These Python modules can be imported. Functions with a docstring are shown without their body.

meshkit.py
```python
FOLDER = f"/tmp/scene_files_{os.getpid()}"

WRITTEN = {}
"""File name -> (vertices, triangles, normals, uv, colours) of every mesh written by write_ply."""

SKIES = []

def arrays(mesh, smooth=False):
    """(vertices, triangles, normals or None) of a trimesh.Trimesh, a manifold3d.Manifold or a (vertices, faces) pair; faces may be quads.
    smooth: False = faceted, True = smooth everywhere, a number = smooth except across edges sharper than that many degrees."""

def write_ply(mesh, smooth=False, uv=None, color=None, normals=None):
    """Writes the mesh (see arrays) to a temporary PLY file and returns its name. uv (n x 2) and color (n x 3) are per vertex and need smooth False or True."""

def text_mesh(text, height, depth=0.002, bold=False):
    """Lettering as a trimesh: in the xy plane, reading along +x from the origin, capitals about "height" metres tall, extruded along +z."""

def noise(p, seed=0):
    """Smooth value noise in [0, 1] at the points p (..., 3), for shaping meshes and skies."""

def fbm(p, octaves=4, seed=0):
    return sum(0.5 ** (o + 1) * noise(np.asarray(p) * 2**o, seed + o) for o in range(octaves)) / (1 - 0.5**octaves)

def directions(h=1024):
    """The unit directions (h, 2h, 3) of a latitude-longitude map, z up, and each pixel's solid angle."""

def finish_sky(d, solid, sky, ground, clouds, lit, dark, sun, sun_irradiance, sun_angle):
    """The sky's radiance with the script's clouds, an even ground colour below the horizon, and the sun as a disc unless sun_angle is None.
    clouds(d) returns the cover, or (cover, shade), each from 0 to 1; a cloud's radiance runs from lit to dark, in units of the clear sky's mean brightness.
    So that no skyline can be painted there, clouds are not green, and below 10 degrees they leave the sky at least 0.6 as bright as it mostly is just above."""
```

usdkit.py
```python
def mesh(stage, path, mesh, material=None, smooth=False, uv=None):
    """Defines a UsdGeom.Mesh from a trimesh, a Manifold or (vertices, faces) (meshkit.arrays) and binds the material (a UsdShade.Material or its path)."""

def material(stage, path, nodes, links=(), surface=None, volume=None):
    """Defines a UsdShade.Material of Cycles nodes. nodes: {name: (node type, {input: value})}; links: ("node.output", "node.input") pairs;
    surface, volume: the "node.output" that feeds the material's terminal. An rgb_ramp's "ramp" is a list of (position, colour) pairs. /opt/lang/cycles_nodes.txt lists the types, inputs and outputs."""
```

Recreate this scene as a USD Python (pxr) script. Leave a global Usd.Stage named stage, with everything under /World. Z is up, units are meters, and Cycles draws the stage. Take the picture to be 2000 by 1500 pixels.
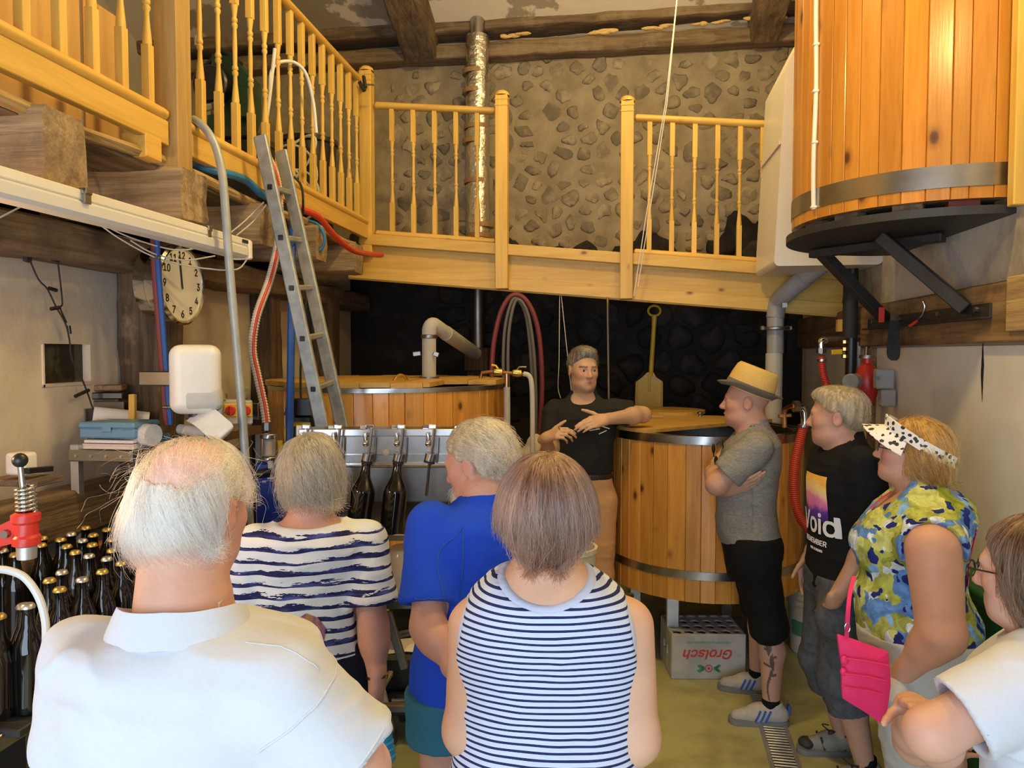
import math, random
import numpy as np, trimesh, manifold3d
import usdkit, meshkit
from pxr import Usd, UsdGeom, UsdLux, Gf, Sdf, Vt, UsdShade

stage = Usd.Stage.CreateInMemory()
UsdGeom.SetStageUpAxis(stage, 'Z'); UsdGeom.SetStageMetersPerUnit(stage, 1.0)
UsdGeom.Xform.Define(stage, '/World'); UsdGeom.Scope.Define(stage, '/World/Looks')
# ---------------- camera (x along the back wall, y towards it, z up)
CAM = np.array([0, 0, 1.8]); YAW = math.radians(7.9); PITCH = math.radians(2.37); FPX = 1450.0
_s, _c = math.sin(YAW), math.cos(YAW)
FWD = np.array([-_s * math.cos(PITCH), _c * math.cos(PITCH), -math.sin(PITCH)])
RGT = np.array([_c, _s, 0.0]); UPV = np.cross(RGT, FWD)
cam = UsdGeom.Camera.Define(stage, '/World/camera')
cam.CreateHorizontalApertureAttr(36.0); cam.CreateFocalLengthAttr(FPX / 2000 * 36.0)
cam.CreateClippingRangeAttr(Gf.Vec2f(0.05, 200)); cam.CreateExposureAttr(0.0)
_m = Gf.Matrix4d(*RGT, 0, *UPV, 0, *(-FWD), 0, *CAM, 1)
cam.AddTransformOp().Set(_m)

# ---------------- light: daylight through the open barn door behind the visitors, warm lamps under rafters and gallery, added side fill
def rect_light(name, pos, target, w, h, col, power):
    l = UsdLux.RectLight.Define(stage, '/World/' + name)
    l.CreateWidthAttr(w); l.CreateHeightAttr(h); l.CreateColorAttr(Gf.Vec3f(*col)); l.CreateIntensityAttr(power)
    z = np.array(pos, float) - np.array(target, float); z /= np.linalg.norm(z)
    x = np.cross([0, 0, 1.0], z); x /= np.linalg.norm(x); y = np.cross(z, x)
    l.AddTransformOp().Set(Gf.Matrix4d(*x, 0, *y, 0, *z, 0, *map(float, pos), 1))
def ball_light(name, pos, r, col, power):
    l = UsdLux.SphereLight.Define(stage, '/World/' + name)
    l.CreateRadiusAttr(r); l.CreateColorAttr(Gf.Vec3f(*col)); l.CreateIntensityAttr(power)
    l.AddTranslateOp().Set(Gf.Vec3d(*pos))
rect_light('door_daylight', (-0.65, -1.75, 1.40), (0.1, 3, 1.1), 2.9, 2.5, (0.72, 0.88, 1.10), 6.0)
WARM = (1.0, 0.71, 0.27)
ball_light('rafter_lamp', (-0.35, 2.6, 4.4), 0.10, WARM, 370)
ball_light('rafter_lamp_001', (0.5, 4.4, 4.3), 0.10, WARM, 110)
ball_light('gallery_lamp', (-2.08, 1.35, 1.75), 0.05, (1.0, 0.56, 0.24), 260)
ball_light('side_lamp', (1.05, 1.9, 3.4), 0.08, WARM, 190)  # added fill that brightens the side walls, no known lamp
# ---------------- helpers
_tot = {}
def numbered(parent, name):
    k = (parent, name); n = _tot.get(k, 0); _tot[k] = n + 1
    return name if n == 0 else '%s_%03d' % (name, n)
ORG = {}
def thing(name, label, cat, loc=(0, 0, 0), group=None, kind=None):
    p = '/World/' + numbered('/World', name)
    x = UsdGeom.Xform.Define(stage, p); x.AddTranslateOp().Set(Gf.Vec3d(*map(float, loc)))
    ORG[p] = np.array(loc, float); o = x.GetPrim(); tag(o, label, cat, group, kind); return o
def tag(o, label=None, cat=None, group=None, kind=None):
    for k, v in (('label', label), ('category', cat), ('group', group), ('kind', kind)):
        if v: o.SetCustomDataByKey(k, v)
    return o
def obj(name, mesh, mat, parent=None, smooth=30, label=None, uv=None, tint=None):
    """one Mesh prim; world coordinates in, kept relative to the thing's base"""
    pp = str(parent.GetPath()) if parent is not None else '/World'
    path = pp + '/' + numbered(pp, name)
    if isinstance(mesh, MB): mesh = mesh.mesh()
    v, f, n = meshkit.arrays(mesh, smooth)
    root = '/'.join(path.split('/')[:3]); v = v - ORG.get(root, 0)
    m = UsdGeom.Mesh.Define(stage, path)
    m.CreatePointsAttr(Vt.Vec3fArray.FromNumpy(np.ascontiguousarray(v, np.float32)))
    m.CreateFaceVertexCountsAttr(Vt.IntArray.FromNumpy(np.full(len(f), 3, np.int32)))
    m.CreateFaceVertexIndicesAttr(Vt.IntArray.FromNumpy(np.ascontiguousarray(f, np.int32).ravel()))
    m.CreateSubdivisionSchemeAttr('none')
    if n is not None:
        m.CreateNormalsAttr(Vt.Vec3fArray.FromNumpy(np.ascontiguousarray(n, np.float32))); m.SetNormalsInterpolation('vertex')
    if tint is not None:
        UsdGeom.PrimvarsAPI(m).CreatePrimvar('tint', Sdf.ValueTypeNames.Color3fArray, 'vertex').Set(Vt.Vec3fArray.FromNumpy(np.ascontiguousarray(tint, np.float32)))
    if uv is not None:
        UsdGeom.PrimvarsAPI(m).CreatePrimvar('st', Sdf.ValueTypeNames.TexCoord2fArray, 'vertex').Set(Vt.Vec2fArray.FromNumpy(np.ascontiguousarray(uv, np.float32)))
    UsdShade.MaterialBindingAPI.Apply(m.GetPrim()).Bind(LOOK[mat])
    p = m.GetPrim()
    if label: p.SetCustomDataByKey('label', label)
    return p
def struct(name, mesh, mat, parent=None, smooth=False, label=None):
    o = obj(name, mesh, mat, parent, smooth)
    if parent is None: tag(o, label, None, None, 'structure')
    return o
def solo(name, mesh, mat, label, cat, group=None, smooth=30, kind=None, tint=None):
    return tag(obj(name, mesh, mat, None, smooth, tint=tint), label, cat, group, kind)
def dup(root, loc, rotz=0, label=None, group=None, scale=None, rot=None):
    was = root.GetCustomData(); name = root.GetName()
    p = '/World/' + numbered('/World', name)
    x = UsdGeom.Xform.Define(stage, p)
    x.GetPrim().GetReferences().AddInternalReference(root.GetPath()); x.ClearXformOpOrder()
    R = Gf.Matrix4d(1.0)
    M4 = np.eye(4)
    c, s = math.cos(rotz), math.sin(rotz); M4[:3, :3] = np.array([[c, -s, 0], [s, c, 0], [0, 0, 1]])
    if rot is not None: M4[:3, :3] = rot
    if scale: M4[:3, :3] = M4[:3, :3] @ np.diag(scale)
    M4[:3, 3] = loc
    x.AddTransformOp().Set(Gf.Matrix4d(*M4.T.ravel().tolist()))
    x.GetPrim().SetInstanceable(True)
    tag(x.GetPrim(), label or was['label'], was['category'], group or was.get('group')); return x.GetPrim()

# positions: a point from the photograph at a given depth or on a given plane of the room
def ray(px, py): return FWD + (px - 1000) / FPX * RGT + (750 - py) / FPX * UPV
HF = np.array([-_s, _c, 0.0])
def at(px, py, D): d = ray(px, py); return CAM + d * (D / (d @ HF))
def onx(px, py, x): d = ray(px, py); return CAM + d * (x / d[0])
def ony(px, py, y): d = ray(px, py); return CAM + d * (y / d[1])
def onz(px, py, z): d = ray(px, py); return CAM + d * ((z - 1.8) / d[2])
def V(*a): return np.array(a, float)
def unit(v): v = np.asarray(v, float); return v / max(np.linalg.norm(v), 1e-12)

def frame_of(t, up=(0, 0, 1)):
    t = unit(t); up = np.array(up, float)
    if abs(t @ unit(up)) > 0.98: up = np.array([0, 1.0, 0]) if abs(t[1]) < .9 else np.array([1.0, 0, 0])
    a = unit(np.cross(t, up)); return a, np.cross(a, t), t      # side, up, along
class MB:
    def __init__(s): s.v, s.f, s.n = [], [], 0
    def add(s, v, f):
        v = np.asarray(v, float); f = np.asarray(f, int)
        if f.ndim == 2 and f.shape[1] == 4: f = np.vstack([f[:, [0, 1, 2]], f[:, [0, 2, 3]]])
        s.v.append(v); s.f.append(f + s.n); s.n += len(v); return s
    def tm(s, m): return s.add(m.vertices, m.faces)
    def mesh(s): return trimesh.Trimesh(np.vstack(s.v), np.vstack(s.f), process=False)
    def box(s, c, size, cham=0.0, R=None):
        c = np.asarray(c, float); h = np.asarray(size, float) / 2; R = np.eye(3) if R is None else np.asarray(R)
        k = min(cham, *(h * .9))
        if k <= 0:
            v = np.array([[x, y, z] for x in (-1, 1) for y in (-1, 1) for z in (-1, 1)], float) * h
            f = [[0, 1, 3, 2], [4, 6, 7, 5], [0, 4, 5, 1], [2, 3, 7, 6], [0, 2, 6, 4], [1, 5, 7, 3]]
            return s.add(v @ R.T + c, f)
        v = []
        for x in (-1, 1):
            for y in (-1, 1):
                for z in (-1, 1):
                    q = np.array([x, y, z]) * h
                    for ax in range(3):
                        p = q.copy()
                        for o in range(3):
                            if o != ax: p[o] -= np.sign(p[o]) * k
                        v.append(p)
        mm = manifold3d.Manifold.hull_points(np.array(v)).to_mesh()
        return s.add(mm.vert_properties[:, :3] @ R.T + c, mm.tri_verts)
    def bar(s, p0, p1, w, h, cham=0.004, up=(0, 0, 1)):
        """rectangular bar from p0 to p1, w wide sideways, h high along up"""
        p0, p1 = np.asarray(p0, float), np.asarray(p1, float)
        a, u, t = frame_of(p1 - p0, up); L = np.linalg.norm(p1 - p0)
        R = np.stack([a, u, t], 1)
        return s.box((p0 + p1) / 2, (w, h, L), cham, R)
    def tube(s, pts, r, sides=10, cap=True):
        p = np.asarray(pts, float); n = len(p); r = np.broadcast_to(np.asarray(r, float), (n,))
        t = np.gradient(p, axis=0); t /= np.linalg.norm(t, axis=1, keepdims=True) + 1e-12
        a = np.zeros((n, 3)); a[0] = frame_of(t[0])[0]
        for i in range(1, n):
            q = a[i - 1] - t[i] * (a[i - 1] @ t[i]); a[i] = unit(q)
        b = np.cross(t, a); ang = np.arange(sides) * 2 * np.pi / sides
        v = p[:, None] + r[:, None, None] * (np.cos(ang)[None, :, None] * a[:, None] + np.sin(ang)[None, :, None] * b[:, None])
        i, j = np.meshgrid(np.arange(n - 1), np.arange(sides), indexing='ij')
        q = np.stack([i * sides + j, i * sides + (j + 1) % sides, (i + 1) * sides + (j + 1) % sides, (i + 1) * sides + j], -1).reshape(-1, 4)
        q = np.vstack([q[:, [0, 1, 2]], q[:, [0, 2, 3]]]); v = v.reshape(-1, 3)
        if cap:
            v = np.vstack([v, p[:1], p[-1:]]); k = np.arange(sides); m = n * sides
            q = np.vstack([q, np.stack([(k + 1) % sides, k, np.full(sides, m)], 1), np.stack([(n - 1) * sides + k, (n - 1) * sides + (k + 1) % sides, np.full(sides, m + 1)], 1)])
        return s.add(v, q)
    def lathe(s, prof, base=(0, 0, 0), axis=(0, 0, 1), sides=20):
        """prof: (radius, height) pairs along axis from base"""
        base = np.asarray(base, float); ax = unit(axis); prof = np.asarray(prof, float)
        a = unit(np.cross(ax, [0, 1.0, 0] if abs(ax[1]) < .9 else [1.0, 0, 0])); b = np.cross(ax, a)
        ang = np.arange(sides) * 2 * np.pi / sides; n = len(prof)
        v = base + prof[:, 1][:, None, None] * ax + prof[:, 0][:, None, None] * (np.cos(ang)[None, :, None] * a + np.sin(ang)[None, :, None] * b)
        i, j = np.meshgrid(np.arange(n - 1), np.arange(sides), indexing='ij')
        q = np.stack([i * sides + j, i * sides + (j + 1) % sides, (i + 1) * sides + (j + 1) % sides, (i + 1) * sides + j], -1).reshape(-1, 4)
        return s.add(v.reshape(-1, 3), q)
    def disc(s, c, r, h, axis=(0, 0, 1), sides=24, ch=0.0):
        return s.lathe([(0, 0), (r - ch, 0), (r, ch), (r, h - ch), (r - ch, h), (0, h)], c, axis, sides)
    def ell(s, c, r, R=None, sub=3):
        m = trimesh.creation.icosphere(sub, 1.0); v = m.vertices * np.asarray(r, float)
        if R is not None: v = v @ np.asarray(R).T
        return s.add(v + np.asarray(c, float), m.faces)
    def prism(s, poly, c, ex, ey, h):
        """extrude the 2-D outline (in axes ex, ey at c) by h along ex x ey"""
        from shapely.geometry import Polygon
        g = poly if hasattr(poly, 'geom_type') else Polygon(poly)
        if not g.is_valid: g = g.buffer(0)
        ex, ey = unit(ex), unit(ey); ez = np.cross(ex, ey)
        for q in getattr(g, 'geoms', [g]):
            m = trimesh.creation.extrude_polygon(q, h, engine='earcut')
            s.add(m.vertices @ np.stack([ex, ey, ez]) + np.asarray(c, float), m.faces)
        return s
    def text(s, txt, height, c, ex, ey, depth=0.0015, bold=False, centre=True, sx=1.0):
        m = meshkit.text_mesh(txt, height, depth, bold); v = m.vertices.copy()
        if centre: v[:, 0] -= v[:, 0].max() / 2
        v[:, 0] *= sx; ex, ey = unit(ex), unit(ey)
        return s.add(v @ np.stack([ex, ey, np.cross(ex, ey)]) + np.asarray(c, float), m.faces)
    def shake(s, amp, scale, seed=0):
        m = s.mesh(); v = m.vertices
        d = np.stack([meshkit.fbm(v * scale + 17.3 * k + 100, 3, seed + k) for k in range(3)], 1) - .5
        s.v, s.f, s.n = [v + d * 2 * amp], [m.faces], len(v); return s
def spline(pts, n=24):
    p = np.asarray(pts, float); k = len(p)
    q = np.vstack([2 * p[0] - p[1], p, 2 * p[-1] - p[-2]]); out = []
    for i in range(k - 1):
        a, b, c, d = q[i:i + 4]; t = np.linspace(0, 1, max(2, n // (k - 1) + 1))[:, None]
        if i < k - 2: t = t[:-1]
        out.append(.5 * (2 * b + (c - a) * t + (2 * a - 5 * b + 4 * c - d) * t ** 2 + (3 * b - a - 3 * c + d) * t ** 3))
    return np.vstack(out)
def rough_beam(p0, p1, w, h, seed=0, amp=.012, up=(0, 0, 1), n=14):
    """hewn timber: a bar with many rings, knocked out of true"""
    p0, p1 = np.asarray(p0, float), np.asarray(p1, float); a, u, t = frame_of(p1 - p0, up)
    sec = []
    for sx, sy, ex, ey in ((-1, -1, 1, 0), (1, -1, -1, 0), (1, 1, -1, 0), (-1, 1, 1, 0)):
        pass
    k = .16; pr = [(-1, -1 + k), (-1 + k, -1), (-.3, -1), (.3, -1), (1 - k, -1), (1, -1 + k), (1, 0), (1, 1 - k), (1 - k, 1), (.3, 1), (-.3, 1), (-1 + k, 1), (-1, 1 - k), (-1, 0)]
    pr = np.array(pr) * (w / 2, h / 2); ns = len(pr); L = np.linalg.norm(p1 - p0)
    v = []
    for i in range(n + 1): v.append(p0 + t * (L * i / n) + pr[:, :1] * a + pr[:, 1:] * u)
    v = np.vstack(v + [p0[None], p1[None]])
    i, j = np.meshgrid(np.arange(n), np.arange(ns), indexing='ij')
    q = np.stack([i * ns + j, i * ns + (j + 1) % ns, (i + 1) * ns + (j + 1) % ns, (i + 1) * ns + j], -1).reshape(-1, 4)
    f = np.vstack([q[:, [0, 1, 2]], q[:, [0, 2, 3]]]); kk = np.arange(ns); m = (n + 1) * ns
    f = np.vstack([f, np.stack([(kk + 1) % ns, kk, np.full(ns, m)], 1), np.stack([n * ns + kk, n * ns + (kk + 1) % ns, np.full(ns, m + 1)], 1)])
    b = MB().add(v, f); return b.shake(amp, 7, seed)

# ---------------- materials
LOOK = {}
def lk(name, nodes, links, surface='p.BSDF'):
    LOOK[name] = usdkit.material(stage, '/World/Looks/' + name, nodes, links, surface)
def M(name, c, rough=.5, metal=0, c2=None, vs=6, st=(1, 1, 1), lo=.35, hi=.65, bump=0, bs=60, bst=None, rnd=0, det=5, rr=0, **kw):
    """principled surface; c..c2 mixed by noise, optional fine bump, tone varied from piece to piece by rnd"""
    p = dict(roughness=rough, metallic=metal, base_color=c); p.update(kw)
    N, L = {'p': ('principled_bsdf', p), 'g': ('geometry', {}), 'o': ('object_info', {})}, []
    col = None
    N['off'] = ('vector_math', {'math_type': 'scale', 'vector1': (37.0, 19.0, 53.0)}); L.append(('o.random', 'off.scale'))
    N['pos'] = ('vector_math', {'math_type': 'add'}); L += [('g.position', 'pos.vector1')]
    if rnd: L.append(('off.vector', 'pos.vector2'))
    if c2 is not None:
        N['m'] = ('mapping', {'scale': tuple(st)}); N['n'] = ('noise_texture', {'scale': vs, 'detail': det, 'roughness': .6})
        N['r'] = ('rgb_ramp', {'ramp': [(0, c), (lo, c), (hi, c2), (1, c2)]})
        L += [('pos.vector', 'm.vector'), ('m.vector', 'n.vector'), ('n.fac', 'r.fac')]; col = 'r.color'
        if rr:
            N['rm'] = ('map_range', {'from_min': lo, 'from_max': hi, 'to_min': rough, 'to_max': rough + rr}); L += [('n.fac', 'rm.value'), ('rm.result', 'p.roughness')]
    if rnd:
        N['mr'] = ('map_range', {'from_min': 0, 'from_max': 1, 'to_min': 1 - rnd, 'to_max': 1 + rnd}); L.append(('o.random', 'mr.value'))
        N['h'] = ('hsv', {'color': c}); L.append(('mr.result', 'h.value'))
        if col: L.append((col, 'h.color'))
        col = 'h.color'
    if col: L.append((col, 'p.base_color'))
    if bump:
        N['bm'] = ('mapping', {'scale': tuple(bst or (1, 1, 1))}); N['bn'] = ('noise_texture', {'scale': bs, 'detail': 4}); N['b'] = ('bump', {'strength': 1.0, 'distance': bump})
        L += [('pos.vector', 'bm.vector'), ('bm.vector', 'bn.vector'), ('bn.fac', 'b.height'), ('b.normal', 'p.normal')]
    lk(name, N, L)
def wood(name, c, c2, ax='z', rough=.45, knots=0, rnd=.12, s=1.0, cr=.35, kcol=(.09, .03, .01), coat=0, kr=.13, bump=.0006, bl=None):
    """boards: stretched grain, darker late-wood lines and knots"""
    sc = {'x': (.07, 1, 1), 'y': (1, .07, 1), 'z': (1, 1, .07)}[ax]; ks = {'x': (.6, 1, 1), 'y': (1, .6, 1), 'z': (1, 1, .6)}[ax]
    N = {'p': ('principled_bsdf', {'roughness': rough, 'coat_weight': coat, 'coat_roughness': .2}), 'g': ('geometry', {}), 'o': ('object_info', {}),
         'off': ('vector_math', {'math_type': 'scale', 'vector1': (37.0, 19.0, 53.0)}), 'pos': ('vector_math', {'math_type': 'add'}),
         'm': ('mapping', {'scale': sc}), 'n': ('noise_texture', {'scale': 22 * s, 'detail': 5, 'roughness': .65, 'distortion': .5}),
         'n2': ('noise_texture', {'scale': 90 * s, 'detail': 3}), 'r': ('rgb_ramp', {'ramp': [(0, c2), (.36, c2), (.62, c), (1, c)]}),
         'mr': ('map_range', {'to_min': 1 - rnd, 'to_max': 1 + rnd}), 'h': ('hsv', {}),
         'r2': ('rgb_ramp', {'ramp': [(0, (1 - cr,) * 3), (.45, (1, 1, 1)), (1, (1, 1, 1))]}), 'mx': ('mix_color', {'blend_type': 'multiply', 'fac': 1.0}),
         'b': ('bump', {'strength': 1.0, 'distance': bump})}
    L = [('o.random', 'off.scale'), ('g.position', 'pos.vector1'), ('off.vector', 'pos.vector2'), ('pos.vector', 'm.vector'), ('m.vector', 'n.vector'), ('m.vector', 'n2.vector'),
         ('n.fac', 'r.fac'), ('n2.fac', 'r2.fac'), ('r.color', 'mx.a'), ('r2.color', 'mx.b'), ('mx.result', 'h.color'), ('o.random', 'mr.value'), ('mr.result', 'h.value'), ('n2.fac', 'b.height'), ('b.normal', 'p.normal')]
    out = 'h.color'
    if knots:
        N['km'] = ('mapping', {'scale': ks}); N['k'] = ('voronoi_texture', {'scale': knots, 'randomness': 1.0})
        N['kr'] = ('rgb_ramp', {'ramp': [(0, (1, 1, 1)), (kr * .6, (.9, .9, .9)), (kr, (.35, .35, .35)), (kr * 1.8, (0, 0, 0)), (1, (0, 0, 0))]}); N['kx'] = ('mix_color', {'b': kcol})
        L += [('pos.vector', 'km.vector'), ('km.vector', 'k.vector'), ('k.distance', 'kr.fac'), ('kr.color', 'kx.fac'), (out, 'kx.a')]; out = 'kx.result'
    if bl:   # weathered blotches
        N['bn'] = ('noise_texture', {'scale': bl[1], 'detail': 6, 'roughness': .7}); N['br'] = ('rgb_ramp', {'ramp': [(0, (0, 0, 0)), (bl[2], (0, 0, 0)), (bl[3], (1, 1, 1)), (1, (1, 1, 1))]}); N['bx'] = ('mix_color', {'b': bl[0]})
        L += [('pos.vector', 'bn.vector'), ('bn.fac', 'br.fac'), ('br.color', 'bx.fac'), (out, 'bx.a')]; out = 'bx.result'
    L.append((out, 'p.base_color')); lk(name, N, L)
M('plaster', (.62, .56, .47), .85, c2=(.52, .46, .37), vs=1.5, bump=.003, bs=14)
M('plaster_ceiling', (.74, .68, .58), .9, c2=(.36, .32, .25), vs=.9, lo=.49, hi=.505, bump=.004, bs=10, det=7)
M('plaster_stained', (.55, .50, .42), .85, c2=(.16, .14, .11), vs=2.2, lo=.42, hi=.72, bump=.003, bs=16)
M('panel_white', (.82, .80, .72), .35, c2=(.70, .67, .59), vs=2, bump=.0008, bs=20)
M('mortar', (.36, .30, .205), .95, c2=(.235, .19, .125), vs=4, bump=.02, bs=11)
M('stone', (.205, .172, .12), .95, c2=(.34, .28, .19), vs=7, lo=.46, hi=.60, rnd=.22, bump=.016, bs=24, det=7)
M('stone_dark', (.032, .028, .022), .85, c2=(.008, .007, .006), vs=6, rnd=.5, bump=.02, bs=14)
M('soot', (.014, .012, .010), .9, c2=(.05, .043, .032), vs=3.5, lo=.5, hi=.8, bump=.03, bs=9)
M('floor_paint', (.44, .43, .20), .42, c2=(.25, .225, .12), vs=2.6, lo=.48, hi=.68, bump=.0012, bs=18, det=9, rr=.3)
M('brick_red', (.30, .11, .06), .9, c2=(.22, .09, .05), vs=20, rnd=.3, bump=.003)
wood('pine', (.73, .47, .105), (.62, .37, .07), 'z', .42, 6, .07, cr=.12, kr=.06, kcol=(.20, .08, .02))
wood('pine_x', (.73, .47, .105), (.62, .37, .07), 'x', .42, 7, .07, cr=.12, kr=.09, kcol=(.20, .08, .02))
wood('pine_y', (.72, .45, .095), (.58, .335, .06), 'y', .42, 5, .07, cr=.14, kr=.06, kcol=(.20, .08, .02))
wood('newel_brown', (.48, .31, .11), (.36, .22, .07), 'z', .5, 0, .05, cr=.25)
wood('stave', (.70, .34, .065), (.56, .235, .036), 'z', .30, 8, .17, cr=.30, kr=.125, kcol=(.085, .022, .008), coat=.35)
wood('stave_rich', (.60, .255, .034), (.50, .19, .022), 'z', .30, 6.5, .14, cr=.25, kr=.125, kcol=(.07, .018, .007), coat=.5)
wood('lid_wood', (.62, .38, .10), (.50, .28, .06), 'x', .5, 0, .08)
wood('old_x', (.22, .155, .09), (.10, .065, .038), 'x', .85, 0, .12, cr=.6, bump=.006, bl=((.30, .23, .15), 3, .5, .75))
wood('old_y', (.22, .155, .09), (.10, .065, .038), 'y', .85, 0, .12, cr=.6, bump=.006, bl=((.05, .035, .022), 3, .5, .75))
wood('old_z', (.115, .075, .042), (.05, .032, .02), 'z', .85, 0, .12, cr=.6, bump=.006, bl=((.26, .19, .11), 5, .58, .75))
wood('log_grey', (.38, .275, .155), (.20, .135, .07), 'x', .85, 0, .1, cr=.45, bump=.005, bl=((.16, .11, .065), 4, .5, .72))
wood('wall_beam', (.34, .21, .09), (.15, .085, .035), 'y', .6, 0, .05, cr=.5, bl=((.045, .03, .018), 3, .45, .7))
wood('plank_rough', (.52, .36, .155), (.32, .20, .08), 'y', .8, 4, .1, cr=.5, bump=.004)
M('plywood', (.60, .37, .135), .7, c2=(.54, .32, .11), vs=4, st=(1, .2, 1))
M('steel', (.46, .455, .44), .25, 1, c2=(.38, .375, .36), vs=12, st=(.2, 1, 1))
M('steel_dull', (.33, .32, .30), .40, 1, c2=(.25, .24, .22), vs=9)
M('galv', (.48, .50, .50), .45, .85, c2=(.60, .61, .60), vs=14)
M('alu', (.40, .42, .42), .5, .5, c2=(.27, .28, .27), vs=16, bump=.0004)
M('galv_pipe', (.40, .41, .38), .42, .2, c2=(.32, .33, .31), vs=14)
M('dark_pane', (.030, .030, .022), .1, c2=(.11, .105, .07), vs=5, lo=.5, hi=.6)  # lighter patches are reflections painted into the pane colour
M('chrome', (.72, .72, .72), .12, 1)
M('foil', (.78, .77, .74), .22, 1, bump=.010, bs=26)
M('tape_brown', (.33, .20, .085), .35, c2=(.27, .16, .07), vs=20)
M('black_iron', (.016, .017, .017), .5, c2=(.03, .028, .026), vs=12, bump=.001)
M('black_plastic', (.012, .012, .013), .35)
M('rubber', (.02, .02, .02), .7)
M('copper', (.62, .30, .14), .3, 1, c2=(.42, .20, .09), vs=20)
M('brass', (.70, .47, .16), .28, 1)
M('white_plastic', (.80, .77, .68), .35, c2=(.74, .70, .60), vs=3)
M('grey_pvc', (.34, .35, .35), .38)
M('grey_light', (.55, .54, .50), .5, c2=(.48, .47, .43), vs=6)
M('lagging', (.44, .43, .40), .8, bump=.003, bs=40)
M('red_plastic', (.62, .035, .02), .35)
M('red_hose', (.55, .05, .025), .4)
M('red_dark', (.16, .018, .014), .5, c2=(.11, .015, .012), vs=14)
M('burgundy', (.17, .028, .03), .5)
M('hose_grey', (.13, .12, .10), .5)
M('hose_clear', (.62, .55, .46), .3, c2=(.55, .45, .36), vs=20)
M('hose_milky', (.66, .66, .62), .3)
M('blue_hose', (.035, .20, .42), .45)
M('blue_pipe', (.018, .085, .33), .4)
M('blue_paint', (.012, .035, .28), .3)
M('blue_plastic', (.13, .28, .45), .4)
M('cyan_cup', (.03, .36, .78), .4)
M('yellow_plastic', (.78, .50, .03), .4)
M('yellow_bright', (.80, .52, .03), .35)
M('tool_green', (.010, .045, .02), .4)
M('paper', (.74, .73, .72), .8, c2=(.62, .62, .63), vs=6)
M('sack', (.62, .57, .48), .8, c2=(.52, .47, .39), vs=5, bump=.004, bs=20)
M('pink_cloth', (.85, .025, .16), .6, bump=.0006, bs=150)
M('green_board', (.004, .12, .022), .45)
M('crate_grey', (.50, .49, .47), .65, c2=(.40, .39, .37), vs=7, lo=.4, hi=.6, bump=.0015, bs=60)
M('crate_dark', (.10, .11, .12), .7)
M('print_red', (.62, .05, .035), .6)
M('print_green', (.10, .32, .20), .6)
M('print_black', (.02, .02, .02), .6)
M('print_white', (.75, .75, .75), .6)
M('clock_face', (.66, .62, .52), .5)
M('cap_gold', (.62, .44, .13), .3, .8)
M('cap_silver', (.62, .62, .60), .3, .9)
M('bottle_glass', (.006, .005, .004), .06, coat_weight=.3, coat_roughness=.03, specular_ior_level=.5)
M('card', (.55, .36, .16), .85, c2=(.47, .29, .12), vs=8)
M('diffuser', (.66, .66, .64), .4)
M('splash', (.10, .098, .092), .5, c2=(.07, .068, .064), vs=3)
M('dark_void', (.01, .009, .008), .9)
M('foam', (.72, .50, .20), .9, bump=.01, bs=60)
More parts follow.
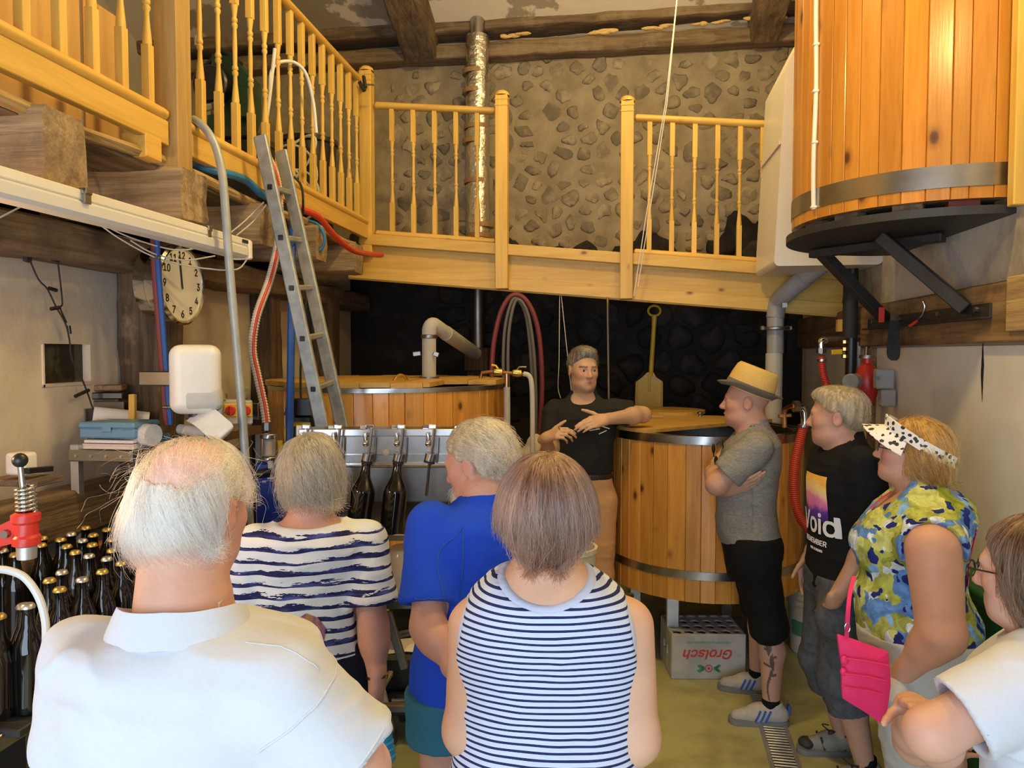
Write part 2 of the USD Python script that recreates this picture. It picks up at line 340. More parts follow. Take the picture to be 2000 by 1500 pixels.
# clear things: thin shells through which light passes
def clear(name, col, f):
    lk(name, {'t': ('transparent_bsdf', {'color': col}), 'p': ('principled_bsdf', {'base_color': col, 'roughness': .15}), 'x': ('mix_closure', {'fac': f})}, [('t.BSDF', 'x.closure1'), ('p.BSDF', 'x.closure2')], 'x.closure')
clear('clear_plastic', (.85, .86, .85), .34)
clear('clear_glass', (.9, .9, .88), .22)
# ---------------- the room
XR, XL, YB = 1.5, -2.3, 6.3
rng = np.random.default_rng(7); random.seed(7)
def slab(name, lo, hi, mat, label=None):
    lo, hi = np.array(lo, float), np.array(hi, float)
    return struct(name, MB().box((lo + hi) / 2, hi - lo), mat, label=label)
slab('floor', (-4.4, -1.9, -.12), (XR, YB, 0), 'floor_paint', 'worn yellow-green painted concrete floor')
wr = slab('wall_right', (XR, -1.9, -.12), (XR + .25, YB + .3, 7.2), 'plaster', 'cream plastered side wall behind the row of visitors')
wl = struct('wall_left', MB(), 'plaster') if False else None
# left wall below the gallery, with a small square window hole in it
w0, w1 = onx(80, 671, XL), onx(178, 752, XL)
b = MB()
def lo_hi(b, lo, hi): lo, hi = np.array(lo, float), np.array(hi, float); b.box((lo + hi) / 2, hi - lo)
ya, yb_, za, zb = w0[1], w1[1], min(w0[2], w1[2]), max(w0[2], w1[2])
lo_hi(b, (XL - .25, -1.9, 0), (XL, ya, 2.35)); lo_hi(b, (XL - .25, yb_, 0), (XL, YB, 2.35))
lo_hi(b, (XL - .25, ya, 0), (XL, yb_, za)); lo_hi(b, (XL - .25, ya, zb), (XL, yb_, 2.35)); lo_hi(b, (XL - .26, ya - .05, za - .05), (XL - .20, yb_ + .05, zb + .05))
wl = struct('wall_left', b, 'plaster', label='cream plastered wall under the gallery with a small window hole')
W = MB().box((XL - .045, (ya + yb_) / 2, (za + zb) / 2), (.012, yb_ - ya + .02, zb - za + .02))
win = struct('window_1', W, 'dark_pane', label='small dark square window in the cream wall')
obj('frame', MB().box((XL - .02, (ya + yb_) / 2, za + .008), (.05, yb_ - ya, .016), .004).box((XL - .02, ya + .008, (za + zb) / 2), (.05, .016, zb - za), .004), 'plaster', win)
slab('wall_upper', (-4.4, -1.9, 2.35), (-4.15, YB, 7.2), 'plaster', 'shadowed plaster wall at the back of the upper gallery')
slab('wall_back', (-4.4, YB, -.12), (XR, YB + .3, 4.45), 'mortar', 'rough rubble stone wall set in pale mortar')
# front of the room, with the wide barn door the daylight comes through
b = MB(); lo_hi(b, (-4.4, -1.9, 0), (-2.1, -1.78, 7.2)); lo_hi(b, (1.45, -1.9, 0), (XR, -1.78, 7.2)); lo_hi(b, (-2.1, -1.9, 2.75), (1.45, -1.78, 7.2))
struct('wall_front', b, 'plaster')
# sloping plaster ceiling
SL = .36
def zc(y): return 4.44 + SL * (YB - y)
v = [(-4.4, YB, zc(YB)), (XR, YB, zc(YB)), (XR, -1.9, zc(-1.9)), (-4.4, -1.9, zc(-1.9))]
v = np.array(v + [(x, y, z + .1) for x, y, z in v]); f = [[0, 1, 2, 3], [7, 6, 5, 4], [0, 4, 5, 1], [1, 5, 6, 2], [2, 6, 7, 3], [3, 7, 4, 0]]
struct('ceiling', MB().add(v, f), 'plaster_ceiling', label='patched sloping plaster ceiling')
# sooty lower part of the back wall, in front of the stone by a few centimetres, ragged top
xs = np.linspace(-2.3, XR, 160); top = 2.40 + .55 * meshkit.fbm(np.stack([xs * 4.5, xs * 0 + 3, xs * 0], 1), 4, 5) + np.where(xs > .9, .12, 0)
pts = [(x, z) for x, z in zip(xs, top)]
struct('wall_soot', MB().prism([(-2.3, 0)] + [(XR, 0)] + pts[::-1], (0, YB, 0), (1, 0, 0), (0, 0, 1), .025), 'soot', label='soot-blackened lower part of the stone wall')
# stones: irregular cells, each a low rounded lump of its own
from scipy.spatial import Voronoi
from shapely.geometry import Polygon, box as sbox
def stones(parent, x0, x1, z0, z1, cx, cz, mat, y, h, seed, keep=1.0, mx=300, gap=.012, skip=None):
    r = np.random.default_rng(seed); P = []
    nz = int((z1 - z0) / cz) + 3; nx = int((x1 - x0) / cx) + 3
    for i in range(-1, nz):
        for j in range(-1, nx): P.append((x0 + (j + .5 * (i % 2) + r.uniform(-.33, .33)) * cx, z0 + (i + r.uniform(-.3, .3)) * cz))
    vor = Voronoi(np.array(P)); n = 0
    for k in range(len(P)):
        reg = vor.regions[vor.point_region[k]]
        if -1 in reg or not reg: continue
        g = Polygon(vor.vertices[reg]).intersection(sbox(x0, z0, x1, z1))
        if g.area < .004 or r.random() > keep or n >= mx: continue
        sh = r.uniform(gap, gap * 2.8); g = g.buffer(-sh - .010).buffer(.010)
        if g.is_empty or g.geom_type != 'Polygon' or g.area < .0018: continue
        c = np.array(g.centroid.coords[0])
        if skip and skip(*c): continue
        N = 14; L = g.exterior.length; ring = np.array([g.exterior.interpolate(L * q / N).coords[0] for q in range(N)])
        ring = c + (ring - c) * r.uniform(.84, 1.08, (N, 1)); mid = c + (ring - c) * .72 + r.normal(0, .005, (N, 2)); hh = h * r.uniform(.5, 1.5)
        v = np.vstack([np.c_[ring[:, 0], np.full(N, y + .02), ring[:, 1]], np.c_[ring[:, 0], np.full(N, y - hh * .25), ring[:, 1]],
                       np.c_[mid[:, 0], y - hh * r.uniform(.8, 1.15, N), mid[:, 1]], [[c[0], y - hh * r.uniform(.9, 1.2), c[1]]]])
        a = np.arange(N); bb = (a + 1) % N
        f = np.vstack([np.stack([a + o, bb + o, bb + o + N], 1) for o in (0, N)] + [np.stack([a + o, bb + o + N, a + o + N], 1) for o in (0, N)] + [np.stack([a + 2 * N, bb + 2 * N, np.full(N, 3 * N)], 1)])
        obj('stone', (v, f[:, ::1]), mat, parent, 50); n += 1
    return n
wb = stage.GetPrimAtPath('/World/wall_back'); ws = stage.GetPrimAtPath('/World/wall_soot')
def topz(x): return np.interp(x, xs, top)
stones(wb, -1.95, XR, 2.62, 4.28, .175, .12, 'stone', YB, .013, 3, .84, 235, skip=lambda x, z: z < topz(x) - .02)
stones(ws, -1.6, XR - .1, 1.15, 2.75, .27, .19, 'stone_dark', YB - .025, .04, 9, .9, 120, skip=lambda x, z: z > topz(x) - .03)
# timbers
struct('beam_plate', rough_beam((-4.2, YB - .07, 4.31), (XR, YB - .07, 4.31), .16, .12, 11, .02, n=40), 'old_x', smooth=40, label='long hewn wall plate above the stone wall')
struct('beam_plate', rough_beam((-4.2, YB - .10, 4.47), (XR, YB - .10, 4.52), .24, .12, 12, .022, n=40), 'old_x', smooth=40, label='upper hewn timber on the wall plate')
def foam(x, z, s):
    b = MB()
    for k in range(5): b.ell((x + rng.uniform(-.12, .12), YB - .16 + rng.uniform(-.01, .01), z + rng.uniform(-.012, .012)), (rng.uniform(.03, .08), .02, rng.uniform(.008, .02)), sub=2)
    return b.shake(.006, 20, int(x * 10) + 40)
for x, z in ((-.85, 4.40), (-.1, 4.39), (.35, 4.40), (.75, 4.41), (1.15, 4.42)): obj('filler', foam(x, z, 1), 'foam', stage.GetPrimAtPath('/World/beam_plate'), 40)
pa, pb = V(-1.62, YB - .12, 4.36), V(-1.62, 2.2, 4.36 + SL * (YB - .12 - 2.2))
struct('beam_rafter', rough_beam(pa, pb, .27, .28, 21, .025, n=26), 'old_y', smooth=40, label='heavy hewn rafter rising from the wall plate beside the foil flue')
pa = V(1.14, YB - .12, 4.36)
struct('beam_rafter', rough_beam(pa, pa + V(.06, -2.6, SL * 2.6), .22, .28, 22, .025, n=20), 'old_y', smooth=40, label='crooked hewn rafter above the white tank')
struct('beam_wall', rough_beam((XL + .10, -1.7, 2.235), (XL + .10, 6.2, 2.235), .2, .14, 23, .02, n=40), 'old_y', smooth=40, label='long hewn beam carrying the gallery joists')
q = at(268, 600, 3.5)
struct('post_timber', rough_beam((-2.19, 3.27, 0), (-2.19, 3.27, 2.2), .22, .2, 24, .016, up=(0, 1, 0), n=24), 'old_z', smooth=40, label='thick dark timber post beside the red and blue pipes')
struct('post_timber', rough_beam((-2.22, 4.52, 0), (-2.22, 4.52, 2.2), .15, .15, 25, .014, up=(0, 1, 0), n=20), 'old_z', smooth=40, label='slim timber post behind the clear hose')
struct('post_timber', rough_beam((-2.16, 5.35, 0), (-2.16, 5.35, 2.2), .17, .17, 26, .014, up=(0, 1, 0), n=20), 'old_z', smooth=40, label='dark timber post in the shade behind the big vat')
# right wall: stained upper plaster, timber rail, pale panel below
yy = lambda px: onx(px, 640, XR - .012)[1]
slab('panel_upper', (XR - .012, -1.7, 2.08), (XR, 5.9, 2.72), 'plaster_stained', 'grubby plaster band under the wall-hung barrel')
tb = struct('beam_rail', MB().bar((XR - .03, -1.7, 1.955), (XR - .03, 6.2, 1.955), .06, .23, .008), 'wall_beam', label='stained timber rail along the side wall')
obj('block', MB().box((XR - .05, 2.72, 1.98), (.05, .5, .2), .004), 'plank_rough', tb)
slab('panel_lower', (XR - .02, -1.7, .02), (XR, 4.62, 1.83), 'panel_white', 'pale sheet panel on the lower side wall')
slab('panel_lower', (XR - .015, 4.66, .02), (XR, 6.1, 1.83), 'panel_white', 'pale sheet panel in the corner behind the red hoses')
z0, z1 = onx(1921, 660, XR - .02), onx(1921, 785, XR - .02)
tag(obj('crack', MB().prism([(-.004, z1[2]), (.012, (z0[2] + z1[2]) / 2 - .02), (.004, z0[2]), (-.010, (z0[2] + z1[2]) / 2 + .02)], (XR - .0215, z0[1], 0), (0, 1, 0), (0, 0, 1), .002), 'dark_void', stage.GetPrimAtPath('/World/panel_lower')), 'dark narrow split in the panel')
struct('trim_1', MB().bar((XR - .035, yy(1715), .02), (XR - .035, yy(1715), 1.83), .05, .03, .004, up=(0, 1, 0)), 'wall_beam', label='narrow timber upright between the two wall panels')
# trench drain with a slotted steel grate
d0, d1 = onz(1440, 1200, 0), onz(1535, 1500, 0); u = unit(d1 - d0); d1 = d1 + u * .9; d0 = d0 + u * .1; side = np.cross(u, [0, 0, 1])
dr = thing('drain_grate', 'narrow steel slotted drain grate set in the floor beside the trainers', 'drain', (d0 + d1) / 2)
g = MB()
for s in (-1, 1): g.bar(d0 + side * s * .058 + V(0, 0, .004), d1 + side * s * .058 + V(0, 0, .004), .018, .012, .002)
obj('frame', g, 'galv', dr); obj('channel', MB().bar(d0 + V(0, 0, .001), d1 + V(0, 0, .001), .1, .003, 0), 'black_plastic', dr)
L = np.linalg.norm(d1 - d0); n = int(L / .024)
for k in range(n):
    c = d0 + u * (k + .5) * L / n
    obj('slat', MB().bar(c - side * .05 + V(0, 0, .005), c + side * .05 + V(0, 0, .005), .013, .008, .003), 'galv', dr)
# ---------------- gallery: deck, fascia, joists
XG = -1.745; YG = 5.14
def zr(x): return 2.655 - (x - XG) * (.27 / 2.95)            # the bridge falls towards the side wall
deck = thing('gallery_deck', 'upper gallery deck on hewn joist ends along the side wall', 'gallery', (XG, 3.5, 2.6))
for y0, y1 in ((.9, 2.72), (2.84, YG)):
    obj('fascia', MB().bar((XG, y0, 2.655), (XG, y1, 2.655), .035, .095, .003), 'pine_y', deck)
for k in range(9): obj('plank', MB().bar((XG - .16 - .26 * k, .9, 2.53), (XG - .16 - .26 * k, 6.2, 2.53), .25, .03, .002), 'old_y', deck)  # dark timber colour stands in for shade in the gap below the fascia
pts = [(XG - .02, y, 2.545 + .012 * math.sin(y * 5)) for y in np.linspace(.9, 4.9, 24)]
obj('plank', MB().tube(pts, .022, 6).shake(.012, 12, 3), 'plank_rough', deck, 40)
for y, xe, w, h, s in ((2.13, -1.70, .185, .235, 1), (2.81, -1.68, .2, .2, 2), (3.5, -1.70, .18, .19, 3), (4.12, -1.68, .17, .18, 4), (4.8, -1.70, .18, .19, 5)):
    obj('joist', rough_beam((-2.285, y, 2.43), (xe, y, 2.43), w, h, 30 + s, .014, n=10), 'log_grey', deck, 40)
obj('block', MB().box((XG - .03, 2.62, 2.575), (.10, .10, .09), .004), 'pine_y', deck)
# bridge across the back
br = thing('gallery_bridge', 'pine plank bridge with a deep fascia spanning the room under the stone wall', 'gallery', (0, YG, 2.4))
X0, X1 = XG - .05, XR - .02
def zz(x, dz): return (x, zr(x) + dz)
for k in range(5): obj('plank', MB().bar((X0, YG + .12 + .18 * k, zr(X0) - .03), (X1, YG + .12 + .18 * k, zr(X1) - .03), .175, .03, .002), 'pine_x', br)
obj('nosing', MB().bar((X0, YG - .045, zr(X0) - .05), (X1, YG - .045, zr(X1) - .05), .04, .075, .003), 'pine_x', br, label='pale nosing board')
obj('fascia', MB().bar((X0 - .1, YG + .03, zr(X0) - .20), (X1, YG + .03, zr(X1) - .20), .045, .25, .003), 'pine_x', br)
obj('fascia', MB().bar((X0 - .1, YG + .015, zr(X0) - .275), (X1, YG + .015, zr(X1) - .275), .05, .085, .003), 'pine_x', br, label='board along the foot of the fascia')  # same pine as the fascia, set slightly proud of it
for k in range(7):
    x = X0 + .25 + k * .45; obj('joist', MB().bar((x, YG + .06, zr(x) - .14), (x, YB - .11, zr(x) - .14), .045, .18, .003), 'pine_y', br)
# ---------------- balustrades
def baluster(x, y, z0, z1, ang=0, s=.0165):
    """square blocks at both ends, turned vase and beads between"""
    H = z1 - z0; b = MB(); hb, ht = .24, .735
    ca, sa = math.cos(ang), math.sin(ang); R = np.array([[ca, -sa, 0], [sa, ca, 0], [0, 0, 1]])
    b.box((x, y, z0 + H * hb / 2), (2 * s, 2 * s, H * hb), .002, R); b.box((x, y, z0 + H * (1 + ht) / 2), (2 * s, 2 * s, H * (1 - ht)), .002, R)
    pr = [(s * 1.0, hb - .005), (s * 1.05, hb + .012), (s * .62, hb + .10), (s * .55, .375), (s * .85, .385), (s * .85, .397), (s * .55, .403), (s * .85, .410), (s * .85, .422), (s * .6, .43), (s * .68, .52),
          (s * .55, .615), (s * .85, .625), (s * .85, .637), (s * .55, .644), (s * .85, .652), (s * .85, .664), (s * .58, .672), (s * .95, ht - .012), (s * 1.0, ht + .005)]
    return b.lathe([(r, z0 + H * t) for r, t in pr], (x, y, 0), (0, 0, 1), 10)
def newel(x, y, z0, z1, w, cap=True):
    b = MB().bar((x, y, z0), (x, y, z1), w, w, .004, up=(0, 1, 0))
    if cap:
        for dz in (.03, .07): b.box((x, y, z1 - dz), (w + .006, w + .006, .012), .003)
        b.lathe([(w * .62, 0), (w * .56, .02), (w * .35, .034), (0, .04)], (x, y, z1), (0, 0, 1), 12)
    return b
G = 'balustrades of the gallery'
b1 = thing('balustrade', 'pine balustrade section left of the tall newel post', 'balustrade', (XG, 1.8, 2.7), G)
b1.SetCustomDataByKey('label', 'pine balustrade section in front of the brown plywood boards')
obj('bottom_rail', MB().bar((XG, .9, 2.725), (XG, 2.72, 2.725), .055, .045, .014), 'pine_y', b1, 50)
obj('handrail', MB().bar((XG, .9, 3.66), (XG, 2.72, 3.66), .06, .05, .016), 'pine_y', b1, 50)
for k in range(9): obj('baluster', baluster(XG, 2.62 - .15 * k, 2.74, 3.64), 'pine', b1, 40)
b2 = thing('balustrade', 'long pine balustrade running back from the tall newel post behind the ladder', 'balustrade', (XG, 3.9, 2.7), G)
obj('newel_post', newel(XG, 2.78, 2.41, 3.9, .10, False), 'newel_brown', b2); obj('newel_post', newel(XG, YG - .02, 2.5, 3.78, .085), 'pine', b2)
obj('bottom_rail', MB().bar((XG, 2.84, 2.725), (XG, YG - .06, 2.725), .055, .045, .014), 'pine_y', b2, 50)
obj('handrail', MB().bar((XG, 2.84, 3.66), (XG, YG - .06, 3.66), .06, .05, .016), 'pine_y', b2, 50)
for k in range(14): obj('baluster', baluster(XG, 2.98 + .148 * k, 2.74, 3.64), 'pine', b2, 40)
def rear(name_label, px0, px1, pxs, posts, ends):
    t = thing('balustrade', name_label, 'balustrade', (ony(px0, 400, YG)[0], YG, 2.5), G)
    xa, xb = ony(px0, 400, YG)[0], ony(px1, 400, YG)[0]
    obj('bottom_rail', MB().bar((xa, YG, zr(xa) + .005), (xb, YG, zr(xb) + .005), .055, .04, .012), 'pine_x', t, 50)
    obj('handrail', MB().bar((xa, YG, zr(xa) + .90), (xb, YG, zr(xb) + .90), .06, .045, .014), 'pine_x', t, 50)
    for p in pxs:
        x = ony(p, 400, YG)[0]; obj('baluster', baluster(x, YG, zr(x) + .02, zr(x) + .885), 'pine', t, 40)
    for p in posts:
        x = ony(p, 400, YG - .05)[0]; obj('newel_post', newel(x, YG - .06, zr(x) - .325, zr(x) + .985, .085), 'pine', t)
rear('short pine balustrade in front of the foil-wrapped flue', 734, 968, (766.5, 808, 849.5, 891, 932.5), (981,), None)
rear('short pine balustrade beside the white tank and the pull cord', 1238, 1515, (1268, 1312, 1356, 1400, 1444, 1488), (1224,), None)
# plywood sheets behind the first balustrade
for k, (px0, px1, pyt) in enumerate(((0, 30, -200), (30, 130, -120), (135, 205, -40), (205, 245, 30), (248, 285, 70))):
    pass
ply = thing('plywood_sheets', 'stepped plywood sheets standing behind the first balusters', 'plywood', (XG - .25, 1.8, 2.58))
zt = [3.55, 3.50, 3.42, 3.33, 3.25, 3.19, 3.13]
for k in range(7):
    y0 = 1.25 + .22 * k; obj('sheet', MB().box((XG - .22 - .012 * (k % 2), y0 + .10, (2.575 + zt[k]) / 2), (.012, .215, zt[k] - 2.575), .002), 'plywood', ply)
# ---------------- stave vessels
def stave(cx, cy, r, th, a0, a1, z0, z1, ch=.004):
    """one coopered board: curved outside, chamfered long edges"""
    g = ch / r; A = [(r - ch, a0 + .0006 / r), (r, a0 + g), (r, a1 - g), (r - ch, a1 - .0006 / r), (r - th, a1), (r - th, a0)]
    v = np.array([(cx + q * math.cos(t), cy + q * math.sin(t), z) for z in (z0, z1) for q, t in A]); n = len(A); f = []
    for k in range(n): f += [[k, (k + 1) % n, n + (k + 1) % n], [k, n + (k + 1) % n, n + k]]
    for k in range(1, n - 1): f += [[0, k + 1, k], [n, n + k, n + k + 1]]
    return v, np.array(f)
def hoop(cx, cy, r, z0, z1, t=.004, a0=0, a1=2 * math.pi, n=72):
    a = np.linspace(a0, a1, n + 1); v = []
    for q in a:
        c, s = math.cos(q), math.sin(q); v += [(cx + R * c, cy + R * s, z) for R, z in ((r, z0), (r + t, z0 + .001), (r + t, z1 - .001), (r, z1))]
    f = []
    for k in range(n):
        for j in range(4):
            p, q = 4 * k + j, 4 * k + (j + 1) % 4; f += [[p, p + 4, q + 4], [p, q + 4, q]]
    return MB().add(np.array(v), np.array(f)[:, ::-1])
def vat(t, cx, cy, r, z0, z1, n, mat, a0=0, a1=2 * math.pi, seed=0, jag=0):
    rr = np.random.default_rng(seed); w = rr.uniform(.82, 1.18, n); e = a0 + np.r_[0, np.cumsum(w) / w.sum()] * (a1 - a0)
    for k in range(n):
        obj('stave', stave(cx, cy, r + rr.uniform(-.0015, .0015), .035, e[k], e[k + 1], z0 + (rr.uniform(0, jag) if jag else 0), z1), mat, t, False)
    return e
def arc_poly(cx, cy, r, keep, n=72):
    from shapely.geometry import Point
    g = Point(cx, cy).buffer(r, 24); return g.intersection(keep) if keep is not None else g
from shapely.geometry import Polygon as PG
# right vat
CX, CY, CR = .54, 4.67, .58
vr = thing('fermenting_vat', 'round pine stave vat with steel rim behind the man in the straw hat', 'vat', (CX, CY, 0))
vat(vr, CX, CY, CR, .44, 1.345, 40, 'stave', seed=4)
obj('rim_band', hoop(CX, CY, CR, 1.305, 1.352, .006), 'steel', vr); obj('rim_band', hoop(CX, CY, CR - .045, 1.344, 1.352, .05), 'steel', vr)
obj('hoop', hoop(CX, CY, CR, .565, .612, .004), 'steel', vr)
obj('base', MB().disc((CX, CY, .445), CR - .02, .03, sides=48), 'old_x', vr); obj('liner', hoop(CX, CY, CR - .06, .47, 1.34, .012), 'steel_dull', vr); obj('liquid', MB().disc((CX, CY, 1.18), CR - .065, .02, sides=48), 'dark_void', vr)
for k in range(4):
    a = -2.05 + k * math.pi / 2; obj('leg', MB().bar((CX + .45 * math.cos(a), CY + .45 * math.sin(a), 0), (CX + .45 * math.cos(a), CY + .45 * math.sin(a), .445), .07, .07, .004), 'galv', vr)
p1, p2 = onz(1338, 834, 1.37), onz(1475, 822, 1.37); d = unit(p2 - p1); far = V(-d[1], d[0], 0)
keep = PG([tuple((p1 - d * 3)[:2]), tuple((p1 + d * 3)[:2]), tuple((p1 + d * 3 + far * 3)[:2]), tuple((p1 - d * 3 + far * 3)[:2])])
lid = obj('lid', MB().prism(arc_poly(CX, CY, CR + .004, keep), (0, 0, 1.3525), (1, 0, 0), (0, 1, 0), .02), 'lid_wood', vr)
from shapely.affinity import scale as sscale, translate as stran
q1, q2 = onz(1255, 806, 1.40), onz(1404, 797, 1.40)
hat_c = onz(1300, 799, 1.40)
g = arc_poly(hat_c[0], hat_c[1] + .03, .28, None)
obj('hatch', MB().prism(g, (0, 0, 1.373), (1, 0, 0), (0, 1, 0), .022), 'lid_wood', lid); c = onz(1368, 806, 1.4)
obj('knob', MB().lathe([(0, 0), (.012, 0), (.010, .012), (.02, .02), (.018, .03), (0, .034)], (c[0] + .0, c[1] + .02, 1.373), sides=14), 'steel', lid)
cb = onz(1240, 815, 1.375); obj('board', MB().box((cb[0] + .05, cb[1] + .03, 1.380), (.27, .1, .014), .003), 'card', lid)
tp = thing('vat_tap', 'blue-handled ball tap at the foot of the pine vat', 'tap', at(1205, 1160, 4.15))
a, bq = at(1235, 1163, 4.2), at(1190, 1165, 4.1)
obj('body', MB().tube([a, (a + bq) / 2, bq], [.014, .018, .014], 10), 'steel_dull', tp); obj('lever', MB().bar(at(1182, 1133, 4.1), at(1212, 1150, 4.1), .022, .012, .004), 'blue_plastic', tp)
obj('nozzle', MB().tube([bq, bq + V(-.03, -.03, -.01), bq + V(-.04, -.04, -.06)], .012, 8), 'steel_dull', tp)
# left vat (mash tun)
LX, LY, LR = -1.42, 4.55, .73
vl = thing('mash_tun', 'large pine stave vat with a boarded lid behind the bottling machine', 'vat', (LX, LY, 0))
vat(vl, LX, LY, LR, .45, 1.60, 50, 'stave', seed=6)
obj('rim_band', hoop(LX, LY, LR, 1.585, 1.612, .006), 'steel', vl); obj('rim_band', hoop(LX, LY, LR - .045, 1.603, 1.612, .05), 'steel', vl); obj('hoop', hoop(LX, LY, LR, .56, .60, .004), 'steel', vl)
obj('base', MB().disc((LX, LY, .455), LR - .02, .03, sides=48), 'old_x', vl); obj('liner', hoop(LX, LY, LR - .06, .48, 1.6, .012, n=48), 'steel_dull', vl); obj('mash', MB().disc((LX, LY, 1.45), LR - .065, .02, sides=48), 'dark_void', vl)
for k in range(4):
    a = -2.3 + k * math.pi / 2; obj('leg', MB().bar((LX + .55 * math.cos(a), LY + .55 * math.sin(a), 0), (LX + .55 * math.cos(a), LY + .55 * math.sin(a), .455), .08, .08, .004), 'galv', vl)
lid = None
for k in range(9):
    x0 = LX - LR + .16 * k; strip = PG([(x0, LY - .74), (x0 + .157, LY - .74), (x0 + .157, LY + .74), (x0, LY + .74)])
    cut = PG([(LX - 1, LY - 1), (LX + .42, LY - 1), (LX + .42, LY - .25), (LX + 1, LY + .02), (LX + 1, LY + 1), (LX - 1, LY + 1)])
    g = arc_poly(LX, LY, LR + .015, strip.intersection(cut))
    if not g.is_empty: lid_b = obj('board' if lid else 'lid', MB().prism(g, (0, 0, 1.6125 + .003 * (k % 2)), (1, 0, 0), (0, 1, 0), .026), 'lid_wood', lid or vl); lid = lid or lid_b
h0, h1 = onz(769, 744, 1.64), onz(795, 743, 1.64); mid = (h0 + h1) / 2
obj('handle', MB().tube(spline([h0, h0 * .7 + h1 * .3 + V(0, 0, .03), h0 * .3 + h1 * .7 + V(0, 0, .03), h1], 12), .008, 8), 'brass', lid)
# steam pipe from the big vat to the flue
def pipe(pts, r, n=40): return MB().tube(spline(pts, n), r, 16)
sp = thing('steam_pipe', 'grey elbowed steam pipe rising from the large vat to the flue', 'pipe', at(838, 735, 4.75))
b0 = at(838, 738, 4.78); b1 = at(838, 655, 4.78)
obj('riser', MB().tube([b0, b1], .046, 18), 'lagging', sp)
e = [b1, at(839, 642, 4.78), at(845, 634, 4.80), at(856, 640, 4.85), at(872, 652, 4.95)]
obj('elbow', MB().tube(spline(e, 20), .047, 18), 'lagging', sp)
obj('branch', MB().tube([at(870, 650, 4.93), at(928, 690, 5.75)], .05, 18), 'lagging', sp)
obj('collar', MB().lathe([(.047, 0), (.052, .003), (.052, .022), (.047, .025)], b1 - V(0, 0, .02)), 'steel_dull', sp)
obj('damper_handle', MB().bar(at(806, 692, 4.75), at(822, 690, 4.75), .012, .03, .004).bar(at(846, 690, 4.72), at(857, 694, 4.72), .012, .03, .004), 'steel_dull', sp)
obj('foot_flange', MB().disc(b0 - V(0, 0, .004), .065, .012), 'steel_dull', sp)
# foil-wrapped flue
fx, fy = -.49, 6.08; c = at(922, 300, 5.95); fx = c[0]; fy = 6.10
fl = thing('flue_pipe', 'silver foil-wrapped flue with brown tape bands rising through the bridge to the ceiling', 'flue', (fx, fy, 2.3))
zpx = lambda y: 1.8 + (690 - y) / FPX * 5.98
zs = np.linspace(zpx(475), zpx(62), 70); fr = .098 + .006 * (meshkit.fbm(np.c_[zs * 9, zs * 0, zs * 0 + 4], 3, 2) - .5)
m = MB().lathe([(r_, z) for r_, z in zip(fr, zs)], (fx, fy, 0), sides=40).lathe([(0, zs[-1] - .002), (fr[-1], zs[-1])], (fx, fy, 0), sides=40)
obj('insulation', m.shake(.006, 16, 8), 'foil', fl, 40)
for k, y in enumerate((132, 170, 240, 268, 347, 434, 455)):
    z = zpx(y); tl = rng.uniform(-.01, .01)
    obj('tape_band', MB().lathe([(.100, z - .020), (.1055, z - .017), (.1055, z + .017), (.100, z + .020)], (fx, fy, 0), (tl, 0, 1), sides=36), 'tape_brown', fl)
obj('upper_pipe', MB().lathe([(.064, zs[-1] - .05), (.064, 4.75), (0, 4.75)], (fx, fy, 0), sides=28), 'steel', fl)
obj('ceiling_collar', MB().lathe([(.066, 0), (.082, 0), (.082, .04), (.066, .04)], (fx, fy, 4.515), (0, SL, 1), sides=28), 'black_iron', fl)
obj('lower_pipe', MB().lathe([(.05, zpx(705) - .05), (.05, zpx(475))], (fx, fy, 0), sides=24), 'steel_dull', fl)
obj('joint_box', MB().box((fx, fy - .03, 1.75), (.19, .16, .19), .006), 'old_z', fl)
obj('joint_post', MB().box((fx, fy + .02, .83), (.17, .15, 1.65), .006), 'old_z', fl)
# hanging barrel on the side wall
UX, UY, UR = 1.42, 3.65, .59; ZB = 2.36
ub = thing('hanging_barrel', 'tall varnished pine stave tank on a steel wall bracket high on the side wall', 'tank', (UX, UY, ZB))
A0 = math.pi - math.acos((UX - XR + .004) / UR) if False else math.acos((XR - .004 - UX) / UR)
e = vat(ub, UX, UY, UR, ZB + .03, 3.95, 27, 'stave_rich', A0, 2 * math.pi - A0, seed=12)
obj('hoop', hoop(UX, UY, UR, 2.435, 2.522, .004, A0 + .02, 2 * math.pi - A0 - .02), 'steel', ub); obj('hoop', hoop(UX, UY, UR, 3.72, 3.80, .004, A0 + .02, 2 * math.pi - A0 - .02), 'steel', ub)
def seg(r, x_max): return arc_poly(UX, UY, r, PG([(-2, 0), (x_max, 0), (x_max, 8), (-2, 8)]))
obj('base_board', MB().prism(seg(UR - .04, XR - .004), (0, 0, ZB + .03), (1, 0, 0), (0, 1, 0), .03), 'old_y', ub)
for a in (3.35, 3.75, 4.2, 4.55, 4.9): obj('spacer_block', MB().box((UX + .53 * math.cos(a), UY + .53 * math.sin(a), ZB + .0155), (.06, .11, .029), .002, np.array([[math.cos(a), -math.sin(a), 0], [math.sin(a), math.cos(a), 0], [0, 0, 1]])), 'red_dark' if a == 4.55 else 'old_y', ub, label='red block' if a == 4.55 else None)
obj('lid', MB().prism(seg(UR + .01, XR - .004), (0, 0, 3.952), (1, 0, 0), (0, 1, 0), .03), 'lid_wood', ub)
br_ = thing('barrel_bracket', 'black steel half-round plate and struts bolted to the wall under the hanging tank', 'bracket', (UX, UY, 2.3))
obj('plate', MB().prism(seg(UR + .025, XR - .014), (0, 0, ZB - .035), (1, 0, 0), (0, 1, 0), .033), 'black_iron', br_)
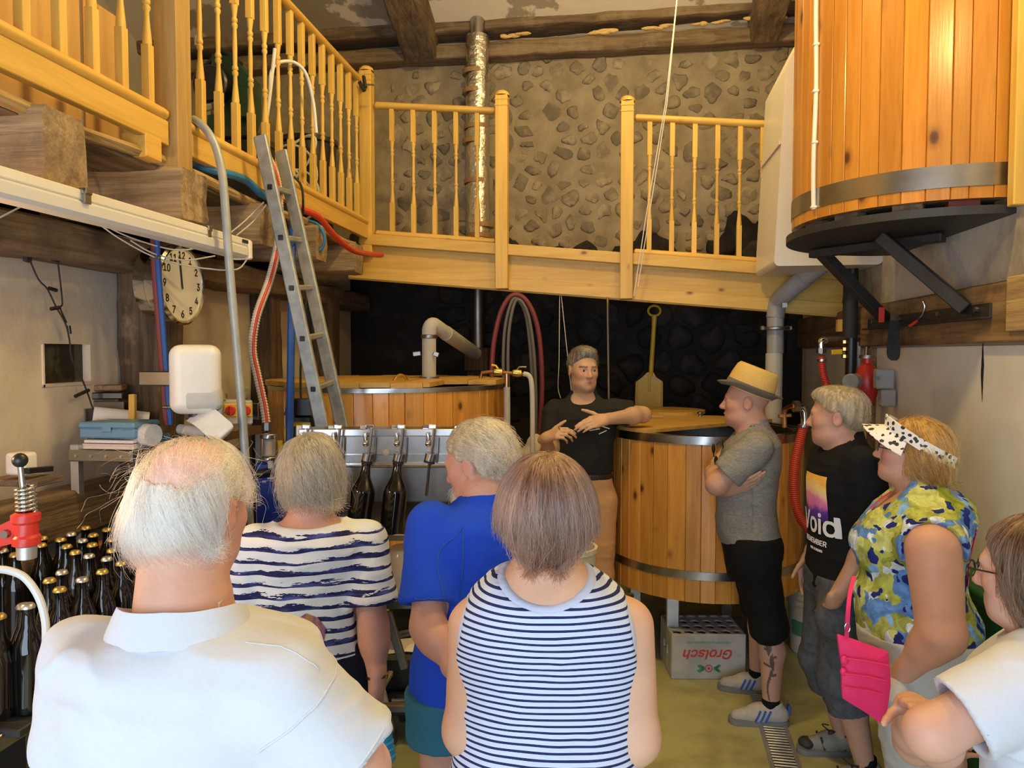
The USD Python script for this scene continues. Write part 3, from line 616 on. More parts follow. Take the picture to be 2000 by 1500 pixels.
for p, q in (((1.04, 4.0, 2.315), (1.425, 4.2, 1.98)), ((1.16, 3.5, 2.315), (1.425, 3.28, 1.98))): obj('strut', MB().bar(p, q, .05, .055, .004), 'black_iron', br_)
obj('wall_rail', MB().bar((1.437, 3.1, 1.965), (1.437, 4.5, 1.965), .012, .06, .002).bar((1.42, 3.1, 1.937), (1.42, 4.5, 1.937), .04, .008, .002), 'black_iron', br_)
for y in (3.2, 3.55, 4.0, 4.4): obj('bolt', MB().disc((1.431, y, 1.975), .012, .012, (-1, 0, 0), 8), 'steel_dull', br_)
obj('cross_bar', MB().bar((.98, 3.95, 2.30), (1.40, 3.45, 2.30), .05, .04, .004), 'black_iron', br_)
solo('pine_strip', MB().bar((1.472, 3.005, 2.345), (1.472, 3.005, 4.2), .05, .05, .004, up=(0, 1, 0)), 'pine', 'upright pale pine batten between the hanging tank and the wall', 'batten')
sg = thing('sight_tube', 'white plastic sight tube clipped to the side of the hanging tank', 'tube', (UX, UY, 2.4))
c0 = ray(1588, 300); ang = None
best = min(np.linspace(3.0, 5.2, 400), key=lambda a: abs(((V(UX + UR * math.cos(a), UY + UR * math.sin(a), 2.9) - CAM) @ RGT) / ((V(UX + UR * math.cos(a), UY + UR * math.sin(a), 2.9) - CAM) @ HF) * FPX + 1000 - 1588))
tx, ty = UX + (UR + .012) * math.cos(best), UY + (UR + .012) * math.sin(best)
zz_ = np.linspace(2.43, 3.7, 20); obj('tube', MB().tube([(tx + .003 * math.sin(z * 9), ty, z) for z in zz_], .010, 10), 'white_plastic', sg)
for z in (2.44, 2.72, 2.94, 3.14, 3.36): obj('clip', MB().box((tx, ty, z), (.026, .026, .012), .003), 'white_plastic', sg)
tw = thing('white_tank', 'white plastic tank with a sloped shoulder behind the hanging tank', 'tank', (1.24, 4.74, 2.3))
pz = [(.90, 2.30), (XR - .01, 2.30), (XR - .01, 3.72), (1.10, 3.72), (.95, 3.42)]
prof = PG(pz).buffer(-.03).buffer(.03)
obj('body', MB().prism(prof, (0, 5.03, 0), (1, 0, 0), (0, 0, 1), .58), 'white_plastic', tw, 20)
obj('seam', MB().box((.925, 4.74, 3.0), (.008, .56, .02), .003), 'white_plastic', tw)
# grey waste pipe from the tank
wp = thing('waste_pipe', 'grey plastic waste pipe with an elbow and clamp flange coming down beside the vat', 'pipe', at(1512, 640, 4.87))
D = 4.93; P0 = at(1640, 492, 4.45); P1 = at(1560, 552, 4.75); P2 = at(1514, 600, D)
obj('arm', MB().tube([P0, P1], .054, 20), 'grey_pvc', wp); obj('sleeve', MB().tube([P1 + (P0 - P1) * .18, P1], .060, 20), 'grey_pvc', wp)
obj('elbow', MB().tube(spline([P1, at(1537, 572, 4.83), at(1519, 592, D), at(1514, 622, D)], 16), .058, 20), 'grey_pvc', wp)
obj('downpipe', MB().tube([at(1514, 620, D), at(1514, 690, D)], .054, 20), 'grey_pvc', wp)
obj('flange', MB().disc(at(1514, 645, D), .092, .022, sides=28, ch=.004), 'steel_dull', wp); obj('lug', MB().box(at(1540, 641, D - .02), (.05, .03, .03), .006), 'steel_dull', wp); obj('lug', MB().box(at(1489, 641, D - .02), (.03, .03, .03), .006), 'steel_dull', wp)
pe = at(1512, 690, D); obj('lower_pipe', MB().tube([pe, V(pe[0], pe[1], .02)], .055, 20), 'grey_light', wp, label='paler lower length of pipe'); obj('label_sticker', MB().box(at(1533, 596, 4.76), (.03, .004, .03), .001), 'print_white', wp)
# ---------------- pipework on the side wall
bp = thing('black_pipework', 'black vertical pipe with elbow and small valves against the side wall', 'pipe', at(1662, 700, 4.45))
D = 4.42; p = lambda x, y, d=0: at(x, y, D + d)
obj('main_pipe', MB().tube([p(1666, 500), p(1664, 600), p(1661, 760), p(1658, 1000)], .032, 14), 'black_plastic', bp)
obj('lagging', MB().tube([p(1662, 535), p(1660, 660)], .042, 14), 'rubber', bp)
obj('crossbar', MB().tube([p(1604, 668), p(1610, 663), p(1650, 660), p(1684, 657)], .016, 10), 'steel_dull', bp)
obj('elbow', MB().tube(spline([p(1680, 657), p(1692, 660), p(1694, 675)], 10), .024, 12), 'black_plastic', bp); obj('drop', MB().tube([p(1694, 672), p(1692, 712)], .014, 10), 'steel_dull', bp)
obj('thin_pipe', MB().tube([p(1678, 668, .03), p(1675, 740, .03)], .012, 10), 'white_plastic', bp)
for k, y in enumerate((672, 686, 700)): obj('fitting', MB().lathe([(.012, 0), (.02, .003), (.02, .022), (.012, .025)], p(1650, y), sides=8), 'brass', bp)
obj('valve_lever', MB().bar(p(1624, 688), p(1645, 687), .012, .03, .003), 'yellow_bright', bp, label='yellow lever')
obj('hose_elbow', MB().tube(spline([p(1614, 664), p(1604, 667), p(1604, 690)], 10), .020, 12), 'chrome', bp)
obj('collar', MB().disc(p(1604, 690), .030, .03, sides=8), 'steel_dull', bp)
pu = thing('circulation_pump', 'red pump body on the pipework behind the grey-haired man', 'pump', at(1693, 745, 4.38))
obj('body', MB().lathe([(.02, -.14), (.028, -.12), (.05, -.08), (.062, -.03), (.062, .03), (.045, .085), (.024, .11), (.024, .14), (0, .14)], at(1693, 748, 4.12), sides=22), 'red_plastic', pu)
obj('flange', MB().disc(at(1693, 700, 4.12), .04, .018, sides=16), 'steel_dull', pu); obj('motor', MB().disc(at(1672, 745, 4.12), .045, .09, (-.6, -.8, 0), 18, .006), 'grey_pvc', pu)
jb = thing('junction_box', 'pair of small grey-green cable boxes beside the red pump', 'box', at(1728, 740, 4.36))
obj('upper_box', MB().box(at(1726, 740, 3.95), (.09, .06, .105), .006), 'grey_pvc', jb); obj('lower_box', MB().box(at(1732, 777, 3.94), (.075, .06, .09), .006), 'grey_pvc', jb); obj('knob', MB().disc(at(1714, 738, 3.90), .012, .012, (-.3, -1, 0), 10), 'black_plastic', jb)
def ribbed(pts, r, n, pitch=.011, amp=.0022, sides=14):
    c = spline(pts, 60); L = np.r_[0, np.cumsum(np.linalg.norm(np.diff(c, axis=0), axis=1))]; m = int(L[-1] / pitch) * 4
    s = np.linspace(0, L[-1], m); c2 = np.stack([np.interp(s, L, c[:, k]) for k in range(3)], 1)
    return MB().tube(c2, r + amp * np.sin(np.arange(m) * math.pi / 2), sides)
h1 = thing('ribbed_hose', 'red ribbed hose hanging from the black pipework on the wall', 'hose', p(1605, 705))
obj('hose', ribbed([p(1604, 695), p(1608, 730), p(1618, 765), p(1628, 830), p(1632, 900), p(1634, 960)], .021, 0), 'red_hose', h1, True); obj('clamp', MB().disc(p(1605, 706), .027, .014, sides=16), 'steel', h1)
D = 4.05
h2 = thing('ribbed_hose', 'long red ribbed hose curving down from a steel elbow beside the vat', 'hose', p(1580, 830))
obj('hose', ribbed([p(1570, 830), p(1563, 860), p(1553, 910), p(1551, 960), p(1560, 1005), p(1584, 1040), p(1612, 1068), p(1640, 1085)], .024, 0), 'red_hose', h2, True); obj('clamp', MB().disc(p(1569, 834), .030, .014, sides=16), 'steel', h2)
obj('elbow', MB().tube(spline([p(1556, 793), p(1568, 799), p(1571, 818), p(1570, 835)], 12), .019, 12), 'chrome', h2); obj('nut', MB().disc(p(1550, 794), .032, .03, (1, .2, 0), 8), 'steel', h2)
obj('copper_bend', MB().tube(spline([p(1532, 835, .1), p(1532, 806, .1), p(1538, 796, .08), p(1553, 793)], 16), .014, 10), 'copper', h2); obj('tee', MB().bar(p(1520, 813, .1), p(1546, 811, .1), .02, .02, .004), 'copper', h2)
kn = thing('hanging_knife', 'dark flat scraper hanging from the bracket rail on the wall', 'scraper', at(1746, 660, 3.95))
ex = V(0, -1, 0); c = at(1746, 626, 3.72); d = V(c[0], c[1], c[2])
g = PG([(-.024, 0), (.024, 0), (.034, -.16), (.03, -.185), (.018, -.2), (-.01, -.2), (-.028, -.185), (-.034, -.16)])
obj('blade', MB().prism(g, d, RGT, (0, 0, 1), .004), 'black_iron', kn); obj('grip', MB().prism([(-.02, 0), (.02, 0), (.018, .03), (-.018, .03)], d, RGT, (0, 0, 1), .008), 'old_z', kn)
st_ = thing('red_strap', 'short red strap hooked on the wall bracket', 'strap', at(1722, 615, 3.95)); obj('strap', MB().box(at(1722, 615, 3.80), (.028, .012, .078), .003), 'red_plastic', st_)
wr_ = thing('wire_hook', 'red-tipped bent wire hook on the timber rail', 'hook', at(1795, 615, 3.7))
obj('wire', MB().tube(spline([at(1802, 588, 3.48), at(1806, 600, 3.48), at(1800, 618, 3.48), at(1790, 628, 3.48)], 14), .004, 6), 'steel', wr_); obj('tip', MB().tube([at(1791, 627, 3.48), at(1776, 637, 3.48)], .007, 8), 'red_plastic', wr_)
solo('wood_block', MB().box(at(1643, 636, 4.5), (.05, .05, .075), .003), 'pine', 'small pale wood block behind the black pipe', 'block')
# ---------------- between the vats
cv = thing('copper_manifold', 'copper pipe with two lever valves and a grey drop hose between the vats', 'pipe', at(990, 728, 4.15))
D = 4.3
obj('bar', MB().tube([p(939, 738), p(941, 728), p(960, 726), p(1024, 731)], .011, 10), 'copper', cv); obj('drop', MB().tube([p(990, 730), p(990, 760)], .011, 10), 'copper', cv)
obj('valve', MB().lathe([(.012, -.03), (.02, -.024), (.024, 0), (.02, .024), (.012, .03)], p(973, 727), RGT, 12), 'brass', cv); obj('valve', MB().lathe([(.012, -.03), (.02, -.024), (.024, 0), (.02, .024), (.012, .03)], p(1010, 729), RGT, 12), 'brass', cv)
obj('lever', MB().tube([p(974, 722), p(968, 714), p(960, 713)], .006, 8), 'yellow_bright', cv, label='yellow lever'); obj('lever', MB().tube([p(1010, 722), p(1014, 717), p(1028, 717)], .006, 8), 'steel', cv)
obj('drop_hose', MB().tube(spline([p(1022, 730), p(1032, 733), p(1038, 748), p(1040, 800), p(1040, 905), p(1040, 1060)], 30), .015, 10), 'grey_light', cv)
obj('lagged_pipe', MB().tube([p(990, 756), p(991, 870), p(994, 1000), p(994, 1180)], .019, 12), 'lagging', cv)
lh = thing('hanging_hoses', 'dark red hose looped over a hook under the bridge', 'hose', at(1008, 580, 5.0)); D = 4.98
obj('hose', MB().tube(spline([p(962, 800), p(961, 720), p(966, 660), p(980, 605), p(1003, 576), p(1030, 590), p(1050, 640), p(1058, 720), p(1057, 800), p(1048, 880), p(1040, 950)], 60), .017, 10), 'burgundy', lh)
lh2 = thing('hanging_hoses', 'pair of grey hoses looped inside the dark red hose under the bridge', 'hose', at(1008, 580, 5.0))
obj('hose', MB().tube(spline([p(985, 800), p(983, 700), p(988, 630), p(1004, 583), p(1024, 605), p(1034, 660), p(1040, 760), p(1040, 860)], 50), .012, 10), 'hose_grey', lh2)
D = 4.95; obj('hose', MB().tube(spline([p(994, 800), p(992, 690), p(997, 625), p(1010, 585), p(1030, 610), p(1042, 680), p(1047, 780), p(1046, 860)], 50), .011, 10), 'hose_grey', lh2)
D = 5.0
solo('hanging_rod', MB().tube([p(1186, 560, .2), p(1187, 600), p(1189, 780)], .008, 8), 'steel', 'thin steel rod hanging behind the speaking man', 'rod')
solo('pull_cord', MB().tube(spline([p(1093, 556, .2), p(1092, 700), p(1090, 755), p(1095, 778)], 16), .003, 5).tube(spline([p(1094, 556, .2), p(1108, 690), p(1116, 765)], 12), .003, 5), 'grey_light', 'thin pale cords hanging under the bridge behind the speaking man', 'cord')
sh = thing('malt_shovel', 'yellow plastic shovel hanging blade down on the sooty wall', 'shovel', ony(1272, 700, 6.15))
q = lambda x, y, d=0: ony(x, y, 6.16 + d)
ring = [q(1278 + 12 * math.cos(t), 607 + 10 * math.sin(t)) for t in np.linspace(0.5 * math.pi - .0, 2.5 * math.pi, 22)]
obj('grip', MB().tube(ring, .010, 8), 'yellow_plastic', sh); obj('shaft', MB().tube([q(1278, 616), q(1277, 640), q(1271, 735)], [.022, .018, .020], 12), 'yellow_plastic', sh)
c = q(1268, 735); S = np.linalg.norm(q(1268, 735) - q(1269, 735))
g = PG([(-4 * S, 8 * S), (8 * S, 8 * S), (14 * S, -2 * S), (26 * S, -10 * S), (27 * S, -62 * S), (20 * S, -66 * S), (-20 * S, -66 * S), (-28 * S, -60 * S), (-27 * S, -12 * S), (-14 * S, -2 * S)]).buffer(.008).buffer(-.008)
obj('blade', MB().prism(g, c, (1, 0, 0), (0, 0, 1), .012), 'yellow_plastic', sh); obj('blade_rib', MB().bar(c + V(0, -.014, .02), c + V(0, -.014, -.12), .02, .012, .004), 'yellow_plastic', sh)
for s in (-1, 1): obj('blade_edge', MB().bar(c + V(s * 25 * S, -.02, -12 * S), c + V(s * 25 * S, -.02, -62 * S), .012, .04, .003), 'yellow_plastic', sh)
sk = MB().ell(at(1030, 935, 4.45), (.21, .20, .30), sub=4).ell(at(1012, 900, 4.5), (.12, .16, .2), sub=4)
sk = [p_ for p_ in [trimesh.creation.icosphere(4, 1.0)]][0]
c = at(1045, 960, 4.62); base = V(c[0], c[1], 0); vv = sk.vertices.copy(); vv[:, 2] = np.clip(vv[:, 2], -.92, 1); zt_ = 1.36 * .5
vv = vv * (.155, .20, zt_) + base + V(0, 0, .92 * zt_); vv += .09 * (np.stack([meshkit.fbm(vv * 5 + 9 * k, 4, k) for k in range(3)], 1) - .5) + .03 * (np.stack([meshkit.noise(vv * 16 + 9 * k, k) for k in range(3)], 1) - .5)
vv[:, 2] = np.maximum(vv[:, 2], .005)
solo('grain_sack', MB().add(vv, sk.faces), 'sack', 'crumpled white sack slumped behind the speaking man', 'sack', smooth=50)
# pull cord from the ceiling over the bridge
D0 = at(1325, 0, 4.6)
solo('hanging_string', MB().tube([at(1326, -40, 4.6), at(1300, 200, 4.7), at(1262, 420, 4.85), at(1238, 578, 4.92)], .0035, 5).tube([at(1326, -40, 4.6), at(1303, 200, 4.7), at(1268, 420, 4.86), at(1246, 560, 4.93)], .0035, 5), 'white_plastic', 'double white cord slanting down from the ceiling to the bridge', 'cord')
# ---------------- under the gallery
EX, EY, EZ = V(1, 0, 0), V(0, 1, 0), V(0, 0, 1)
bt = thing('batten_light', 'unlit white fluorescent batten fixed under the gallery joist ends', 'light', (-1.69, 2.3, 2.31))
y0_, y1_ = 1.0, 3.17
obj('housing', MB().bar((-1.70, y0_, 2.292), (-1.66, y1_, 2.292), .075, .032, .004), 'white_plastic', bt)
obj('diffuser', MB().bar((-1.70, y0_ + .01, 2.25), (-1.66, y1_ - .03, 2.25), .085, .055, .012), 'diffuser', bt, 40); obj('end_cap', MB().bar((-1.66, y1_ - .03, 2.262), (-1.66, y1_, 2.262), .088, .085, .006), 'white_plastic', bt)
for y in (2.13, 2.83): obj('clip', MB().box((-1.672, y, 2.303), (.10, .03, .02), .003).box((-1.63, y, 2.29), (.006, .03, .05), .002), 'steel', bt)
obj('rating_plate', MB().box((-1.6205, y1_ - .06, 2.294), (.001, .05, .014), 0), 'print_black', bt)
ck = thing('wall_clock', 'large round chrome clock hanging on the wall beside the timber post', 'clock', (-2.1, 3.53, 2.12))
cc = onx(355, 556, -1.94); ccb = V(-2.065, cc[1], cc[2]); R0 = .178
obj('case', MB().lathe([(0, 0), (R0 * .94, 0), (R0 * .94, .05), (R0, .06), (R0, .10), (R0 * 1.03, .112), (R0 * 1.03, .125), (R0 * .97, .135), (R0 * .92, .132), (R0 * .91, .122)], ccb, EX, 44), 'chrome', ck)
fc = ccb + V(.122, 0, 0); obj('dial', MB().disc(fc, R0 * .92, .003, EX, 44), 'clock_face', ck)
for k in range(12):
    a = math.pi / 2 - (k + 1) * math.pi / 6; t = MB().text(str(k + 1), .032, fc + V(.0035, -math.cos(a) * R0 * -.74, math.sin(a) * R0 * .74 - .016), EY, EZ, .001, True); obj('numeral', t, 'print_black', ck, False)
obj('hand', MB().bar(fc + V(.006, 0, -.01), fc + V(.006, -.012, .085), .010, .002, 0, EX), 'print_black', ck); obj('hand', MB().bar(fc + V(.008, 0, -.02), fc + V(.008, -.02, .13), .007, .002, 0, EX), 'print_black', ck)
def run(name, pts, r, mat, label, cat, n=30, sides=10): return solo(name, MB().tube(spline(pts, n), r, sides), mat, label, cat)
D = 3.14; p = lambda x, y, d=0: at(x, y, D + d)
rp = thing('heating_pipe', 'dark red pipe running down beside the timber post', 'pipe', p(310, 650)); obj('pipe', MB().tube(spline([p(298, 455), p(301, 520), p(307, 600), p(316, 710), p(325, 830)], 20), .0115, 10), 'burgundy', rp)
rb = thing('heating_pipe', 'blue pipe running down beside the dark red one on the timber post', 'pipe', p(320, 650)); obj('pipe', MB().tube(spline([p(306, 455), p(309, 520), p(315, 600), p(324, 710), p(333, 830)], 20), .0115, 10), 'blue_pipe', rb)
for x, y in ((302, 503), (327, 795)):
    obj('pipe_clip', MB().box(p(x - 3, y, -.012), (.03, .012, .012), .003), 'steel', rp); obj('pipe_clip', MB().box(p(x + 6, y, -.012), (.018, .014, .014), .003), 'steel', rb)
pd = thing('paper_towel_dispenser', 'white rounded paper towel dispenser with a grey lower window', 'dispenser', at(383, 740, 3.0))
c = at(382, 740, 3.05); w_, h_, d_ = .213, .28, .20
def rbox(c, s, r, R=None):
    pts = [];
    for x in (-1, 1):
        for y in (-1, 1):
            for z in (-1, 1): pts.append(V(x, y, z) * (np.array(s) / 2 - r))
    sp = trimesh.creation.icosphere(2, r).vertices; P = (np.array(pts)[:, None] + sp[None]).reshape(-1, 3)
    m = manifold3d.Manifold.hull_points(P).to_mesh(); v = m.vert_properties[:, :3]
    if R is not None: v = v @ np.asarray(R).T
    return MB().add(v + np.asarray(c), m.tri_verts)
rz = lambda a: np.array([[math.cos(a), -math.sin(a), 0], [math.sin(a), math.cos(a), 0], [0, 0, 1]])
RD = rz(.55)
obj('cover', rbox(c, (w_ * .92, d_, h_), .045, RD), 'white_plastic', pd, 60); obj('window', rbox(c + RD @ V(.018, -.0012, -.078), (w_ * .80, d_ + .0012, .115), .042, RD), 'grey_light', pd, 60)
obj('bracket', MB().box(c + V(-.14, .04, 0), (.25, .05, .06), .004), 'steel_dull', pd); obj('outlet', MB().disc(c + V(0, 0, -.155), .03, .03, sides=14), 'black_plastic', pd)
def sheet(pts, w, wd, t=.002):
    """a strip of paper through pts"""
    q = spline(pts, 24); s = unit(wd) * w / 2; tn = np.gradient(q, axis=0); nn = np.array([unit(np.cross(a, unit(wd))) for a in tn]) * t; v = np.vstack([q - s, q + s, q - s + nn, q + s + nn]); n = len(q); f = []
    for i in range(n - 1):
        f += [[i, n + i, n + i + 1], [i, n + i + 1, i + 1], [2 * n + i, 2 * n + i + 1, 3 * n + i + 1], [2 * n + i, 3 * n + i + 1, 3 * n + i], [i, i + 1, 2 * n + i + 1], [i, 2 * n + i + 1, 2 * n + i], [n + i, 3 * n + i, 3 * n + i + 1], [n + i, 3 * n + i + 1, n + i + 1]]
    f += [[0, 2 * n, 3 * n], [0, 3 * n, n], [n - 1, 2 * n - 1, 4 * n - 1], [n - 1, 4 * n - 1, 3 * n - 1]]
    return MB().add(v, np.array(f))
obj('paper_tail', sheet([c + V(0, 0, -.14), at(400, 815, 2.98), at(420, 832, 2.95), at(436, 848, 2.93), at(430, 862, 2.95)], .10, (.5, .5, .6)), 'paper', pd, 60)
lsw = onx(477, 772, XL + .006); solo('light_switch', MB().box(lsw, (.02, .09, .10), .006).box(lsw + V(.012, 0, 0), (.01, .03, .04), .003), 'grey_light', 'small grey light switch on the wall behind the steel pipe', 'switch')
for px, lab, D in ((450, 'grey isolator switch box with yellow plate and red knob beside the towel dispenser', 3.3), (480, 'yellow and red isolator knob half hidden by the steel pipe', 3.38)):
    t = thing('isolator_switch', lab, 'switch', at(px, 805, D)); c = at(px, 806, D); RQ = rz(.5)
    obj('box', MB().box(c + RQ @ V(-.02, .05, 0), (.10, .09, .11), .006, RQ), 'grey_light', t); obj('plate', MB().box(c + RQ @ V(0, 0, .01), (.055, .012, .06), .004, RQ), 'yellow_bright', t)
    obj('knob', MB().disc(c + RQ @ V(0, -.004, .01), .022, .02, RQ @ V(0, -1, 0), 14, .004).box(c + RQ @ V(0, -.03, .01), (.01, .02, .045), .003, RQ), 'red_plastic', t)
obj('bracket', MB().box(at(450, 806, 3.42) + V(-.12, .08, 0), (.3, .03, .08), .003), 'steel_dull', stage.GetPrimAtPath('/World/isolator_switch')); obj('bracket', MB().box(at(480, 806, 3.5) + V(-.12, .08, 0), (.3, .03, .08), .003), 'steel_dull', stage.GetPrimAtPath('/World/isolator_switch_001'))
solo('brass_valve', MB().tube([at(428, 784, 3.3), at(450, 788, 3.32)], .012, 10).disc(at(437, 778, 3.3), .016, .02, sides=10), 'brass', 'small brass valve above the isolator switch box', 'valve')
run('steel_pipe', [at(377, 233, 3.12), at(398, 248, 3.1), at(420, 283, 3.08), at(434, 340, 3.06), at(441, 420, 3.05), at(449, 530, 3.05), at(464, 700, 3.05), at(476, 850, 3.05), at(486, 990, 3.05), at(497, 1200, 3.05)], .017, 'galv_pipe', 'tall bent galvanised pipe dropping from the newel post to the floor', 'pipe', 60, 14)
run('blue_pipe', [at(578, 400, 3.72), at(571, 470, 3.66), at(569, 640, 3.6), at(565, 880, 3.6), at(562, 1000, 3.6)], .019, 'blue_pipe', 'straight blue pipe standing behind the ladder', 'pipe')
run('blue_hose', [at(360, 318, 3.3), at(390, 326, 3.25), at(440, 338, 3.35), at(480, 352, 3.55), at(512, 380, 3.7), at(540, 392, 3.85)], .019, 'blue_hose', 'thick light blue hose sagging under the gallery edge', 'hose')
run('red_hose', [at(560, 390, 3.8), at(588, 408, 3.85), at(622, 424, 4.0), at(655, 462, 4.2), at(690, 489, 4.5), at(728, 497, 4.93), at(745, 498, 5.1)], .018, 'red_hose', 'bright red hose curling under the gallery corner', 'hose')
run('teal_hose', [at(600, 430, 4.3), at(622, 440, 4.28), at(634, 465, 4.28), at(626, 488, 4.28), at(604, 492, 4.3)], .009, 'blue_hose', 'small blue hose loop round a joist end', 'hose')
run('black_cable', [at(574, 345, 3.8), at(588, 362, 3.8), at(592, 392, 3.8), at(588, 425, 3.85), at(560, 432, 3.8)], .006, 'rubber', 'black cable looping down behind the ladder top', 'cable')
run('black_cable', [at(600, 560, 3.9), at(588, 700, 3.9), at(588, 800, 3.9)], .006, 'rubber', 'black cable hanging straight down behind the ladder', 'cable')
h = thing('ribbed_hose', 'clear ribbed hose with a red stripe hanging behind the ladder', 'hose', at(500, 650, 3.4))
pts = [at(518, 298, 3.62), at(536, 335, 3.6), at(545, 385, 3.6), at(543, 470, 3.58), at(527, 545, 3.5), at(502, 615, 3.4), at(493, 680, 3.4), at(503, 735, 3.4), at(515, 790, 3.4), at(521, 832, 3.4)]
obj('hose', ribbed(pts, .019, 0, .013, .0018, 12), 'hose_clear', h, True); q = spline(pts, 60); n_ = V(.6, -.75, .1)
obj('stripe', MB().tube(q + unit(n_) * .0165, .007, 6), 'red_hose', h, True); obj('coupling', MB().lathe([(.018, 0), (.024, .004), (.024, .04), (.018, .044)], at(521, 842, 3.4), EZ, 8), 'steel_dull', h)
# loose cables round the batten
ws_ = thing('batten_cables', 'thin grey cables drooping from the white batten', 'cable', at(300, 480, 2.8))
for pts in ([(-10, 430), (40, 404), (88, 381), (120, 388), (170, 420), (240, 470), (330, 512), (450, 528), (480, 510), (488, 488)], [(88, 382), (130, 386), (180, 425), (250, 462), (340, 488), (395, 483)], [(450, 455), (480, 430), (515, 395)], [(462, 460), (495, 432), (520, 400)], [(255, 470), (300, 495), (360, 508), (420, 500)]):
    q = [at(a, b_, 2.55 + .0019 * a) for a, b_ in pts]; obj('cable', MB().tube(spline(q, 40), .0035, 5), 'grey_light', ws_)
fs = thing('string_light', 'dark string-light cable with black lamp holders hanging from hooks on the wall', 'string light', onx(100, 600, -2.25))
x_ = XL + .05; q = lambda a, b_: onx(a, b_, x_)
obj('cable', MB().tube(spline([q(55, 500), q(75, 545), q(93, 565), q(110, 600), q(128, 632), q(136, 665), q(140, 700), q(158, 735), q(172, 770), q(182, 800)], 40), .0035, 5).tube(spline([q(112, 503), q(118, 550), q(122, 592), q(118, 602), q(130, 630)], 24), .0035, 5), 'rubber', fs)
for a, b_, da, db in ((103, 565, 14, 4), (108, 602, -16, 3), (135, 644, 2, 16), (160, 768, -26, 12)): obj('lamp_holder', MB().tube([q(a - da / 2, b_ - db / 2), q(a + da / 2, b_ + db / 2)], .008, 8), 'black_plastic', fs)
for a in (55, 110): obj('hook', MB().bar(onx(a, 488, x_ + .03), onx(a - 2, 512, x_ + .03), .02, .03, .004), 'black_iron', fs)
# shelf with clutter
SZ = 1.405
sf = thing('wall_shelf', 'narrow steel shelf along the cream wall, loaded with papers and a toolbox', 'shelf', (-2.02, 3.2, SZ))
obj('tray', MB().box((-2.02, 3.25, SZ), (.27, 1.15, .006), .001), 'steel', sf); obj('front_edge', MB().bar((-2.155, 2.675, SZ - .012), (-1.885, 2.675, SZ - .012), .01, .045, .003), 'steel', sf); obj('side_edge', MB().bar((-1.885, 2.675, SZ - .012), (-1.885, 3.82, SZ - .012), .01, .045, .003), 'steel', sf)
for y in (2.7, 3.8): obj('upright', MB().bar((-2.14, y, 0), (-2.14, y, SZ + .03), .035, .035, .003, up=(0, 1, 0)), 'galv', sf); obj('upright', MB().bar((-1.92, 3.8, 0), (-1.92, 3.8, SZ), .03, .03, .003, up=(0, 1, 0)), 'galv', sf) if y > 3 else None
for k in range(4): obj('rivet', MB().disc((-2.12 + .065 * k, 2.670, SZ - .012), .006, .004, (0, -1, 0), 8), 'chrome', sf)
bx = thing('toolbox', 'light blue plastic tool case on a stack of papers at the shelf end', 'toolbox', (-2.02, 2.80, SZ + .05)); c = at(161, 856, 2.79)
c = V(-2.02, 2.80, SZ + .085)
obj('lower_half', MB().box(c + V(0, 0, -.012), (.24, .17, .04), .006), 'blue_plastic', bx); obj('lid', MB().box(c + V(0, 0, .02), (.245, .175, .024), .006), 'blue_plastic', bx); obj('latch', MB().box(c + V(.005, -.09, .006), (.04, .008, .024), .003), 'blue_plastic', bx)
for k, (m_, dz) in enumerate((('paper', .012), ('pink_paper', .022), ('paper', .037))):
    if m_ == 'pink_paper': M('pink_paper', (.62, .50, .52), .8)
    pp_ = solo('paper_stack', MB().box((-2.02 + .004 * k, 2.805, SZ + .003 + dz), (.235 - .01 * k, .18, .012), .002), m_, ('white sheets at the bottom of the pile under the blue case', 'pinkish papers in the pile under the blue case', 'white envelopes directly under the blue case')[k], 'papers')
ro = solo('film_roll', MB().tube([at(190, 838, 3.12), at(300, 850, 3.0)], .045, 16), 'paper', 'white paper roll lying on the shelf behind the blue case', 'roll')
solo('film_roll', MB().tube([at(182, 812, 3.2), at(290, 822, 3.3)], .04, 16), 'paper', 'crumpled white roll on the shelf against the timber post', 'roll')
tb_ = thing('spray_bottle', 'clear plastic bottle with a dark blue cap lying on the shelf', 'bottle', (-1.98, 3.0, SZ)); a, b_ = V(-2.06, 2.95, SZ + .035), V(-1.93, 2.94, SZ + .035)
obj('body', MB().tube([a, a * .3 + b_ * .7, b_ * .85 + a * .15, b_], [.03, .03, .016, .014], 14), 'clear_plastic', tb_); obj('cap', MB().tube([b_, b_ + (b_ - a) * .25], .02, 14), 'blue_plastic', tb_)
tb_ = thing('tube_bottle', 'long clear tube with a dark blue cap beside the hanging towel', 'bottle', at(400, 846, 3.1)); a, b_ = at(352, 838, 3.12), at(408, 846, 3.05)
obj('body', MB().tube([a, b_], .022, 14), 'clear_plastic', tb_); obj('cap', MB().tube([b_, b_ + (b_ - a) * .12], .025, 14), 'blue_paint', tb_)
obj('rest', MB().bar(at(352, 852, 3.12) , at(415, 858, 3.05), .06, .02, .003), 'steel_dull', tb_)
rk = thing('wire_rack', 'grey metal document rack behind the shelf clutter', 'rack', at(198, 805, 3.35)); c = at(198, 812, 3.3)
obj('plate', MB().box(c, (.22, .012, .13), .003), 'steel_dull', rk); [obj('divider', MB().box(c + V(-.08 + .05 * k, -.03, -.02), (.006, .07, .11), .001), 'steel_dull', rk) for k in range(4)]; obj('foot', MB().box(c + V(0, 0, -.1), (.2, .1, .09), .004), 'steel_dull', rk)
solo('folder', MB().box(at(217, 772, 3.35), (.13, .10, .03), .004, rz(.3)), 'black_plastic', 'black folder on top of the grey document rack', 'folder'); solo('folder', MB().box(at(215, 757, 3.36), (.12, .09, .026), .004, rz(.35)), 'wall_beam', 'brown folder lying on the black folder', 'folder')
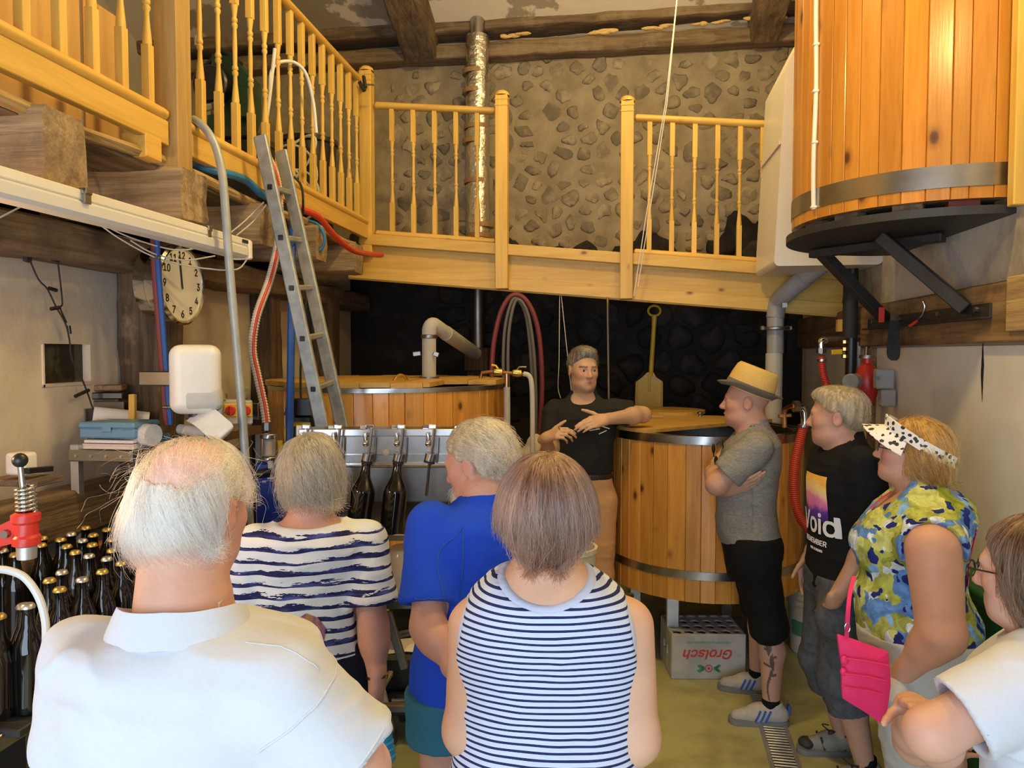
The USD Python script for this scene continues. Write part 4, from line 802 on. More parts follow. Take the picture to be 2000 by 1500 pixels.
solo('wood_offcut', MB().bar(at(259, 845, 3.2), at(259, 770, 3.22), .028, .02, .002, up=(0, 1, 0)), 'pine', 'short pine offcut leaning on the timber post', 'offcut')
lw = struct('beam_low', rough_beam((-2.2, .9, 1.16), (-2.2, 4.0, 1.16), .16, .18, 41, .014, n=24), 'old_y', smooth=40, label='low hewn timber rail under the shelf')
solo('splash_panel', MB().box((-2.12, 2.2, .62), (.02, 2.4, .66), .002, None), 'splash', 'dark grey sheet panel behind the beer bottles', 'panel') if 'splash' in LOOK else None
bk = thing('brick_row', 'row of broken red bricks on top of the dark grey panel', 'bricks', (-2.12, 2.7, .98))
for k in range(9): obj('brick', MB().box((-2.02 + rng.uniform(-.01, .01), 2.15 + .15 * k, 1.0), (.1, .135, rng.uniform(.05, .08)), .006, rz(rng.uniform(-.3, .3))), 'brick_red', bk)
obj('ledge', MB().box((-2.035, 2.7, .955), (.13, 1.5, .02), .002), 'old_y', bk)
struct('post_near', rough_beam((-1.88, 1.86, 0), (-1.88, 1.86, 1.93), .10, .10, 43, .006, up=(0, 1, 0), n=12), 'pine', smooth=40, label='pale timber post at the edge of the picture')
# ---------------- ladder
ld = thing('ladder', 'aluminium ladder leaning on the gallery edge', 'ladder', (-1.1, 3.4, 0))
T1, T2, F1, F2 = V(-1.672, 3.25, 2.83), V(-1.672, 3.52, 2.83), V(-.995, 3.25, .0), V(-.995, 3.52, .0)
T1, T2 = at(506, 262, 3.45), at(549, 292, 3.70); ex = (T1 + T2) / 2; dirl = unit(at(640, 830, 3.52) - ex)
sd = V(0, 1, 0) * .13; T1, T2 = ex - sd + dirl * -.0, ex + sd; T1 = at(508, 265, 3.46)
B1, B2 = at(630, 835, 3.40), at(668, 832, 3.62); k1, k2 = T1[2] / (T1[2] - B1[2]), None
F1 = T1 + (B1 - T1) * (T1[2] - .01) / (T1[2] - B1[2]); T2 = at(549, 294, 3.68); F2 = T2 + (B2 - T2) * (T2[2] - .01) / (T2[2] - B2[2])
for a, b_ in ((T1, F1), (T2, F2)): obj('stile', MB().bar(a, b_, .026, .062, .005, up=(1, 0, .2)), 'alu', ld); obj('foot', MB().bar(b_ + (a - b_) * .02, b_, .032, .07, .004, up=(1, 0, .2)), 'rubber', ld)
for k in range(11):
    t = .085 + .083 * k; a, b_ = T1 + (F1 - T1) * t, T2 + (F2 - T2) * (t - .01)
    obj('rung', MB().bar(a, b_, .026, .026, .005), 'alu', ld); u_ = unit(a - b_); obj('rung_plug', MB().bar(a + u_ * .012, a + u_ * .017, .024, .024, .003), 'black_plastic', ld)
# ---------------- things on the upper gallery
ms = thing('chop_saw', 'green and black chop saw standing on the gallery behind the balusters', 'saw', (-2.35, 3.6, 2.57))
c = at(455, 190, 4.12); gb = V(c[0], c[1], 2.57)
obj('bench', MB().box(gb + V(0, 0, .18), (.4, .3, .36), .01), 'black_plastic', ms); obj('base', MB().box(gb + V(0, 0, .39), (.36, .3, .05), .01), 'black_iron', ms)
obj('arm', MB().prism([(-.12, 0), (.10, 0), (.14, .12), (.14, .30), (.03, .42), (-.08, .44), (-.10, .2)], gb + V(0, .05, .40), EX, EZ, .12), 'tool_green', ms); obj('motor', MB().disc(gb + V(-.06, .02, .66), .10, .16, (0, -1, 0), 22, .01), 'black_plastic', ms); obj('handle', MB().tube(spline([gb + V(-.16, 0, .8), gb + V(-.05, 0, .87), gb + V(.05, 0, .80)], 12), .016, 10), 'black_plastic', ms); obj('panel', MB().box(gb + V(.10, -.10, .56), (.1, .02, .16), .008), 'tool_green', ms)
solo('hand_brush', MB().bar(onx(392, 212, XG - .045), onx(432, 203, XG - .045), .035, .025, .004).bar(onx(394, 220, XG - .045), onx(432, 211, XG - .045), .02, .035, .004), 'hose_grey', 'grey bristled hand brush stuck between the balusters', 'brush')
bu = thing('black_bucket', 'black bucket with a coil of white tubing behind the far balusters', 'bucket', (-2.1, 4.55, 2.57)); c = V(-2.06, 4.84, 2.57)
obj('pail', MB().lathe([(0, .005), (.15, 0), (.157, .01), (.185, .62), (.197, .63), (.197, .66), (.178, .66), (.148, .02), (0, .02)], c, EZ, 28), 'black_plastic', bu)
for k in range(5): obj('tube', MB().tube(spline([c + V(.16 * math.cos(a + k), -.21 - .012 * k, .25 + .05 * k + .17 * math.sin(a)) for a in np.linspace(0, 5.4, 14)], 40), .008, 7), 'hose_milky', bu)
run('white_tube', [at(527, 175, 3.9), at(530, 140, 3.9), at(545, 122, 3.95), at(575, 122, 4.05), at(598, 145, 4.1), at(612, 200, 4.15), at(618, 260, 4.15)], .009, 'hose_milky', 'white plastic tube arching over the gallery rail', 'tube')
run('white_tube', [at(518, 250, 3.9), at(525, 200, 3.9), at(532, 140, 3.9), at(537, 95, 3.9)], .010, 'hose_milky', 'short white tube hanging inside the balusters', 'tube')
cl_ = thing('spring_clamp', 'black clamp on the handrail at the gallery corner', 'clamp', at(710, 165, 5.1)); D = 5.05
obj('jaw', MB().bar(at(702, 160, D), at(712, 178, D), .03, .025, .004).bar(at(710, 148, D), at(714, 172, D), .02, .025, .004), 'black_plastic', cl_); obj('screw', MB().tube([at(712, 165, D), at(730, 166, D)], .006, 6), 'steel_dull', cl_)
run('power_cable', [at(390, -20, 3.9), at(391, 60, 3.9), at(388, 80, 3.9)], .006, 'rubber', 'black cable hanging to a socket above the gallery', 'cable'); so = thing('socket', 'hanging white socket on a black cable above the gallery', 'socket', at(388, 84, 3.9)); obj('body', MB().disc(at(388, 90, 3.92), .02, .05, EZ, 14), 'white_plastic', so)
vp = at(634, 48, 5.3); solo('ceiling_plate', MB().box(V(-1.95, 5.35, zc(5.35) - .008), (.16, .15, .012), .002, np.array([[1, 0, 0], [0, math.cos(math.atan(-SL)), -math.sin(math.atan(-SL))], [0, math.sin(math.atan(-SL)), math.cos(math.atan(-SL))]])), 'white_plastic', 'square white cover plate on the sloping ceiling', 'plate')
# ---------------- beer bottles on the steel table
TZ = .93
tbl = thing('bottle_table', 'steel-framed table crowded with dark beer bottles', 'table', (-1.72, 2.0, 0))
obj('top', MB().box((-1.72, 2.0, TZ - .008), (.66, 1.6, .012), .002), 'steel_dull', tbl)
obj('edge_rail', MB().bar((-1.385, 1.2, TZ - .012), (-1.385, 2.8, TZ - .012), .03, .04, .003), 'steel', tbl); obj('edge_rail', MB().bar((-2.055, 1.2, TZ - .012), (-2.055, 2.8, TZ - .012), .03, .04, .003), 'steel', tbl)
obj('edge_rail', MB().bar((-2.05, 1.2, TZ - .012), (-1.38, 1.2, TZ - .012), .03, .04, .003), 'steel', tbl)
for x in (-2.04, -1.40):
    for y in (1.22, 2.78): obj('leg', MB().bar((x, y, 0), (x, y, TZ - .02), .035, .035, .003, up=(0, 1, 0)), 'steel_dull', tbl)
obj('lower_shelf', MB().box((-1.72, 2.0, .30), (.62, 1.55, .02), .003), 'steel_dull', tbl)
BP = [(0, 0), (.030, 0), (.034, .004), (.0345, .012), (.0345, .145), (.032, .162), (.024, .185), (.0165, .205), (.0145, .225), (.0138, .240), (.0155, .243), (.0155, .2525), (.013, .255), (.013, .257), (0, .257)]
CP = [(.0163, .2475), (.0168, .250), (.0145, .2555), (.012, .2585), (0, .2590)]
def bottle(loc, cap, lab='dark beer bottle standing under the red capping press'):
    t = thing('beer_bottle', lab, 'bottle', loc, 'capped beer bottles on the steel table')
    obj('glass', MB().lathe(BP, loc, EZ, 16), 'bottle_glass', t, 40); obj('crown_cap', MB().lathe(CP, loc, EZ, 16), cap, t, 40); return t
zc_ = [(230, 245), (262, 285), (338, 215), (352, 258), (397, 185), (420, 285), (478, 150), (455, 222), (520, 190), (492, 245), (497, 305), (597, 160), (585, 225), (345, 395), (276, 440), (150, 648), (65, 620), (22, 715), (560, 290), (640, 270), (650, 210)]
caps = [onz(a / 2.857, 975 + b_ / 2.857, TZ + .259) for a, b_ in zc_]
spots = []
for c in caps:
    q = np.array([min(c[0], -1.43), c[1]])
    for it in range(8):
        for s in spots:
            d = q - s; L = np.linalg.norm(d)
            if L < .0725: q = q + d / max(L, 1e-6) * (.0725 - L + .001) + 1e-4
    spots.append(q)
r2 = np.random.default_rng(5)
for i in range(12):
    for j in range(16):
        q = np.array([-1.435 - .0765 * i + (.038 if j % 2 else 0) * 0, 1.50 + .08 * j + .04 * (i % 2)]) + r2.uniform(-.003, .003, 2)
        if q[0] < -1.99 or q[1] > 2.72: continue
        if q[1] < 1.66 or (q[0] < -1.85 and q[1] > 2.3): continue
        pq = V(q[0], q[1], TZ + .259) - CAM; sx = (pq @ RGT) / (pq @ HF) * FPX + 1000
        if sx < 75 and q[1] < 2.0: continue
        if min([np.linalg.norm(q - s) for s in spots]) > .0715: spots.append(q)
rows_ = {}
for k, s in enumerate(spots): rows_.setdefault(min(6, int((-1.40 - s[0]) / .0765)), []).append(k)
ORD = 'first second third fourth fifth sixth seventh eighth ninth tenth eleventh twelfth thirteenth fourteenth fifteenth sixteenth seventeenth eighteenth nineteenth twentieth'.split(); BL = {}
for r_, ks in rows_.items():
    for j, k in enumerate(sorted(ks, key=lambda k: spots[k][1])): BL[k] = '%s-capped dark bottle, %s from the front in the %s row from the table edge' % ('silver' if k and (k - 1) % 3 == 0 else 'gold', ORD[j], ORD[r_])
g_ = bottle((spots[0][0], spots[0][1], TZ), 'cap_gold', BL[0]); s_ = None
for k, s in enumerate(spots[1:]):
    if k % 3 == 0:
        if s_ is None: s_ = bottle((s[0], s[1], TZ), 'cap_silver', BL[k + 1])
        else: dup(s_, (s[0], s[1], TZ), k * .7, BL[k + 1])
    else: dup(g_, (s[0], s[1], TZ), k * .7, BL[k + 1])
# capping press at the near end
cp = thing('capping_press', 'red hand capping press with black ball knob and steel spring', 'press', at(45, 1050, 1.72)); D = 1.74; p = lambda x, y, d=0: at(x, y, D + d)
obj('knob', MB().ell(p(39, 899), (.017, .017, .017)), 'black_plastic', cp, True); obj('rod', MB().tube([p(39, 905), p(44, 950), p(50, 1075)], .0065, 10), 'steel', cp)
sp_ = [p(52, 1000) * (1 - t) + p(49, 950) * t + V(.019 * math.cos(t * 40), .019 * math.sin(t * 40), 0) for t in np.linspace(0, 1, 130)]
obj('spring', MB().tube(sp_, .0042, 7), 'chrome', cp, True)
obj('ram_head', MB().lathe([(.022, -.004), (.030, 0), (.030, .018), (.026, .024), (.026, .05), (.031, .056), (.031, .072), (.02, .078)], p(52, 1063), EZ, 24), 'red_plastic', cp); obj('bell', MB().lathe([(.021, -.032), (.022, 0), (.02, .006)], p(52, 1064), EZ, 24), 'galv', cp)
obj('lever_arm', MB().prism([(-.1, -.075), (-.055, -.03), (-.02, -.022), (.012, -.02), (.012, .03), (-.025, .035), (-.1, .0)], p(52, 1040) + V(0, .012, 0), RGT, EZ, .024), 'red_plastic', cp); obj('pivot_bolt', MB().disc(p(22, 1040) + V(0, -.012, 0), .010, .010, (0, -1, 0), 8), 'steel', cp)
obj('column', MB().tube([p(-45, 900, .02), p(-52, 1260, .02)], .022, 14), 'steel', cp); obj('base', MB().box(onz(15, 1400, TZ + .01) * 0 + p(20, 1300) * V(1, 1, 0) + V(-.03, 0, TZ + .006), (.24, .16, .02), .003), 'black_iron', cp)
bb = bottle((p(52, 1100)[0], p(52, 1100)[1], TZ + .018), 'cap_silver'); bb.SetCustomDataByKey('label', 'dark beer bottle standing under the red capping press'); bb.SetCustomDataByKey('group', 'bottle being capped')
run('clear_tube', [at(-15, 1112, 1.62), at(15, 1114, 1.62), at(48, 1128, 1.62), at(75, 1165, 1.62), at(88, 1210, 1.62), at(90, 1250, 1.62)], .0085, 'hose_milky', 'milky plastic tube arching over the beer bottles', 'tube', 40)
wj = thing('white_canister', 'small white canister with a black band on the wall ledge', 'canister', at(42, 905, 2.3)); obj('body', rbox(at(42, 905, 2.32), (.07, .06, .07), .012), 'white_plastic', wj, 50); obj('band', MB().bar(at(50, 920, 2.28), at(100, 915, 2.4), .02, .018, .003), 'black_plastic', wj); obj('ledge', MB().box(at(50, 938, 2.34), (.18, .12, .02), .003), 'old_y', wj); obj('prop', MB().bar(at(30, 940, 2.36) * V(1, 1, 0) + V(0, .04, 0), at(30, 940, 2.36) + V(0, .04, 0), .03, .03, .003, up=(0, 1, 0)), 'old_y', wj)
# ---------------- bottling machine
D = 2.92; p = lambda x, y, d=0: at(x, y, D + d)
bm = thing('bottling_machine', 'stainless steel six-spout bottling machine in front of the large vat', 'bottling machine', (p(750, 1100)[0], p(750, 1100)[1], 0))
def pbox(x0, y0, x1, y1, depth, ch=.003, dd=0):
    a, b_ = p(x0, y0, dd), p(x1, y1, dd); c = (a + b_) / 2 + HF * depth / 2; R = np.stack([RGT, HF, EZ], 1)
    return MB().box(c, (abs((b_ - a) @ RGT), depth, abs(b_[2] - a[2])), ch, R)
obj('top_rail', pbox(583, 838, 912, 852, .10), 'steel', bm); obj('trough', pbox(600, 852, 905, 906, .16), 'steel_dull', bm); obj('trough_lip', pbox(596, 903, 908, 910, .18, .002, -.01), 'steel', bm); obj('seam', pbox(602, 886, 903, 889, .004, .001, -.003), 'steel', bm)
obj('back_panel', pbox(612, 912, 900, 985, .02, .002, .16), 'steel_dull', bm); obj('bottle_tray', MB().box(p(752, 1015, .04), (.66, .25, .006), .001, np.stack([RGT, unit(HF * .85 - EZ * .0 + EZ * .35), unit(np.cross(RGT, HF * .85 + EZ * .35))], 1)), 'steel', bm)
obj('tray_back', pbox(612, 985, 900, 998, .02, .002, .14), 'steel', bm); obj('tray_lip', pbox(608, 1044, 896, 1057, .02, .003, -.10), 'steel', bm)
obj('lower_shelf', pbox(600, 1150, 905, 1158, .34, .002, -.1), 'steel', bm); obj('lower_shelf_lip', pbox(600, 1158, 905, 1190, .02, .003, -.12), 'steel', bm); obj('rear_rail', pbox(600, 1075, 905, 1088, .03, .003, .2), 'steel_dull', bm)
for x in (600, 905):
    for dd in (-.08, .2):
        a = p(x, 1150, dd); obj('leg', MB().bar(V(a[0], a[1], .06), V(a[0], a[1], 1.48 if dd > 0 else .9), .035, .035, .003, up=(0, 1, 0)), 'steel_dull', bm)
        obj('caster', MB().disc(V(a[0] - .012, a[1], .032), .032, .024, EX, 16), 'rubber', bm)
obj('brace', MB().bar(p(757, 1195, -.08), p(790, 1305, -.08), .03, .03, .003), 'steel_dull', bm); obj('base_rail', pbox(596, 1378, 910, 1392, .03, .003, -.1), 'steel_dull', bm)
obj('drain_tap', MB().ell(p(754, 884, -.015), (.014, .012, .014)), 'clear_glass', bm, True)
SPX = (594, 656, 718, 779, 840, 902)
for k, x in enumerate(SPX):
    o_ = p(x, 838, -.01)
    obj('spout_clamp', MB().bar(p(x - 7, 830, .03), p(x - 7, 852, .03), .03, .03, .004).bar(p(x - 4, 833, -.03), p(x + 13, 834, -.03), .016, .02, .004), 'chrome', bm)
    obj('spout_knob', MB().ell(p(x - 4, 866, -.02), (.012, .012, .013), sub=2).bar(p(x - 5, 845, -.02), p(x - 4, 862, -.02), .014, .012, .003), 'chrome', bm, True)
    obj('spout_rod', MB().tube([p(x + 8, 836, -.035), p(x + 5, 868, -.035), p(x + 1, 892, -.035)], .006, 8), 'steel', bm); obj('guide_rod', MB().tube([p(x + 16, 854, -.012), p(x + 15, 884, -.012), p(x + 13, 902, -.012)], .004, 6), 'steel_dull', bm)
    obj('spout_head', MB().tube([p(x + 1, 886, -.035), p(x - 1, 900, -.035)], .021, 14), 'steel', bm); obj('spout_seal', MB().tube([p(x - 1, 900, -.035), p(x - 2, 904, -.035)], .022, 14), 'rubber', bm)
    obj('fill_tube', MB().tube([p(x - 1, 903, -.035), p(x - 7, 968, -.02)], .0058, 8), 'steel', bm) if k in (3 + 1,) else None
WB = [(0, 0), (.034, 0), (.041, .004), (.042, .012), (.042, .17), (.039, .188), (.028, .212), (.019, .236), (.0155, .265), (.0145, .283), (.0168, .285), (.0168, .294), (.013, .296), (0, .296)]
for k, (tx_, ty_, bx_, by_) in enumerate(((655, 903, 640, 1040), (716, 903, 699, 1040), (777, 903, 765, 1042))):
    top_, bot_ = p(tx_, ty_, -.035), p(bx_, by_, -.055); ax = unit(top_ - bot_); L = np.linalg.norm(top_ - bot_)
    t = thing('hanging_bottle', ('dark bottle on the spout partly behind the grey-haired woman', 'dark bottle filling on the third spout', 'dark bottle filling on the fourth spout')[k], 'bottle', bot_)
    obj('glass', MB().lathe([(r_ * 1.14, h_ * L / .296) for r_, h_ in WB], bot_, ax, 24), 'bottle_glass', t, 40)
bw = thing('plastic_bowl', 'upturned translucent plastic bowl on the lower shelf of the bottling machine', 'bowl', p(793, 1150))
c = p(793, 1148, -.02); obj('shell', MB().lathe([(.090, 0), (.088, .01), (.086, .05), (.078, .12), (.066, .155), (.058, .165), (0, .167), (0, .163), (.056, .161), (.064, .15), (.075, .12), (.083, .05), (.085, .002)], c, EZ, 30), 'clear_plastic', bw, 50); obj('rim', MB().lathe([(.088, 0), (.094, .002), (.094, .008), (.088, .01)], c, EZ, 30), 'clear_plastic', bw, 50)
# pump with filter behind the grey-haired woman
D = 3.28; fp = thing('filter_pump', 'blue pump cabinet marked in and out beside the bottling machine', 'pump', (p(545, 960)[0], p(545, 960)[1], .6))
obj('cabinet', pbox(499, 905, 585, 1035, .25, .006), 'blue_paint', fp); obj('stand', pbox(505, 1035, 580, 1390, .2, .006, .02), 'steel_dull', fp)
obj('label_in', MB().text('IN', .010, p(516, 943, -.001), RGT, EZ, .001, True), 'print_white', fp, False); obj('label_out_plate', pbox(534, 937, 553, 948, .002, 0, -.001), 'print_red', fp); obj('label_out', MB().text('OUT', .010, p(543, 946, -.004), RGT, EZ, .001, True), 'print_white', fp, False)
obj('tag_plate', pbox(522, 929, 536, 936, .002, 0, -.001), 'print_white', fp); obj('indicator', pbox(540, 961, 556, 970, .01, .002, -.008), 'blue_plastic', fp)
obj('valve_body', MB().tube([p(490, 928, -.02), p(530, 922, -.02), p(560, 921, -.02)], [.018, .022, .018], 10), 'black_plastic', fp); obj('valve_stem', MB().tube([p(529, 925, -.02), p(528, 897, -.02)], .012, 10), 'white_plastic', fp)
obj('filter_glass', MB().disc(p(525, 890, -.02), .026, .075, EZ, 18), 'clear_glass', fp); obj('filter_core', MB().disc(p(525, 888, -.02), .015, .06, EZ, 14), 'card', fp)
for s in (-13, 13): obj('filter_rod', MB().tube([p(525 + s, 892, -.04), p(525 + s * .9, 850, -.04)], .003, 6), 'chrome', fp)
obj('filter_cap', MB().disc(p(525, 856, -.02), .036, .02, EZ, 16, .003), 'steel', fp); obj('filter_base', MB().disc(p(525, 898, -.02), .034, .014, EZ, 16, .003), 'steel', fp)
obj('inlet', MB().tube(spline([p(495, 926, -.02), p(470, 920, -.02), p(452, 922, -.02)], 10), .006, 8), 'grey_light', fp)
yk = thing('cordless_saw_case', 'black and yellow power tool behind the ladder foot', 'power tool', at(592, 830, 3.72)); D = 3.75
obj('body', pbox(568, 808, 612, 862, .14, .02), 'black_plastic', yk); obj('handle', MB().tube(spline([p(562, 872), p(560, 835), p(580, 828), p(606, 830)], 16), .013, 10), 'yellow_bright', yk); obj('grip', MB().tube([p(549, 900), p(547, 860)], .014, 10), 'yellow_bright', yk); obj('hopper', MB().prism([(-.06, 0), (.08, 0), (.06, .08), (-.03, .08)], p(588, 808, .02), RGT, EZ, .1), 'black_plastic', yk)
st_ = p(590, 862, .07); obj('stand', MB().box(V(st_[0], st_[1], (st_[2]) / 2), (.2, .16, st_[2] - .01), .006), 'black_plastic', yk)
D = 2.75
fh = thing('floor_hose', 'pale yellow hose coiled on the floor under the bottling machine', 'hose', onz(790, 1275, .02))
c = onz(800, 1275, .02); obj('coil', MB().tube([c + V(.20 * math.cos(a) * (1 + .05 * math.sin(2 * a)), .28 * math.sin(a), .004 * a) for a in np.linspace(0, 11, 80)], .012, 8), 'hose_clear', fh, True)
tr = thing('floor_trolley', 'low black wheeled trolley with papers under the bottling machine', 'trolley', onz(775, 1400, .1)); c = onz(775, 1440, 0); R = np.stack([RGT, HF, EZ], 1)
obj('deck', MB().box(c + V(0, .12, .16), (.34, .42, .03), .006, R), 'black_plastic', tr); obj('tub', MB().box(c + V(0, .2, .26), (.26, .22, .18), .02, R), 'black_plastic', tr)
for sx in (-.14, .14):
    for sy in (-.06, .30): obj('wheel', MB().disc(c + R @ V(sx, sy, .05) - RGT * .015, .05, .03, RGT, 18, .004), 'rubber', tr); obj('hub', MB().disc(c + R @ V(sx, sy, .05) - RGT * .019, .025, .038, RGT, 14, .003), 'steel', tr)
for sx in (-.14, .14):
    for sy in (-.06, .30): obj('fork', MB().box(c + R @ V(sx, sy, .115), (.04, .04, .07), .004, R), 'steel_dull', tr)
solo('flat_tray', MB().box(c + R @ V(-.02, .2, .355), (.20, .16, .006), .001, R @ rz(.3)), 'grey_light', 'grey flat tray lid on the black trolley', 'tray'); solo('paper_sheet', MB().box(c + R @ V(.05, .16, .361), (.05, .09, .004), .001, R @ rz(-.2)), 'paper', 'scrap of white paper on the trolley lid', 'paper')
obj('bracket', MB().box(c + R @ V(.02, -.02, .19), (.08, .05, .03), .004, R), 'chrome', tr); solo('blue_clip', MB().box(c + R @ V(.10, .02, .185), (.05, .04, .02), .006, R), 'blue_pipe', 'small blue plastic piece on the black trolley', 'clip')
# ---------------- on the floor at the back
R = np.stack([RGT, HF, EZ], 1); cr_w, cr_d, cr_h = .41, .31, .25
c0 = onz(1384, 1327, 0); cc_ = c0 + HF * cr_d / 2
cr = thing('beer_crate', 'grey beer crate standing upside down with its red lettering inverted', 'crate', (cc_[0], cc_[1], 0))
obj('front_wall', MB().box(cc_ - HF * (cr_d / 2 - .008) + EZ * cr_h / 2, (cr_w, .016, cr_h), .004, R), 'crate_grey', cr); obj('rear_wall', MB().box(cc_ + HF * (cr_d / 2 - .008) + EZ * cr_h / 2, (cr_w, .016, cr_h), .004, R), 'crate_grey', cr)
for s in (-1, 1):
    for dy, h0_, hh_ in ((0, .0, .10), (0, .15, .10)): obj('side_wall', MB().box(cc_ + RGT * s * (cr_w / 2 - .008) + EZ * (h0_ + hh_ / 2), (.016, cr_d - .034, hh_), .003, R), 'crate_grey', cr)
    for dy in (-1, 1): obj('side_post', MB().box(cc_ + RGT * s * (cr_w / 2 - .008) + HF * dy * .10 + EZ * .125, (.016, .075, .052), .003, R), 'crate_grey', cr)
obj('inner_floor', MB().box(cc_ + EZ * (cr_h - .03), (cr_w - .034, cr_d - .034, .004), 0, R), 'crate_dark', cr)
from shapely.geometry import Point as SP, LineString as LS
gx, gy = 6, 4; cells = []
body_ = PG([(-cr_w / 2 + .004, -cr_d / 2 + .004), (cr_w / 2 - .004, -cr_d / 2 + .004), (cr_w / 2 - .004, cr_d / 2 - .004), (-cr_w / 2 + .004, cr_d / 2 - .004)])
for i in range(gx):
    for j in range(gy):
        q = SP(-cr_w / 2 + cr_w * (i + .5) / gx, -cr_d / 2 + cr_d * (j + .5) / gy)
        body_ = body_.difference(q.buffer(.0275, 5))
obj('bottom_grid', MB().prism(body_, cc_ + EZ * (cr_h - .005), RGT, HF, .007), 'crate_grey', cr, False)
for i in range(gx):
    for j in range(gy):
        q = cc_ + RGT * (-cr_w / 2 + cr_w * (i + .5) / gx) + HF * (-cr_d / 2 + cr_d * (j + .5) / gy) + EZ * (cr_h - .024); obj('bottle_pocket', MB().lathe([(.0, 0), (.020, 0), (.023, .008), (.027, .010)], q, EZ, 10), 'crate_grey', cr)
fr = cc_ - HF * (cr_d / 2 + .0002)
obj('print_name', MB().text('Grolsch', .052, fr + EZ * .165, -RGT, -EZ - .28 * RGT, .0012, True, sx=1.05), 'print_red', cr, False)
obj('print_motto', MB().text('Vakmanschap is Meesterschap', .012, fr + EZ * .212, -RGT, -EZ, .001), 'print_green', cr, False)
m_ = MB()
for k in range(-3, 4):
    a = k * .42; 
    for s in (-1, 1): m_.prism(SP(0, 0).buffer(.012).intersection(SP(.008, 0).buffer(.012)), fr + RGT * s * (.03 + .008 * abs(k)) + EZ * (.062 - .006 * k), unit(RGT * math.cos(a) + EZ * math.sin(a)), unit(-RGT * math.sin(a) + EZ * math.cos(a)), .0011)
obj('print_hops', m_, 'print_green', cr, False); obj('print_crest', MB().prism(SP(0, 0).buffer(.021).difference(SP(0, 0).buffer(.016)).union(SP(0, 0).buffer(.008)), fr + EZ * .062, RGT, EZ, .0012), 'print_red', cr, False)
wbk = thing('white_bucket', 'white plastic bucket with ribbed rim on the floor under the vat edge', 'bucket', at(1597, 1280, 4.35) * V(1, 1, 0)); c = onz(1602, 1287, 0) + HF * .12; c[2] = 0
obj('pail', MB().lathe([(0, .004), (.118, 0), (.124, .012), (.142, .30), (.150, .302), (.150, .316), (.143, .318), (.144, .338), (.152, .340), (.152, .352), (.145, .355), (.146, .372), (.154, .375), (.154, .395), (.140, .395), (.12, .02), (0, .02)], c, EZ, 30), 'white_plastic', wbk); obj('sticker', MB().lathe([(.1335, .13), (.139, .225)], c, EZ, 60), 'print_green', wbk) if False else None
a = math.atan2(-(c - CAM)[1], -(c - CAM)[0]); st = [];
v = []; 
for t in np.linspace(-1.0, -.2, 9):
    for z, r_ in ((.12, .1345), (.21, .1385)): v.append(c + V(math.cos(a + t) * r_, math.sin(a + t) * r_, z))
f = []
for i in range(8): f += [[2 * i, 2 * i + 2, 2 * i + 3], [2 * i, 2 * i + 3, 2 * i + 1]]
obj('sticker', MB().add(np.array(v), np.array(f)), 'print_green', wbk)
gt = thing('green_bin', 'green plastic bin standing along the side wall behind the woman in the floral top', 'bin', (1.42, 2.85, 0))
obj('shell', rbox((1.41, 2.85, .44), (.12, 1.0, .86), .03), 'green_board', gt, 50); obj('rim', rbox((1.41, 2.85, .89), (.15, 1.04, .045), .015), 'green_board', gt, 50); obj('base', MB().box((1.41, 2.85, .012), (.10, .94, .024), .004), 'green_board', gt)
wt = thing('white_tub', 'tall white plastic tub standing between the vats', 'tub', at(1110, 1130, 3.86) * V(1, 1, 0)); c = at(1110, 1100, 3.86); c[2] = 0
obj('shell', MB().lathe([(0, .004), (.128, 0), (.132, .02), (.145, .76), (.154, .765), (.154, .79), (.138, .79), (.126, .03), (0, .03)], c, EZ, 30), 'white_plastic', wt)
